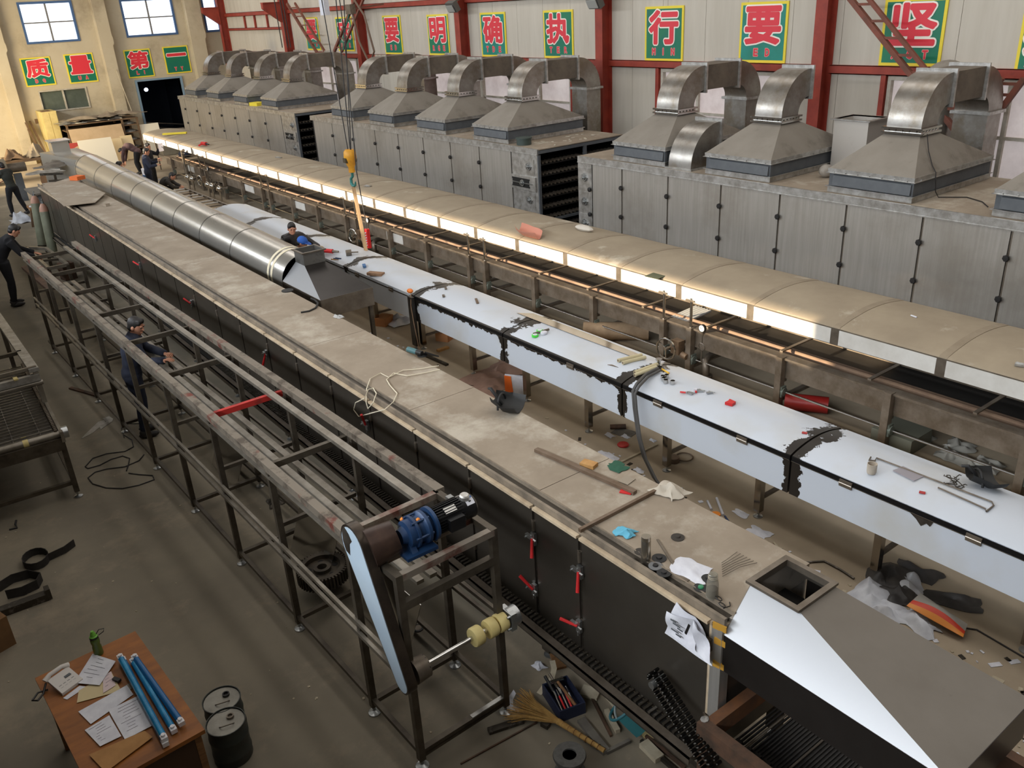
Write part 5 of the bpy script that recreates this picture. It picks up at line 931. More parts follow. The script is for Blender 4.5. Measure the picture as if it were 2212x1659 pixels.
# ---------------------------------------------------------------- people
def remesh(mb, vox, it=4):
    me = bpy.data.meshes.new('r'); me.from_pydata([tuple(p) for p in mb.v], [], mb.f); bm_fix(me)
    o = bpy.data.objects.new('r', me); COL.objects.link(o); m = o.modifiers.new('r', 'REMESH'); m.mode = 'VOXEL'; m.voxel_size = vox
    s = o.modifiers.new('s', 'SMOOTH'); s.factor = .5; s.iterations = it
    e = o.evaluated_get(bpy.context.evaluated_depsgraph_get()); q = e.to_mesh(); r = MB(); r._add([v.co.copy() for v in q.vertices], [tuple(p.vertices) for p in q.polygons]); e.to_mesh_clear()
    bpy.data.objects.remove(o); bpy.data.meshes.remove(me); return r
STAND = dict(pelvis=(0, 0, .93), chest=(.02, 0, 1.24), neck=(.02, 0, 1.46), head=(.05, 0, 1.60), shL=(.01, .19, 1.40), elL=(.0, .25, 1.12), wrL=(.12, .24, .90), shR=(.01, -.19, 1.40), elR=(.0, -.25, 1.12), wrR=(.12, -.24, .90),
    hipL=(0, .10, .90), knL=(.03, .11, .49), anL=(-.02, .12, .09), hipR=(0, -.10, .90), knR=(.03, -.11, .49), anR=(-.02, -.12, .09), hyaw=0, hpit=0)
def person(loc, rz, label, top, legs, pose={}, hair='hair', cap=None, glove=None, collar=None, scale=1.0, vox=.02, shoe=None, extra=None, curl=.5):
    J = dict(STAND); J.update(pose); MX = Matrix.Translation(loc) @ Matrix.Rotation(rz, 4, 'Z') @ Matrix.Scale(scale, 4); K = {k: V(v) for k, v in J.items() if isinstance(v, tuple)}
    t = thing('person', V(loc), label, 'person')
    def emit(mb, nm, mat, sm=60): mb.xf(MX); return mb.build(nm, mat, t, smooth=sm)
    def blend(a, b, f): return a+(b-a)*f
    pe, ch, ne, hd = K['pelvis'], K['chest'], K['neck'], K['head']
    def torso(mb, g):
        up = (ne-pe).normalized(); side = (K['shL']-K['shR']).normalized(); fw = side.cross(up).normalized(); R = Matrix((fw, side, up)).transposed()
        mb.ell(pe+V((0, 0, .0)), (.115+g, .165+g, .13+g), 14, 9, R); mb.ell(blend(pe, ch, .5), (.105+g, .15+g, .17+g), 14, 9, R); mb.ell(ch, (.125+g, .175+g, .20+g), 14, 9, R); mb.ell(blend(ch, ne, .55), (.10+g, .175+g, .09+g), 14, 9, R)
        mb.tube([K['shR'], blend(K['shL'], K['shR'], .5)+up*.02, K['shL']], [.07+g, .085+g, .07+g], 12)
    def arms(mb, g, frac=1.0):
        for s in 'LR':
            a, b, c = K['sh'+s], K['el'+s], K['wr'+s]; mb.tube([a, blend(a, b, .3), blend(a, b, .75), b, blend(b, c, .3), blend(b, c, frac)], [.066+g, .06+g, .05+g, .046+g, .047+g, .034+g], 12); mb.ell(b, (.048+g,)*3, 10, 7)
    def legs_(mb, g, lo=0.0):
        for s in 'LR':
            a, b, c = K['hip'+s], K['kn'+s], K['an'+s]; mb.tube([a, blend(a, b, .3), blend(a, b, .8), b, blend(b, c, .3), blend(b, c, 1-lo)], [.095+g, .09+g, .065+g, .06+g, .062+g, .042+g], 12); mb.ell(b, (.06+g,)*3, 10, 7)
        mb.ell(pe-V((0, 0, .02)), (.12+g, .165+g, .12+g), 14, 9)
    b = MB(); torso(b, -.012); arms(b, -.008); legs_(b, -.01)
    HR = Matrix.Rotation(J['hyaw'], 3, 'Z') @ Matrix.Rotation(J['hpit'], 3, 'Y')
    b.tube([ne-V((0, 0, .06)), blend(ne, hd, .3), hd+HR @ V((-.015, 0, -.05))], [.06, .052, .055], 12)
    b.ell(hd, (.096, .076, .118), 18, 12, HR); b.ell(hd+HR @ V((.025, 0, -.062)), (.066, .056, .062), 14, 9, HR); b.ell(hd+HR @ V((.075, 0, -.098)), (.022, .026, .018), 10, 6, HR)
    b = remesh(b, vox, 3)
    f = lambda p, r: b.ell(hd+HR @ V(p), r, 10, 7, HR)
    b.loft([[hd+HR @ V(p) for p in q] for q in (((.088, -.006, .02), (.098, 0, .022), (.088, .006, .02)), ((.09, -.012, -.012), (.112, 0, -.01), (.09, .012, -.012)), ((.085, -.018, -.03), (.118, 0, -.028), (.085, .018, -.03)), ((.08, -.01, -.038), (.09, 0, -.04), (.08, .01, -.038)))])
    for sy in (-1, 1): f((-.005, sy*.078, -.012), (.022, .012, .034)); f((.086, sy*.033, .028), (.012, .022, .008))
    f((.088, 0, -.062), (.012, .026, .006)); f((.087, 0, -.074), (.012, .022, .007))
    # hands: palm, four unequal bent fingers, thumb from the side of the palm
    for s in 'LR':
        c = K['wr'+s]; d = (c-K['el'+s]).normalized(); sd = 1 if s == 'L' else -1; side = d.cross(V((0, 0, 1))); side = side.normalized() if side.length > .1 else V((0, 1, 0)); nrm = side.cross(d).normalized(); R = Matrix((d, side, nrm)).transposed()
        tgt = b if not glove or s not in glove[0] else None; m = tgt or MB(); g = 0 if tgt else .004
        m.ell(c+d*.045, (.055+g, .042+g, .018+g), 12, 8, R)
        for i, ln in enumerate((.062, .072, .068, .052)):
            o = c+d*.085+side*(-.030+.020*i); p1 = o+d*ln*.5-nrm*ln*.18*curl*2; p2 = p1+d*ln*.28-nrm*ln*.42*curl; p3 = p2+d*ln*.08-nrm*ln*.34*curl
            m.tube([o-d*.02, o, p1, p2, p3], [.009+g, .0095+g, .009+g, .008+g, .006+g], 7)
        o = c+d*.025+side*(.036*sd*(-1)); m.tube([o, o-side*sd*.022+d*.028-nrm*.01, o-side*sd*.024+d*.055-nrm*.02], [.012+g, .010+g, .008+g], 7)
        if not tgt: emit(m, 'glove', glove[1])
    emit(b, 'body', m_skin)
    for sy in (-1, 1): emit(MB().ell(hd+HR @ V((.087, sy*.032, .012)), (.008, .013, .007), 8, 6, HR), 'eye', m_hair)
    if hair == 'hair':
        h = MB(); h.ell(hd+HR @ V((-.020, 0, .030)), (.096, .084, .104), 18, 12, HR); h.ell(hd+HR @ V((-.045, 0, -.03)), (.062, .076, .06), 14, 9, HR); h.ell(hd+HR @ V((.045, 0, .090)), (.048, .066, .036), 14, 8, HR)
        h.ell(hd+HR @ V((.055, .045, .066)), (.026, .026, .03), 10, 7, HR); h.ell(hd+HR @ V((.055, -.045, .066)), (.026, .026, .03), 10, 7, HR)
        h = remesh(h, .009, 2); emit(h, 'hair', m_hair)
    if cap:
        h = MB(); h.ell(hd+HR @ V((-.01, 0, .052)), (.108, .092, .092), 18, 11, HR); h.prism([hd+HR @ V((.06+.12*math.sin(a), .085*math.cos(a), .045)) for a in (math.pi*i/10 for i in range(11))], (0, 0, 0), HR @ V((0, 0, .01))); emit(h, 'cap', cap)
        h = MB(); h.ell(hd+HR @ V((-.03, 0, -.01)), (.082, .083, .06), 14, 9, HR); emit(h, 'hair', m_hair)
    j = MB(); torso(j, .016); arms(j, .014, .97); j = remesh(j, vox, 3); emit(j, 'jacket', top)
    j = MB(); j.tube([ne+V((0, 0, -.05)), ne+V((.0, 0, .02))], [.085, .072], 14); emit(j, 'collar', collar or top)
    if legs:
        j = MB(); legs_(j, .014, .05); j = remesh(j, vox, 3); emit(j, 'trousers', legs)
        for s in 'LR':
            a = K['an'+s]; dr = V((a.x-K['kn'+s].x, a.y-K['kn'+s].y, 0)); j = MB(); j.ell(V((a.x+.05, a.y, a.z-.045)), (.135, .05, .045), 14, 8); j.ell(V((a.x-.01, a.y, a.z-.01)), (.06, .048, .06), 10, 7); emit(j, 'shoe', shoe or M('dark_shoe', (40, 36, 34), .6))
    if extra: extra(t, K, emit, HR, hd)
    return t
m_navy = M('navy_workwear', (48, 54, 72), .9, 0, (38, 42, 58), 7, .2); m_navy2 = M('dark_blue_trousers', (34, 40, 60), .9, 0, (26, 30, 46), 7, .2)
m_leather = M('black_leather', (40, 36, 36), .38, 0, (28, 26, 26), 9, .15); m_grey = M('charcoal_cloth', (64, 62, 60), .9, 0, (52, 50, 48), 8, .2); m_olive = M('olive_charcoal', (52, 54, 48), .9, 0, (40, 42, 38), 8, .2)
m_capb = M('blue_cap', (44, 92, 176), .8); m_glove = M('tan_work_glove', (190, 170, 130), .9, 0, (168, 146, 108), 20, .2); m_blackc = M('black_coat', (26, 26, 30), .9, 0, (18, 18, 22), 8, .2)
hw = Matrix.Rotation(.25, 3, 'Z') @ (GX(373, 781, 2.68)-V((2.24, 12.25, 0)))
# man inside the frame, working on the tunnel side
person((2.24, 12.25, 0), -.25, 'man in navy workwear standing inside the steel frame, hands on a channel', m_navy, m_navy2,
    dict(chest=(.07, 0, 1.24), neck=(.13, 0, 1.43), head=(.19, 0, 1.55), shL=(.12, .19, 1.37), elL=(.24, .23, 1.16), wrL=(hw.x-.10, hw.y+.10, hw.z+.02), shR=(.12, -.19, 1.37), elR=(.22, -.25, 1.11), wrR=(hw.x-.12, hw.y-.08, hw.z), hyaw=-.5, hpit=.35), scale=1.07)
# leather-jacketed man behind the film covered conveyor
hp = GZ(695, 536, 1.09)
def buckle(t, K, emit, HR, hd): m = MB(); m.ring(K['elR']+V((.05, -.02, .02)), .035, .007, (.8, -.4, .1), 16, 6); emit(m, 'strap_ring', m_chrome)
a0 = -math.pi/2+.12; hx = V((hp.x-6.58, hp.y-16.45, 0)); lx = Matrix.Rotation(-a0, 3, 'Z') @ hx
person((6.58, 16.45, 0), a0, 'man in a black leather jacket leaning over the white conveyor, gloved hand resting on it', m_leather, m_navy2,
    dict(chest=(.05, 0, 1.24), neck=(.10, 0, 1.43), head=(.15, 0, 1.56), shL=(.08, .2, 1.37), elL=(lx.x*.5+.02, lx.y*.5+.18, 1.16), wrL=(lx.x-.06, lx.y-.02, 1.12), shR=(.08, -.2, 1.37), elR=(.10, -.30, 1.13), wrR=(.26, -.22, .98), hyaw=-.38, hpit=.22), glove=('L', m_glove), extra=buckle)
# man in the blue cap bending in front of him
cp_ = GY(652, 518, 15.75); dz = cp_.z-1.50
person((cp_.x-.22, 15.85, 0), -.55, 'man in a blue cap and grey jacket bending beside the white conveyor', M('grey_jacket', (84, 80, 74), .9, 0, (70, 66, 62), 8, .2), m_navy2,
    dict(pelvis=(-.16, 0, .86), chest=(.04, 0, 1.10+dz*.6), neck=(.16, 0, 1.30+dz*.8), head=(.24, 0, 1.44+dz), shL=(.10, .19, 1.26+dz*.8), elL=(.24, .25, 1.02+dz*.7), wrL=(.42, .18, 1.02), shR=(.10, -.19, 1.26+dz*.8), elR=(.2, -.25, 1.0+dz*.7), wrR=(.36, -.12, 1.0), hipL=(-.16, .1, .84), hipR=(-.16, -.1, .84), knL=(.1, .13, .5), knR=(.1, -.13, .5), anL=(-.12, .13, .09), anR=(-.12, -.13, .09), hyaw=-.2, hpit=.45), hair=None, cap=m_capb)
# group by the far end of the canopy line
person((7.68, 30.6, 0), -.35, 'man in navy jacket with a red collar standing beyond the round duct, facing the valves', m_navy, m_navy2, dict(head=(.08, 0, 1.58), elL=(.16, .24, 1.15), wrL=(.36, .16, 1.22), elR=(.12, -.26, 1.12), wrR=(.34, -.14, 1.14), hpit=.25), collar=M('red_collar', (176, 44, 40), .8))
def mask(t, K, emit, HR, hd): m = MB(); m.grid(6, 6, lambda u, v: K['wrL']+V((.06+.08*(1-(2*u-1)**2), (u-.5)*.34, (v-.3)*.26)), .01); emit(m, 'held_sheet', m_paper)
person((8.05, 31.6, 0), -.7, 'black-haired man raising a pale curved sheet behind the man with the red collar', m_blackc, m_blackc, dict(elL=(.22, .24, 1.32), wrL=(.40, .10, 1.52), elR=(.14, -.26, 1.15), wrR=(.36, -.12, 1.2)), extra=mask)
person((8.75, 36.6, 0), 2.6, 'man in a maroon-grey jacket bent low in front of the leaning boards', M('maroon_grey_cloth', (86, 64, 64), .9, 0, (70, 52, 54), 8, .2), m_blackc,
    dict(pelvis=(-.22, 0, .88), chest=(.06, 0, 1.08), neck=(.27, 0, 1.02), head=(.38, 0, .92), shL=(.22, .19, 1.03), elL=(.32, .22, .74), wrL=(.36, .16, .5), shR=(.22, -.19, 1.03), elR=(.32, -.22, .74), wrR=(.38, -.15, .5), hipL=(-.2, .1, .86), hipR=(-.2, -.1, .86), knL=(-.1, .11, .47), knR=(-.1, -.11, .47), anL=(-.18, .12, .09), anR=(-.18, -.12, .09), hpit=.9))
def letters(t, K, emit, HR, hd):
    m = MB()
    for k in range(3): m.box(K['chest']+V((-.145, -.07+.07*k, .10)), (.012, .04, .05))
    emit(m, 'back_print', m_paper)
person((7.72, 29.6, 0), -.5, 'crouching man in a charcoal jacket with pale print on the back, beyond the round duct', m_grey, m_blackc,
    dict(pelvis=(-.05, 0, .42), chest=(.14, 0, .68), neck=(.32, 0, .80), head=(.43, 0, .86), shL=(.26, .19, .74), elL=(.45, .25, .55), wrL=(.6, .14, .5), shR=(.26, -.19, .74), elR=(.45, -.25, .55), wrR=(.6, -.14, .5), hipL=(-.05, .1, .40), hipR=(-.05, -.1, .40), knL=(.32, .16, .48), knR=(.32, -.16, .48), anL=(.08, .15, .09), anR=(.08, -.15, .09), hpit=.5), extra=letters)
person((6.5, 29.6, 0), .4, 'man hidden behind the round duct with only his black hair showing', m_grey, m_blackc, dict(pelvis=(0, 0, .80), chest=(.06, 0, 1.06), neck=(.10, 0, 1.26), head=(.13, 0, 1.40), shL=(.06, .19, 1.2), shR=(.06, -.19, 1.2), elL=(.1, .25, .95), elR=(.1, -.25, .95), wrL=(.3, .2, .9), wrR=(.3, -.2, .9), hipL=(0, .1, .78), hipR=(0, -.1, .78), knL=(.16, .11, .45), knR=(.16, -.11, .45)))
person((3.72, 31.8, 0), 2.1, 'man in dark olive clothes standing legs apart at the left, back turned', m_olive, m_blackc, dict(chest=(.06, 0, 1.24), neck=(.12, 0, 1.45), head=(.18, 0, 1.57), shL=(.1, .2, 1.38), shR=(.1, -.2, 1.38), elL=(.26, .24, 1.15), wrL=(.48, .14, 1.1), elR=(.26, -.24, 1.15), wrR=(.46, -.14, 1.08), anL=(-.02, .24, .09), knL=(.05, .18, .49), anR=(-.14, -.22, .09), knR=(0, -.17, .49), hpit=.3))
person((1.88, 20.9, 0), -.1, 'dark silhouetted man in a black coat leaning over the bench at the left edge', m_blackc, m_blackc, dict(pelvis=(-.05, 0, .93), chest=(.10, 0, 1.2), neck=(.24, 0, 1.36), head=(.34, 0, 1.46), shL=(.2, .2, 1.3), shR=(.2, -.2, 1.3), elL=(.34, .25, 1.05), wrL=(.58, .12, .95), elR=(.34, -.26, 1.05), wrR=(.56, -.16, .93), hpit=.6), scale=1.1)
# ---------------------------------------------------------------- near left corner: table with papers and blue tubes
TZ = .76
m_tab = M('brown_table_top', (158, 96, 38), .5, 0, (124, 74, 30), 2.2, .05, (1, 4, 1), c3=(74, 50, 30), scale3=3, lo3=.6, hi3=.8)
ta, tb = GZ(292, 1363, TZ), GZ(440, 1573, TZ); yv = (tb-ta).normalized(); xv = V((yv.y, -yv.x, 0)); xv = -xv if xv.x > 0 else xv
def TB(u, v, z=0): return ta+xv*u+yv*v+V((0, 0, z)) # u to the left from the right edge, v toward the camera
t = thing('work_table', TB(.38, .75, -TZ), 'worn brown wooden table in the dark lower left corner, covered with papers', 'table')
MB().prism([TB(0, 0, -.035), TB(.80, 0, -.035), TB(.80, 1.5, -.035), TB(0, 1.5, -.035)], (0, 0, 0), (0, 0, .035)).build('table_top', m_tab, t)
for u in (.05, .75):
    for v in (.06, 1.44): MB().beam(TB(u, v, -TZ), TB(u, v, -.035), .05).build('leg', m_wood, t)
MB().prism([TB(.03, .9, -.5), TB(.77, .9, -.5), TB(.77, 1.46, -.5), TB(.03, 1.46, -.5)], (0, 0, 0), (0, 0, .46)).build('drawer_box', M('dark_drawer', (70, 46, 28), .6), t)
def tp(px, py, dz=0): return GZ(px, py, TZ+.001+dz)
def sheet(name, c4, z, mat, label, cat, grp=None, lines=0, curl=0.0):
    q = [tp(*p, z) for p in c4]; mb = MB(); mb.mi = 0
    def f(u, v): return q[0].lerp(q[1], u).lerp(q[3].lerp(q[2], u), v)+V((0, 0, curl*(u*u*v)))
    if not lines: return single(name, mb.grid(6, 6, f, .0012), mat, label, cat, grp)
    t = thing(name, (q[0]+q[2])/2, label, cat, grp); mb.grid(6, 6, f, .0012).build('page', mat, t); r = random.Random(len(label))
    m = MB()
    for i in range(lines):
        v = .1+.8*i/lines; u0 = .08+r.random()*.25; u1 = min(.93, u0+.15+r.random()*.5); a, b = f(u0, v), f(u1, v); m.beam(a+V((0, 0, .0015)), b+V((0, 0, .0015)), .0026, .0008)
    m.build('handwriting', M('ink_grey', (120, 116, 128), .8), t)
sheet('paper_sheet', ((200, 1412), (250, 1428), (215, 1480), (160, 1475)), .018, m_paper, 'topmost tilted printed sheet beside the telephone on the table', 'paper', 'papers on the table', 6)
sheet('paper_strip', ((172, 1481), (187, 1483), (145, 1511), (136, 1508)), .004, m_paper, 'narrow white paper strip below the telephone on the table', 'paper strip')
sheet('notepad', ((240, 1450), (262, 1492), (166, 1518), (170, 1492)), .006, M('cream_pad', (206, 188, 146), .8), 'cream notepad under the tilted sheet on the table', 'notepad')
sheet('clipboard', ((222, 1462), (240, 1450), (250, 1480), (223, 1497)), .012, M('pinkish_card', (216, 196, 196), .8), 'pinkish clip card by the black bulldog clip on the table', 'card', None, 4)
single('bulldog_clip', MB().box(tp(252, 1468, .02), (.03, .07, .02), .5), m_knob, 'black bulldog clip on the table papers', 'clip')
sheet('paper_sheet', ((274, 1480), (288, 1500), (196, 1564), (169, 1537)), .008, m_paper, 'blank white sheet under the handwritten one on the table', 'paper', 'papers on the table')
sheet('paper_sheet', ((234, 1534), (308, 1498), (331, 1566), (270, 1598)), .012, m_paper, 'handwritten sheet nearest the blue tubes on the table', 'paper', 'papers on the table', 9)
sheet('paper_sheet', ((183, 1577), (236, 1545), (262, 1590), (216, 1612)), .010, m_paper, 'printed sheet left of the handwritten one, above the brown envelope', 'paper', 'papers on the table', 7)
sheet('envelope', ((192, 1630), (312, 1578), (330, 1592), (228, 1668)), .016, M('kraft', (176, 130, 78), .8, 0, (160, 116, 68), 7), 'brown kraft envelope at the near end of the table', 'envelope')
sheet('ruler_card', ((255, 1490), (285, 1472), (290, 1484), (262, 1500)), .006, M('grey_box_card', (140, 130, 118), .7), 'small grey card tucked under the blue tubes', 'card')
P = tp(142, 1478); t = thing('telephone', P, 'white desk telephone with keypad at the far left of the table', 'telephone'); R = Matrix.Rotation(.38, 3, 'Z'); L_ = lambda a, b, c: P+R @ V((a, b, c))
MB().prism([L_(-.09, -.10, .004), L_(.09, -.10, .004), L_(.09, .07, .06), L_(-.09, .07, .06)], (0, 0, -.003), (0, 0, .022)).build('body', M('phone_white', (206, 200, 194), .5), t)
m = MB(); m.tube([L_(-.10, .085, .075), L_(-.05, .092, .098), L_(.05, .092, .098), L_(.10, .085, .075)], [.026, .018, .018, .026], 10); m.build('handset', MATS['phone_white'], t)
MB().box(L_(.035, .01, .062), (.05, .04, .004), .38).build('display', m_band, t)
for i in range(3):
    for j in range(4): MB().box(L_(-.055+.035*j, -.075+.022*i, .028+.008*i), (.022, .013, .008), .38).build('key', m_band, t)
MB().tube([L_(-.10, .08, .06), L_(-.16, .04, .02), L_(-.22, .02, .012), L_(-.24, .06, .012), L_(-.17, .10, .012), L_(-.11, .06, .012)], .008, 6).build('coil_cord', m_knob, t)
P = tp(214, 1412); t = thing('water_bottle', P, 'green plastic water bottle with loop strap standing on the table', 'bottle')
MB().lathe([(0, 0), (.036, 0), (.038, .01), (.036, .08), (.031, .10), (.036, .12), (.036, .15), (.026, .165)], P, n=22).build('body', M('green_clear', (96, 120, 56), .2, 0, trans=.3), t); MB().lathe([(0, .163), (.032, .163), (.032, .185), (.024, .19), (.020, .215), (.014, .225), (.012, .235), (0, .236)], P, n=20).build('cap', M('lime_cap', (112, 176, 62), .4), t); MB().lathe([(.033, .166), (.035, .166), (.035, .18), (.033, .18)], P, n=18).build('cap_ring', m_knob, t)
MB().tube([P+V((.02, 0, .19)), P+V((.05, .0, .225)), P+V((.09, .0, .215)), P+V((.08, 0, .19)), P+V((.04, 0, .175))], .004, 6).build('strap', m_knob, t)
m_btube = M('blue_tube', (44, 148, 196), .2, .1, (28, 112, 160), 5); m_btube2 = M('deep_blue_tube', (30, 96, 150), .25, .1); m_cap = M('white_cap', (222, 220, 222), .5)
for i, (a, b, z, mt, l) in enumerate((((262, 1424), (352, 1590), .045, m_btube, 'leftmost bright blue wrapped tube'), ((268, 1430), (354, 1600), .012, m_btube2, 'lower blue wrapped tube beneath the leftmost one'), ((290, 1432), (372, 1572), .012, m_btube, 'middle blue wrapped tube'), ((294, 1424), (388, 1556), .030, m_btube2, 'rightmost deep blue wrapped tube with an orange spot'))):
    A, B = tp(*a, z+.016), tp(*b, z+.016); t = thing('blue_tube', (A+B)/2-V((0, 0, .016)), l+' on the table', 'tube', 'blue wrapped tubes on the table'); d = (B-A).normalized(); MB().cyl(A, B, .025, n=12).build('wrap', mt, t)
    for E_, s in ((A, -1), (B, 1)):
        m = MB(); m.box(E_+d*s*.025, (.05, .045, .036), math.atan2(d.y, d.x)); m.cyl(E_+d*s*.02+V((0, 0, .0)), E_+d*s*.02+V((0, 0, .035)), .016, n=10); m.build('end_cap', m_cap, t)
    if i == 3: MB().ell(A+d*.04+V((0, 0, .018)), (.014, .014, .006), 8, 5).build('orange_spot', M('orange_red', (240, 92, 62), .5), t)
# drums, spool, coiled belts, carton
m_tin = M('dusty_tin_lid', (150, 146, 136), .5, .3, (116, 112, 104), 4)
for px, py, h, l in ((478, 1510, .36, 'dark drum with pale lid, farther of the two beside the table'), (487, 1558, .37, 'dark drum with pale lid, nearer of the two beside the table')):
    P = GZ(px, py, h); P.z = 0; t = thing('drum', P, l, 'drum', 'drums beside the table'); MB().lathe([(0, 0), (.150, 0), (.155, .01), (.152, .06), (.157, .07), (.157, .09), (.152, .10), (.152, .22), (.157, .23), (.157, .25), (.152, .26), (.15, h-.02), (.157, h-.012), (.157, h), (.150, h), (.150, h-.022), (0, h-.022)], P, n=30).build('shell', M('dark_green_drum', (48, 54, 52), .5, .2, (66, 66, 60), 5), t)
    MB().lathe([(0, h-.019), (.146, h-.019), (.146, h-.012), (0, h-.012)], P, n=30).build('lid', m_tin, t); MB().lathe([(.0, 0), (.03, 0), (.03, .02), (.02, .02), (.02, .004), (0, .004)], P+V((.05, .03, h-.012)), n=16).build('bung', m_knob if py < 1540 else m_steel, t)
    MB().tube([P+V((-.06, -.02, h-.012)), P+V((-.05, -.05, h+.01)), P+V((.03, -.07, h+.01)), P+V((.05, -.05, h-.012))], .005, 6).build('handle', m_steel, t)
P = GZ(1230, 1628, .22); P.z = 0; t = thing('cable_spool', P, 'round grey flanged spool with a dark square hub at the bottom edge', 'spool')
MB().lathe([(.055, .2), (.055, .215), (.125, .215), (.13, .20), (.125, .185), (.09, .185), (.09, .03), (.125, .03), (.125, 0), (0, 0), (0, .18), (.055, .2)], P, n=36).build('spool_body', M('spool_grey', (92, 90, 86), .7, 0, (74, 72, 68), 30), t); m = MB(); rectring(m, P.x-.016, P.x+.016, P.y-.016, P.y+.016, .18, .19, .008); m.build('square_hub', m_steel, t)
m_web = M('dark_webbing', (52, 48, 44), .9, 0, (40, 36, 32), 10)
def band(pts, w, name, label):
    m = MB(); P_ = [V(p) for p in pts]; rings = []
    for i, p in enumerate(P_):
        d = (P_[min(i+1, len(P_)-1)]-P_[max(i-1, 0)]).normalized(); n = d.cross(V((0, 0, 1))).normalized()*.004; rings.append([p-n, p+n, p+n+V((0, 0, w)), p-n+V((0, 0, w))])
    m.loft(rings); return single(name, m, m_web, label, 'belt')
b0 = Fl(80, 1215); ring = [b0+V((.13*math.cos(a), .17*math.sin(a), .004)) for a in (i*.42 for i in range(15))]
band(ring+[b0+V((.3, -.03, .004)), b0+V((.42, .05, .004))], .09, 'coiled_belt', 'dark belt strip coiled in a loop standing on the floor at the left')
b0 = Fl(58, 1268); band([b0+V((-.25, .1, .004)), b0+V((-.1, .18, .004)), b0+V((.06, .15, .004)), b0+V((.16, .0, .004)), b0+V((.1, -.12, .004)), b0+V((-.05, -.15, .004)), b0+V((-.2, -.1, .004))], .11, 'coiled_belt', 'second dark belt strip slumped below the coiled one at the left edge')
P = Fl(70, 1308); t = thing('channel_bundle', P, 'dark channel bar end lying on the floor by the left edge', 'channel bar'); MB().beam(P+V((-.45, .05, .04)), P+V((.16, .02, .04)), .10, .08).build('bar', m_seam, t); MB().box(P+V((.17, .02, .07)), (.05, .10, .12)).build('end_plate', m_seam, t)
P = Fl(18, 1395); t = thing('carton', P+V((-.1, .1, 0)), 'brown cardboard carton at the left edge', 'carton'); MB().box(P+V((-.16, .12, .17)), (.36, .40, .34), .3).build('box', M('carton_brown', (126, 92, 56), .85, 0, (106, 76, 46), 5), t); MB().box(P+V((-.16, .12, .345)), (.37, .06, .004), .3).build('tape', m_oxbar, t)
# floor cables and bits in the left aisle
def loop(pts, r, label, mat=m_cable, name='floor_cable'): single(name, MB().tube([Fl(px, py, r+.001+.001*(i % 3)) for i, (px, py) in enumerate(pts)], r, 6), mat, label, 'cable')
loop(((268, 940), (285, 950), (288, 965), (270, 975), (230, 980), (200, 990), (184, 1008), (190, 1012), (215, 1005), (240, 992), (265, 985), (280, 990), (277, 1005), (273, 1017)), .008, 'black cable curled in loops on the aisle floor, upper coil')
loop(((311, 982), (300, 995), (270, 1008), (230, 1013), (205, 1020), (190, 1032), (200, 1045), (230, 1054), (265, 1055), (300, 1048), (333, 1036), (330, 1027), (300, 1025), (278, 1022)), .008, 'black cable loop on the aisle floor, lower wide coil')
loop(((268, 945), (262, 925), (275, 915), (300, 915), (312, 922)), .006, 'thin cable running under the frame legs')
single('folded_strip', MB().sheet([Fl(176, 948), Fl(183, 940), Fl(212, 912), Fl(225, 908), Fl(228, 913), Fl(200, 936)], .006).sheet([Fl(222, 905), Fl(236, 900), Fl(245, 906), Fl(243, 911), Fl(218, 928), Fl(215, 923), Fl(230, 912)], .01), m_alum, 'bent bright metal strip on the aisle floor', 'strip')
single('floor_bar', MB().beam(Fl(152, 838, .015), Fl(208, 854, .015), .06, .03), m_rust, 'short rusty flat bar on the floor between the frame feet', 'bar')
single('hook_scrap', MB().tube([Fl(20, 1144, .01), Fl(37, 1140, .01), Fl(33, 1133, .03), Fl(35, 1124, .05)], .012, 6), m_cable, 'small black bent bar on the floor at the left', 'bar')
P = Fl(592, 1085); single('swarf_heap', crumple(P, .10, .12, .12, 77, 9, 9), m_seam, 'small heap of shiny dark swarf inside the frame', 'swarf')
P = Fl(903, 1358); t = thing('washer_disc', P, 'dark round plate lying on the floor inside the frame end', 'disc'); MB().lathe([(0, 0), (.055, 0), (.055, .012), (.045, .014), (0, .012)], P, n=22).build('disc', m_knob, t); MB().lathe([(.03, 0), (.036, 0), (.036, .002), (.03, .002)], P+V((0, 0, .0125)), n=20).build('ring', m_steel, t)
single('white_scrap', crumple(Fl(770, 1075), .06, .07, .02, 13, 5, 5), m_paper, 'small white scrap on the floor inside the frame', 'scrap')
# ---------------------------------------------------------------- mess below the tunnel front
P = Fl(1218, 1520); t = thing('tool_tray', P, 'dark blue open tray full of hand tools on the floor below the tunnel', 'tool tray'); R = Matrix.Rotation(-.25, 3, 'Z'); L_ = lambda a, b, c: P+R @ V((a, b, c)); m = MB()
for c, d in (((0, -.17, .06), (.24, .012, .12)), ((0, .17, .06), (.24, .012, .12)), ((-.115, 0, .06), (.012, .33, .12)), ((.115, 0, .06), (.012, .33, .12)), ((0, 0, .006), (.24, .34, .012))): m.box(L_(*c), d, -.25)
m.build('tray', M('navy_tray', (36, 42, 64), .5), t)
def tool(a, b, r, nm, mats, label, cat, hd=None):
    A, B = L_(*a), L_(*b); t2 = thing(nm, A.lerp(B, .5), label, cat, 'tools in the tray'); MB().cyl(A, B, r, n=8).build('handle', mats[0], t2)
    if hd: MB().cyl(B+R @ V((-hd, 0, 0)), B+R @ V((hd, 0, 0)), .018, n=10).build('head', mats[1], t2)
    else: MB().cyl(B, B+(B-A)*.45, r*.55, n=6).build('blade', mats[1], t2)
tool((.06, -.12, .05), (.0, .13, .15), .014, 'hammer', (m_wood, m_chrome), 'ball hammer lying across the tool tray', 'hammer', .06)
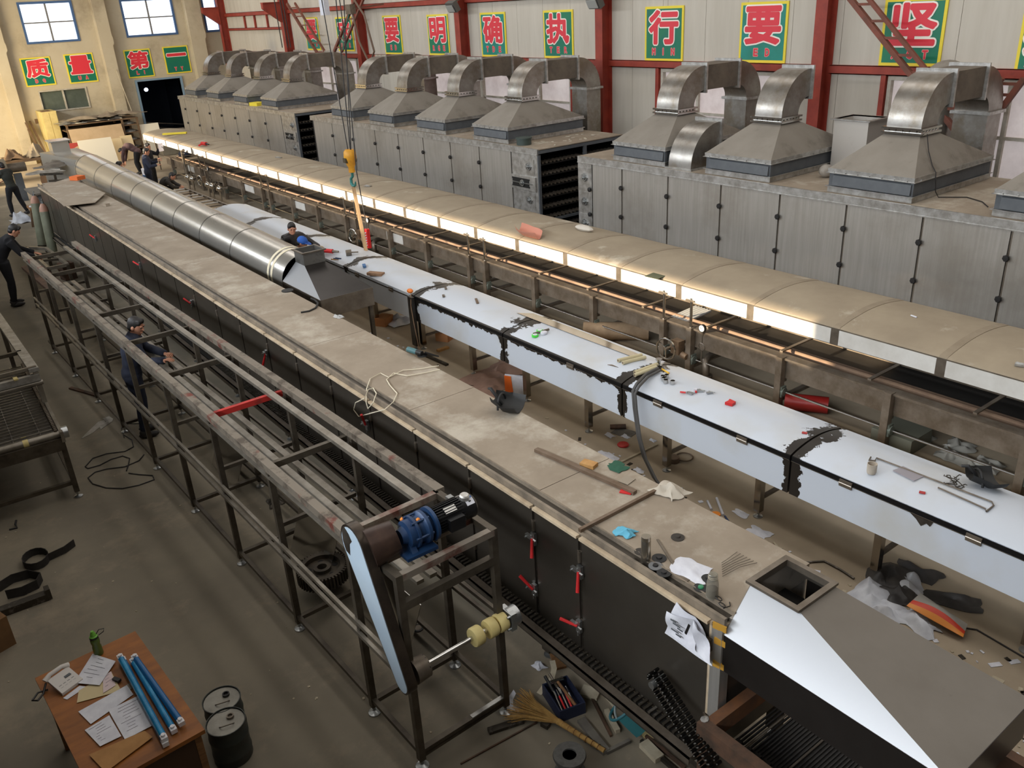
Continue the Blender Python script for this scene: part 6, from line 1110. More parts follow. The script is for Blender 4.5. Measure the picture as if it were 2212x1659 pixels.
tool((-.07, .22, .15), (-.06, .08, .10), .015, 'screwdriver', (m_knob, m_chrome), 'long black screwdriver sticking out of the tray, left one', 'screwdriver'); tool((-.02, .24, .14), (-.01, .10, .10), .013, 'screwdriver', (m_steel, m_chrome), 'steel wrench-like screwdriver sticking out of the tray, right one', 'screwdriver')
for i in range(5): tool((-.07+.03*i, -.13, .05), (-.06+.03*i, .02, .08), .009, 'pliers' if i % 2 else 'wrench', (m_clampred if i % 2 else m_chrome, m_chrome), ('chrome wrench lying at the left side of the tool tray', 'red-handled pliers second from the left in the tool tray', 'chrome wrench in the middle of the tool tray', 'red-handled pliers right of the middle wrench in the tray', 'chrome wrench at the right side of the tool tray')[i], 'pliers' if i % 2 else 'wrench')
# straw broom
A, B, C_ = Fl(1108, 1520, .06), Fl(1205, 1558, .05), Fl(1306, 1622, .04); t = thing('straw_broom', B, 'straw hand broom lying on the floor below the tool tray', 'broom'); rnd = random.Random(4)
d = (B-A); n = V((-d.y, d.x, 0)).normalized(); m = MB()
for i in range(150): f = rnd.uniform(-1, 1); z = rnd.uniform(-.04, .05); m.tube([B+n*f*.02+V((0, 0, z*.2)), A.lerp(B, .4)+n*f*.10+V((0, 0, z*.6)), A+d*rnd.uniform(-.05, .25)+n*f*.19+V((0, 0, z*.7))], .0022, 4)
m.build('bristles', M('straw', (186, 148, 84), .9, 0, (150, 112, 58), 20), t); MB().tube([B, B.lerp(C_, .5), C_], [.028, .022, .020], 10).build('handle', MATS['straw'], t)
for k in range(8): q = B.lerp(C_, k/8); MB().ring(q, .024, .003, tuple(C_-B), 14, 5).build('binding', m_wood, t)
# face shield
P = Fl(1365, 1575); t = thing('face_shield', P, 'teal welding face shield lying on the rubbish below the tunnel', 'face shield'); m_teals = M('teal_visor', (58, 132, 138), .25, 0, alpha=.8)
RX_ = Matrix.Translation(P+V((0, .02, .12))) @ Matrix.Rotation(.5, 4, 'Z') @ Matrix.Rotation(-.75, 4, 'X')
aa = [math.pi*1.02+math.pi*.96*i/16 for i in range(17)]
def fs_(m, nm, mt, sm=50): m.xf(RX_); m.build(nm, mt, t, smooth=sm)
fs_(MB().loft([[V((r*math.cos(a), r*1.05*math.sin(a), z)) for a in aa]+[V(((r-.004)*math.cos(a), (r-.004)*1.05*math.sin(a), z)) for a in aa[::-1]] for z, r in ((-.12, .115), (0, .13), (.10, .135))], True), 'visor', m_teals)
fs_(MB().ring((0, 0, .10), .13, .013, (0, 0, 1), 26, 8), 'headband', M('teal_band', (50, 110, 120), .5)); fs_(MB().tube([V((-.13*math.cos(a), 0, .10+.07*math.sin(a))) for a in (math.pi*i/10 for i in range(11))], .010, 8), 'crown_strap', M('grey_strap', (140, 150, 148), .5))
m_trash = M('pale_scrap', (196, 184, 160), .8, 0, (168, 154, 130), 5); m_ashw = M('grey_board', (118, 112, 102), .8, 0, (94, 88, 80), 6)
def strip(pts, w, mat, label, name, cat): 
    m = MB(); P_ = [Fl(*p) if len(p) == 2 else Fl(*p) for p in pts]; rings = []
    for i, p in enumerate(P_): d = (P_[min(i+1, len(P_)-1)]-P_[max(i-1, 0)]).normalized(); n = V((-d.y, d.x, 0)).normalized()*w/2; rings.append([p-n+V((0, 0, .004)), p+n+V((0, 0, .004)), p+n+V((0, 0, .007)), p-n+V((0, 0, .007))])
    single(name, m.loft(rings), mat, label, cat)
strip(((1193, 1428, .14), (1197, 1445, .12), (1192, 1468, .06), (1175, 1485, .02), (1164, 1500, 0)), .05, m_trash, 'curled pale strip standing behind the tool tray', 'curled_strip', 'strip')
strip(((1112, 1495, .12), (1103, 1510, .06), (1104, 1528, .01), (1122, 1536, .0)), .05, m_paper, 'curled white strip at the broom tip', 'curled_strip', 'strip')
single('white_scrap', crumple(Fl(1165, 1440), .05, .06, .05, 31, 5, 5), m_paper, 'crumpled white scrap behind the tool tray', 'scrap'); single('offcut_board', MB().box(Fl(1275, 1500)+V((0, 0, .02)), (.12, .16, .03), .5), m_trash, 'pale square board offcut right of the tool tray', 'offcut'); single('offcut_board', MB().box(Fl(1205, 1430)+V((0, 0, .015)), (.10, .2, .025), -.4), m_wood, 'brown board offcut below the tunnel leg', 'offcut')
for i, (a, b, w, mt, l) in enumerate((((1255, 1555), (1310, 1625), .07, m_ashw, 'grey board lying beside the broom handle'), ((1295, 1480), (1335, 1528), .06, m_trash, 'pale board strip behind the face shield'), ((1310, 1535), (1335, 1580), .04, m_trash, 'short pale stick left of the face shield'), ((1275, 1500), (1320, 1590), .02, m_rust, 'thin rusty rod beside the face shield'), ((1395, 1590), (1480, 1659), .025, m_rust, 'rusty bar right of the face shield, upper one'), ((1385, 1600), (1460, 1665), .03, m_seam, 'dark bar right of the face shield, lower one'), ((1390, 1605), (1425, 1640), .09, m_trash, 'pale roll of wrapping lying beside the dark bar'), ((1310, 1625), (1360, 1600), .03, m_ashw, 'grey bar end crossing below the face shield'), ((995, 1650), (1160, 1560), .012, m_rust, 'thin rod on the floor before the broom'), ((1055, 1580), (1130, 1555), .06, m_seam, 'dark angle piece on the floor before the broom'), ((1170, 1562), (1185, 1570), .04, m_seam, 'small dark chip by the broom neck'))):
    h = w*.5 if w > .05 else w; single('board_scrap', MB().beam(Fl(*a, h/2+.002), Fl(*b, h/2+.002), w, h), mt, l, 'board' if w > .05 else 'bar')
single('yellow_rag', crumple(Fl(1405, 1570), .12, .10, .06, 51, 8, 8), M('yellow_rag', (206, 186, 132), .9), 'yellowish rag under the chain guide by the face shield', 'rag')
# scraps lying on the floor between the tunnel and the white conveyor
r = random.Random(12); m = MB()
for i in range(620):
    x = r.uniform(4.8, 6.85); y = 1.6+13*r.random()**1.5; s = r.uniform(.012, .05); m.mi = r.choice((0, 0, 1, 2, 2)); m.box((x, y, .004), (s, s*r.uniform(.3, 2.2), .006), r.random()*3)
o = m.build('floor_litter', [m_trash, m_seam, m_paper], None, (5.8, 7, 0)); o['kind'] = 'stuff'; o['label'] = 'small shavings and chips scattered on the floor between the tunnel and the white conveyor'; o['category'] = 'litter'
r = random.Random(5); m = MB()
for i in range(90): x = r.uniform(-.4, 3.4); y = r.uniform(3.8, 12); s = r.uniform(.006, .022); m.box((x, y, .003), (s, s*r.uniform(.4, 1.6), .005), r.random()*3)
o = m.build('aisle_litter', m_trash, None, (1.5, 7, 0)); o['kind'] = 'stuff'; o['label'] = 'tiny chips on the aisle floor'; o['category'] = 'litter'
m_pinkc = M('dusty_pink_sheet', (160, 128, 112), .9, 0, (140, 112, 98), 4)
for i, (px, py, a, b, h, l) in enumerate(((1062, 822, .4, .42, .2, 'largest crumpled dusty pink sheet on the floor beneath the white conveyor'), (1092, 800, .35, .35, .26, 'crumpled pink sheet behind the orange-and-white bag'), (1045, 850, .3, .35, .14, 'low crumpled sheet by the tunnel rear edge'))): single('crumpled_sheet', crumple(Fl(px, py), a, b, h, 60+i, 9, 9, .4*i), m_pinkc, l, 'sheet', 'crumpled sheets under the white conveyor')
P = Fl(1110, 858); t = thing('printed_bag', P, 'small standing plastic bag, half orange half white, on the floor behind the dustpan', 'bag'); MB().prism([P+V((-.08, .1, 0)), P+V((.1, -.12, 0)), P+V((.1, -.12, .34)), P+V((-.08, .1, .36))], (0, 0, 0), (.04, .04, 0)).build('clear_side', m_paper, t); MB().prism([P+V((-.084, .1, .04)), P+V((-.0, .0, .04)), P+V((-.02, .02, .35)), P+V((-.084, .1, .36))], (-.004, -.004, 0), (0, 0, 0)).build('orange_side', M('bag_orange', (240, 112, 36), .5), t)
single('red_ring', MB().lathe([(.03, 0), (.075, 0), (.08, .015), (.07, .025), (.035, .022)], Fl(1346, 962), n=22), m_clampred, 'red plastic ring lying on the floor by the white conveyor leg', 'ring')
single('rubber_collar', MB().lathe([(.055, 0), (.075, 0), (.075, .07), (.055, .07)], Fl(1455, 997), n=20), m_oxbar, 'short dark pipe collar on the floor behind the conveyor leg', 'collar'); single('wire_hoop', MB().ring(Fl(1478, 987, .012), .11, .009, (0, 0, 1), 24, 6), m_oxbar, 'thin ring hoop on the floor under the white conveyor', 'ring')
single('long_stick', MB().beam(Fl(1342, 998, .012), Fl(1420, 960, .012), .03, .02), m_trash, 'pale stick lying on the floor beside the cable', 'stick'); single('pipe_piece', MB().cyl(Fl(1318, 922, .04), Fl(1352, 921, .04), .035, n=10), m_rust, 'rusty pipe piece on the floor near the conveyor leg', 'pipe')
single('floor_card', MB().box(Fl(1348, 935)+V((0, 0, .004)), (.22, .3, .006), .2), m_ashw, 'grey card on the floor beneath the white conveyor', 'card')
for i, (px, py, s, l) in enumerate(((1316, 941, .08, 'white torn scrap left of the grey card'), (1352, 944, .07, 'white torn scrap on the near side of the grey card'), (1320, 989, .13, 'long white torn film scrap beside the pale stick'), (1303, 980, .09, 'white film scrap left of the long torn one'), (1380, 1017, .08, 'white crumpled scrap at the tunnel rear edge'), (1410, 952, .06, 'white foam lump under the hanging cable'), (1600, 1110, .1, 'white paper strip on the floor right of the orange disc'), (1640, 1150, .14, 'long white paper strip on the floor before the conveyor leg'))): single('film_scrap', crumple(Fl(px, py), s*.6, s, .02, 80+i, 5, 5), m_paper, l, 'scrap', 'white scraps on the floor')
P = Fl(1546, 1113); single('orange_disc', MB().lathe([(0, 0), (.055, 0), (.055, .02), (0, .025)], P, n=18), MATS['orange_plug'], 'round orange disc on the floor between white tubes', 'disc'); single('floor_tube', MB().cyl(Fl(1537, 1100, .015), Fl(1528, 1082, .015), .014, n=8), m_paper, 'short white tube left of the orange disc', 'tube'); single('floor_tube', MB().cyl(Fl(1562, 1112, .015), Fl(1548, 1076, .015), .016, n=8), m_paper, 'longer white tube right of the orange disc', 'tube'); single('blue_pen', MB().cyl(Fl(1566, 1115, .01), Fl(1576, 1130, .01), .012, n=8), m_blue, 'blue handle on the floor below the white tubes', 'pen')
m_black2 = M('black_film', (52, 50, 50), .5, 0, (74, 70, 68), 5); m_wfilm = M('white_film_scrap', (216, 218, 224), .6, 0, (190, 192, 200), 5)
for i, (px, py, a, b, h, mt, l) in enumerate(((1880, 1290, .35, .28, .16, m_wfilm, 'white torn film scrap at the left of the heap by the near hood'), (1915, 1250, .4, .3, .2, m_black2, 'black torn film at the top of the heap'), (1960, 1265, .34, .22, .16, m_wfilm, 'white film strip at the right top of the heap'), (1945, 1290, .25, .3, .16, m_black2, 'black film in the middle of the heap beside the printed sack'), (1978, 1345, .34, .2, .14, m_wfilm, 'large white film sheet below the printed sack'), (1925, 1325, .25, .22, .12, m_wfilm, 'white film lump lower left of the heap'), (1985, 1240, .3, .2, .1, m_black2, 'black film scrap against the conveyor foot'), (2060, 1300, .35, .16, .1, m_black2, 'dark scraps right of the printed sack'))): single('film_heap', crumple(Fl(px, py), a*.7, b*.7, h, 100+i, 10, 10, .3*i), mt, l, 'film', 'torn film heap behind the near hood')
a, b, c, d = Fl(1958, 1310, .12), Fl(1988, 1283, .16), Fl(2090, 1350, .06), Fl(2080, 1378, .05); t = thing('printed_sack', (a+c)/2-V((0, 0, .08)), 'clear printed sack with orange and red stripes lying on the film heap', 'sack')
def sk(u0, u1, dz): return lambda u, v: a.lerp(b, u0+(u1-u0)*u).lerp(d.lerp(c, u0+(u1-u0)*u), v)+V((0, 0, dz+.06*math.sin(math.pi*v)*math.sin(math.pi*(u0+(u1-u0)*u))))
MB().grid(6, 10, sk(.45, 1, .01), .004).build('clear_part', M('cloudy_film', (190, 186, 178), .25, alpha=.75), t); MB().grid(4, 10, sk(.22, .45, .01), .004).build('red_stripe', M('sack_red', (216, 66, 40), .4), t); MB().grid(4, 10, sk(0, .22, .01), .004).build('orange_stripe', M('sack_orange', (232, 142, 48), .4), t)
loop(((1735, 1215), (1780, 1212), (1815, 1230), (1845, 1250)), .012, 'thin dark rod curving from the chimney to the film heap', m_seam, 'curved_rod'); loop(((2040, 1350), (2110, 1360), (2212, 1420)), .008, 'dark wire running from the sack to the right edge', m_cable)
single('cream_stick', MB().tube([Fl(1672, 1172, .01), Fl(1680, 1182, .03), Fl(1700, 1197, .01)], .014, 6), m_trash, 'short cream curved stick on the floor behind the chimney', 'stick')
# things under the canopy line
P = Fl(1745, 885, .0); single('red_pump', MB().cyl(P+V((-.2, .25, .12)), P+V((.1, -.25, .12)), .12, n=14), M('pump_red', (150, 36, 32), .4), 'red cylinder lying on the floor under the canopy line', 'cylinder')
P = Fl(1935, 960); single('junction_box', MB().box(P+V((.1, 0, .1)), (.5, .55, .2), .0), M('grey_green_box', (112, 112, 98), .6), 'grey-green box on the floor behind the white conveyor', 'box')
for i, (px, py) in enumerate(((2050, 985), (2090, 1000), (2130, 1005), (1985, 945), (2075, 965))): single('clear_bag', crumple(Fl(px, py), .16, .18, .14, 130+i, 7, 7), M('clear_film', (196, 192, 182), .25, alpha=.6), ('clear plastic bag at the left of the row under the canopy line', 'clear plastic bag second in the row under the canopy line', 'clear plastic bag nearest the post under the canopy line', 'clear plastic bag beside the grey-green box', 'clear plastic bag deepest under the canopy line')[i], 'plastic bag', 'clear bags under the canopy line')
P = Fl(1330, 740); single('floor_pipe', MB().cyl(P+V((-.3, .5, .16)), P+V((.5, -.3, .16)), .16, n=16), M('tan_pipe', (166, 140, 110), .7, 0, (140, 116, 90), 4), 'fat tan pipe lying on the floor under the canopy line', 'pipe')
for px, py, l in ((830, 700, 'small brown carton on the floor below the white conveyor'), (963, 732, 'orange-brown carton scrap under the white conveyor')): single('carton_scrap', MB().box(Fl(px, py)+V((0, 0, .08)), (.3, .25, .16), .5), M('kraft_floor', (182, 124, 78), .85), l, 'carton')
single('white_rag', crumple(Fl(862, 695), .3, .3, .22, 150, 8, 8), m_wfilm, 'white plastic rag on the floor by the seam leg', 'rag')
single('floor_angle', MB().beam(Fl(914, 765, .02), Fl(966, 788, .02), .06, .03), m_seam, 'dark angle bar on the floor behind the tunnel', 'bar'); single('tool_stand', MB().beam(Fl(945, 758, .02), Fl(968, 750, .02), .07, .04), m_tan, 'small tan bar pair on the floor by the conveyor leg', 'bar')
# ---------------------------------------------------------------- far end of the hall
# storage rack with scrap sheets on top and boards leaning on it
t = thing('storage_rack', (9.1, 42.4, 0), 'brown steel storage rack along the end wall, scrap sheets heaped on its top', 'rack')
m_rk = M('rack_brown', (120, 96, 72), .7, 0, (98, 76, 56), 4)
for x in (7.62, 9.9, 10.55):
    for y in (41.9, 43.3): MB().bx(x-.04, x+.04, y-.04, y+.04, 0, 1.66).build('upright', m_rk, t)
for z in (.3, .65, 1.0, 1.33, 1.60): MB().bx(7.6, 10.6, 41.88, 43.4, z, z+.05).build('shelf', m_rk, t)
MB().bx(7.6, 10.6, 43.38, 43.42, 0, 1.6).build('back_sheet', m_black, t)
for i in range(4): single('shelf_rolls', MB().ell((10.22, 42.2, .38+.34*i), (.26, .3, .09), 10, 6), m_alum, ('lowest', 'second lowest', 'second highest', 'highest')[i]+' grey bundle in the right bay of the storage rack', 'bundle', 'bundles in the rack')
m_scr = M('grey_brown_scrap', (150, 136, 116), .8, 0, (124, 110, 92), 3)
for i in range(9): single('scrap_sheet', crumple((7.9+.31*i, 42.5+.25*math.sin(i*2.1), 1.66+.07*(i % 3)), .55-.03*i, .6, .26 if i % 2 else .16, 200+i, 7, 7, .5*i, .012), m_scr if i % 3 else m_alum, ('leftmost scrap sheet on the rack top', 'second scrap sheet from the left on the rack top', 'third scrap sheet from the left on the rack top', 'fourth scrap sheet from the left on the rack top', 'middle scrap sheet on the rack top', 'fourth scrap sheet from the right on the rack top', 'third scrap sheet from the right on the rack top', 'second scrap sheet from the right on the rack top', 'rightmost scrap sheet on the rack top')[i], 'scrap sheet', 'scrap sheets on the rack top')
def board(x0, x1, yb, yt, z1, mat, label, z0=.02): single('leaning_board', MB().hexa([(x0, yb, z0), (x1, yb, z0), (x1, yb+.03, z0), (x0, yb+.03, z0), (x0, yt, z1), (x1, yt, z1), (x1, yt+.03, z1), (x0, yt+.03, z1)]), mat, label, 'board', 'boards leaning on the rack')
board(7.63, 9.82, 41.3, 41.82, 1.46, M('tan_board', (206, 178, 142), .8, 0, (192, 164, 128), 2), 'large tan board leaning on the storage rack')
board(7.62, 8.98, 40.1, 40.55, 1.10, M('white_board', (240, 230, 208), .8), 'white board leaning in front of the large tan board')
board(9.05, 9.5, 40.7, 41.1, .95, M('pale_ply', (224, 200, 156), .8), 'narrow pale plywood piece right of the white board'); board(9.5, 10.0, 40.9, 41.25, 1.0, M('pale_ply', (224, 200, 156), .8), 'second pale plywood piece, standing behind the bent-over man')
board(10.58, 11.45, 41.7, 42.0, 1.30, M('white_board', (240, 230, 208), .8), 'pale board standing right of the rack beside the doorway')
t = thing('tall_cabinet', (7.24, 43.4, 0), 'tall yellowed cabinet against the end wall left of the rack', 'cabinet'); MB().bx(6.94, 7.54, 42.9, 44.15, 0, 2.2).build('carcass', M('yellowed_paint', (224, 204, 140), .7, 0, (200, 178, 116), 2), t); MB().bx(6.96, 7.23, 42.885, 42.9, .1, 2.15).build('door', MATS['yellowed_paint'], t); MB().bx(7.25, 7.52, 42.885, 42.9, .1, 2.15).build('door', MATS['yellowed_paint'], t); MB().bx(6.98, 7.3, 42.9, 43.3, 2.2, 2.24).build('top_board', m_rk, t)
single('plastic_chair', MB().box((7.55, 41.6, .55), (.5, .12, .75), .15), M('red_plastic', (206, 84, 78), .6), 'red plastic backrest in front of the tall cabinet', 'chair')
t = thing('metal_bin', (11.6, 40.9, 0), 'grey-green open metal bin in front of the dark doorway', 'bin'); m = MB(); m.prism([(11.0, 40.5, .02), (12.2, 40.5, .02), (12.3, 40.5, 1.0), (10.9, 40.5, 1.0)], (0, 0, 0), (0, .9, 0)); m.build('box', M('bin_grey', (134, 128, 112), .6, 0, (118, 110, 96), 3), t); m = MB(); rectring(m, 10.9, 12.3, 40.5, 41.4, .98, 1.02, .04); m.build('rim', m_steel, t)
single('red_bucket', MB().lathe([(0, 0), (.16, 0), (.2, .28), (.19, .28), (.15, .02)], (11.1, 41.2, 1.0-.0), n=18) if False else MB().lathe([(0, 0), (.17, 0), (.22, .34), (.2, .34), (.16, .02)], (10.95, 41.1, 1.02), n=18), M('pink_red', (216, 72, 84), .6), 'pink-red basin by the doorway above the pale board', 'basin') if False else None
single('tread_plate', MB().bx(12.4, 13.9, 40.3, 43.6, .0, .03), M('tread_plate', (128, 122, 112), .5, .5, (96, 90, 82), 12, .2), 'checkered tread plate on the floor before the dark doorway', 'plate')
single('dark_helmet', MB().ell((11.55, 39.2, .16), (.3, .26, .16), 12, 8), m_navy, 'dark rounded bundle on the floor by the far oven corner', 'bundle')
single('black_pail', MB().lathe([(0, 0), (.12, 0), (.14, .3), (.12, .3)], (10.75, 42.9, 0), n=14), m_knob, 'black pail on the floor between rack and doorway', 'pail')
for i, (x, z, a) in enumerate(((6.6, 2.4, .3), (6.7, 2.0, .4), (6.8, 1.8, .2))): single('leaning_pole', MB().beam((x, 43.0, .05), (x-a, YW-.12, z), .08, .03), m_rk, ('tallest', 'middle', 'shortest')[i]+' dark pole leaning on the end wall left of the cabinet', 'pole', 'poles leaning on the end wall')
single('leaning_rod', MB().tube([(10.9, 42.8, .02), (10.6, YW-.46, 3.6)], .02, 6), m_trash, 'long thin pale rod leaning up the pilaster by the doorway', 'rod')
single('wall_socket', MB().box((6.9, YW-.015, 1.75), (.16, .03, .2)), m_rk, 'small brown socket box on the end wall', 'socket')
t = thing('sack_trolley', (9.0, 38.8, 0), 'white and blue paint bucket on the floor before the boards', 'bucket'); MB().lathe([(0, 0), (.2, 0), (.22, .42), (.0, .42)], (8.75, 34.9, .0), n=18).build('pail', m_paper, t); MB().lathe([(.205, .05), (.222, .2), (.222, .2), (.205, .05)], (8.75, 34.9, 0), n=18).build('label_band', MATS['steel_blue'], t); t.name = 'paint_bucket'; t.location = t.location
# work bench and grinder at the left edge
t = thing('pedestal_grinder', (4.3, 34.5, 0), 'pedestal grinder with a big wheel standing behind the man in olive clothes', 'grinder'); MB().bx(4.2, 4.45, 34.4, 34.6, 0, .95).build('pedestal', m_band, t); MB().cyl((4.0, 34.5, 1.15), (4.65, 34.5, 1.15), .16, n=16).build('motor', m_steel, t); MB().cyl((3.95, 34.5, 1.15), (4.05, 34.5, 1.15), .34, n=24).build('wheel', M('grinding_stone', (120, 108, 88), .8), t)
t = thing('steel_bench', (4.6, 29.5, 0), 'narrow grey steel bench on a pedestal at the far tunnel end', 'bench'); MB().bx(3.95, 4.6, 29.6, 31.0, .88, .93).build('top', m_ashw, t); MB().bx(4.1, 4.4, 29.7, 29.95, 0, .88).build('pedestal', m_band, t); MB().bx(4.1, 4.4, 30.5, 30.8, 0, .88).build('pedestal', m_band, t)
single('white_cross_bar', MB().beam((3.75, 28.3, .9), (3.9, 27.9, .02), .05).beam((3.62, 28.35, .8), (3.95, 28.2, .8), .04), m_paper, 'white cross-shaped stand beside the far tunnel end', 'stand')
single('white_sack', crumple((3.6, 30.6, 0), .35, .4, .45, 300, 9, 9), m_wfilm, 'white and black plastic sack at the feet of the man in olive clothes', 'sack')
t = thing('machine_bench', (2.9, 36, 0), 'cluttered dark machine bench by the end wall at the left edge', 'bench'); MB().bx(3.6, 6.2, 38.5, 39.6, .8, .9).build('top', m_rk, t); MB().bx(3.7, 3.9, 38.6, 39.5, 0, .8).build('leg', m_rk, t); MB().bx(5.9, 6.1, 38.6, 39.5, 0, .8).build('leg', m_rk, t)
for i, (x, s, mt) in enumerate(((4.0, .36, m_scr), (4.9, .4, m_rk), (5.75, .36, m_scr))): single('bench_bundle', crumple((x, 39.0, .9), s, .5, .6, 310+i, 8, 8, 0, .02), mt, ('left', 'middle', 'right')[i]+' heap on the cluttered machine bench by the end wall', 'heap', 'heaps on the machine bench')
t = thing('floor_tank', (6.2, 35.4, 0), 'brown rounded tank or roll behind the far end of the round duct', 'tank'); MB().cyl((5.4, 34.6, .5), (6.9, 36.0, .5), .5, n=20).build('shell', M('brown_tank', (150, 112, 78), .7, 0, (124, 92, 64), 3), t)
# gas cylinders at the far tunnel front
m_gas = M('pale_green_cylinder', (134, 138, 118), .5, .2, (116, 116, 98), 3); m_ox = M('rosy_shoulder', (162, 120, 100), .6)
for (px, py), lean, l in (((128, 552), .10, 'pale green gas cylinder with rosy shoulder, left of the pair at the tunnel'), ((160, 520), .16, 'darker gas cylinder, right of the pair leaning at the far tunnel end')):
    P = Fl(px, py); P.x = min(P.x, 3.42); t = thing('gas_cylinder', P, l, 'gas cylinder', 'gas cylinders at the tunnel end'); n = V((lean*.7, .08, 1)).normalized(); MB().lathe([(0, 0), (.11, 0), (.115, .03), (.115, 1.18)], P, tuple(n), 20).build('shell', m_gas, t); MB().lathe([(.115, 1.18), (.10, 1.28), (.06, 1.36), (.04, 1.38)], P, tuple(n), 20).build('shoulder', m_ox, t); MB().lathe([(.035, 1.38), (.035, 1.44), (.02, 1.45), (.02, 1.5), (0, 1.5)], P, tuple(n), 10).build('valve', m_zinc, t); MB().lathe([(.10, 0), (.122, 0), (.122, .05), (.10, .05)], P, tuple(n), 18).build('foot_ring', m_seam, t)
# welded frame lying in front of the gas cylinders, and a stool
t = thing('welded_frame', (2.4, 19, 0), 'low welded angle-iron frame on short legs before the gas cylinders', 'frame'); A = [Fl(56, 535, .45), Fl(100, 537, .45), Fl(146, 572, .45), Fl(105, 580, .45)]
for a, b in zip(A, A[1:]+A[:1]): MB().beam(a, b, .07).build('rail', m_clean, t)
for k in (.33, .66): MB().beam(A[0].lerp(A[3], k), A[1].lerp(A[2], k), .05).build('slat', m_frame, t)
for a in A: MB().beam(V((a.x, a.y, 0)), a, .07).build('leg', m_frame, t)
t = thing('oil_can', Fl(150, 602), 'brown rectangular can on the floor below the welded frame', 'can'); MB().box(Fl(150, 602)+V((0, 0, .2)), (.28, .3, .4), .2).build('body', m_rust, t)
t = thing('trestle_bench', (2.2, 20.5, 0), 'dark trestle bench with a steel tube being worked on by the silhouetted man', 'bench'); a, b = Fl(66, 575, .85), Fl(122, 622, .85); MB().beam(a, b, .35, .06).build('top', m_rust, t)
for q in (a.lerp(b, .12), a.lerp(b, .88)):
    for s in (-.14, .14): MB().beam(V((q.x+s, q.y, 0)), V((q.x+s*.8, q.y, .82)), .05).build('leg', m_frame, t)
single('work_tube', MB().cyl(Fl(62, 575, .95), Fl(118, 600, .93), .035, n=10), m_steel, 'steel tube lying on the trestle bench', 'tube')
# wooden stand behind the olive man
t = thing('wooden_stand', (3.0, 27.5, 0), 'brown wooden stand with slanted legs beside the gas cylinders', 'stand'); P = Fl(98, 492); MB().box(P+V((0, .2, .62)), (.55, .6, .06)).build('top', m_wood, t)
for sx, sy in ((-.22, -.05), (.22, -.05), (-.22, .45), (.22, .45)): MB().beam(P+V((sx*1.2, sy, 0)), P+V((sx*.8, sy, .6)), .06).build('leg', m_rk, t)
# ---------------------------------------------------------------- mesh belt conveyor cut by the left edge
t = thing('mesh_conveyor', (.6, 12.5, 0), 'steel conveyor with a wire mesh belt, cut off by the left edge of the picture', 'conveyor')
ZB = .95; a, b = GZ(126, 930, ZB), GZ(60, 800, ZB); d = (b-a).normalized(); L0 = V((-d.y, d.x, 0)); L0 = L0 if L0.x < 0 else -L0
def MC(s, w, z): return a+d*s+L0*w+V((0, 0, z-ZB))
m = MB(); k = 0
while k < 2.9: m.beam(MC(k, .06, ZB), MC(k, 1.5, ZB), .012, .012); k += .10
for w in (.2, .5, .8, 1.1, 1.4): m.beam(MC(0, w, ZB-.01), MC(2.9, w, ZB-.01), .01)
m.build('mesh_belt', m_chrome, t); MB().prism([MC(0, .05, ZB-.05), MC(2.9, .05, ZB-.05), MC(2.9, 1.5, ZB-.05), MC(0, 1.5, ZB-.05)], (0, 0, 0), (0, 0, .01)).build('belt_bed', m_seam, t)
m = MB(); k = 0
while k < 2.9: m.cyl(MC(k, .03, ZB-.02), MC(k, .03, ZB+.02), .02, n=6); k += .055
m.beam(MC(0, .03, ZB-.012), MC(2.9, .03, ZB-.012), .02, .02); m.build('side_chain', m_steel, t); MB().beam(MC(-.1, -.02, ZB-.06), MC(3.0, -.02, ZB-.06), .04, .14).build('side_plate', m_clean, t)
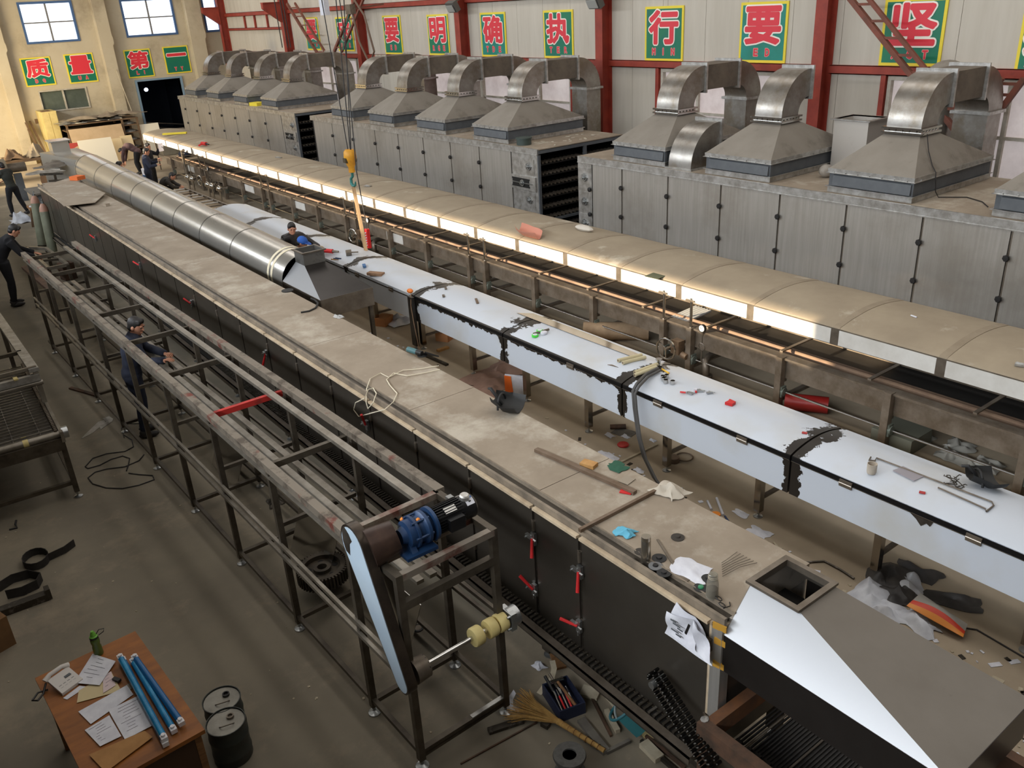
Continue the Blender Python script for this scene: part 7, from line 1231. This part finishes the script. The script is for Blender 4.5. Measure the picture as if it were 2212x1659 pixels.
MB().cyl(MC(0, -.05, ZB-.05), MC(0, 1.5, ZB-.05), .05, n=14).build('end_roller', m_clean, t); MB().beam(MC(-.06, -.02, ZB-.16), MC(-.06, 1.5, ZB-.16), .05, .16).build('end_plate', m_frame, t)
for w in (.35, .75): MB().cyl(MC(0, w, ZB-.05), MC(0, w+.06, ZB-.05), .054, n=14).build('roller_band', m_cream, t)
MB().cyl(MC(.02, -.1, ZB-.05), MC(.02, -.03, ZB-.05), .075, n=16).build('bearing', m_zinc, t)
for s in (-.02, 1.6, 3.0):
    for w in (0, 1.45): P = MC(s, w, 0); l = MB().beam((P.x, P.y, .08), (P.x, P.y, ZB-.08), .06).build('leg', m_frame, t); q = foot(t, P.x, P.y, h=.09); q.parent = l
MB().beam(MC(-.02, 0, .22), MC(-.02, 1.5, .22), .05).build('base_tie', m_frame, t); MB().beam(MC(0, 0, .22), MC(3, 0, .22), .05).build('base_rail', m_frame, t)
# upper frame of that conveyor with a bright channel
Z2 = 1.45; e, f = GZ(80, 795, Z2), GZ(0, 680, Z2); d2 = (f-e).normalized(); n2 = V((-d2.y, d2.x, 0)); n2 = n2 if n2.x < 0 else -n2
def UC(s, w, z): return e+d2*s+n2*w+V((0, 0, z-Z2))
MB().beam(UC(0, .04, Z2-.02), UC(3.2, .04, Z2-.02), .12, .05).build('upper_channel', m_alum, t); MB().beam(UC(.06, .0, Z2), UC(.06, 1.3, Z2), .04).build('upper_bar', m_clean, t); MB().beam(UC(.0, .0, Z2-.12), UC(.0, 1.3, Z2-.12), .07, .09).build('upper_bar', m_alum, t); MB().beam(UC(.9, .04, Z2-.02), UC(.9, 1.3, Z2-.02), .05).build('upper_bar', m_frame, t)
MB().beam(UC(.02, .03, ZB-.1), UC(.02, .03, Z2-.05), .06).build('upright', m_clean, t); MB().beam(UC(3.0, .03, 0), UC(3.0, .03, Z2-.05), .06).build('upright', m_frame, t)
b_ = MB(); b_.cyl(UC(0, -.02, Z2-.2), UC(0, 1.3, Z2-.2), .035, n=12); b_.build('upper_roller', m_clean, t)
for w in (.25, .5): MB().beam(UC(.0, w, Z2-.07), UC(.0, w+.05, Z2-.07), .10, .02).build('tape_band', m_cream, t)
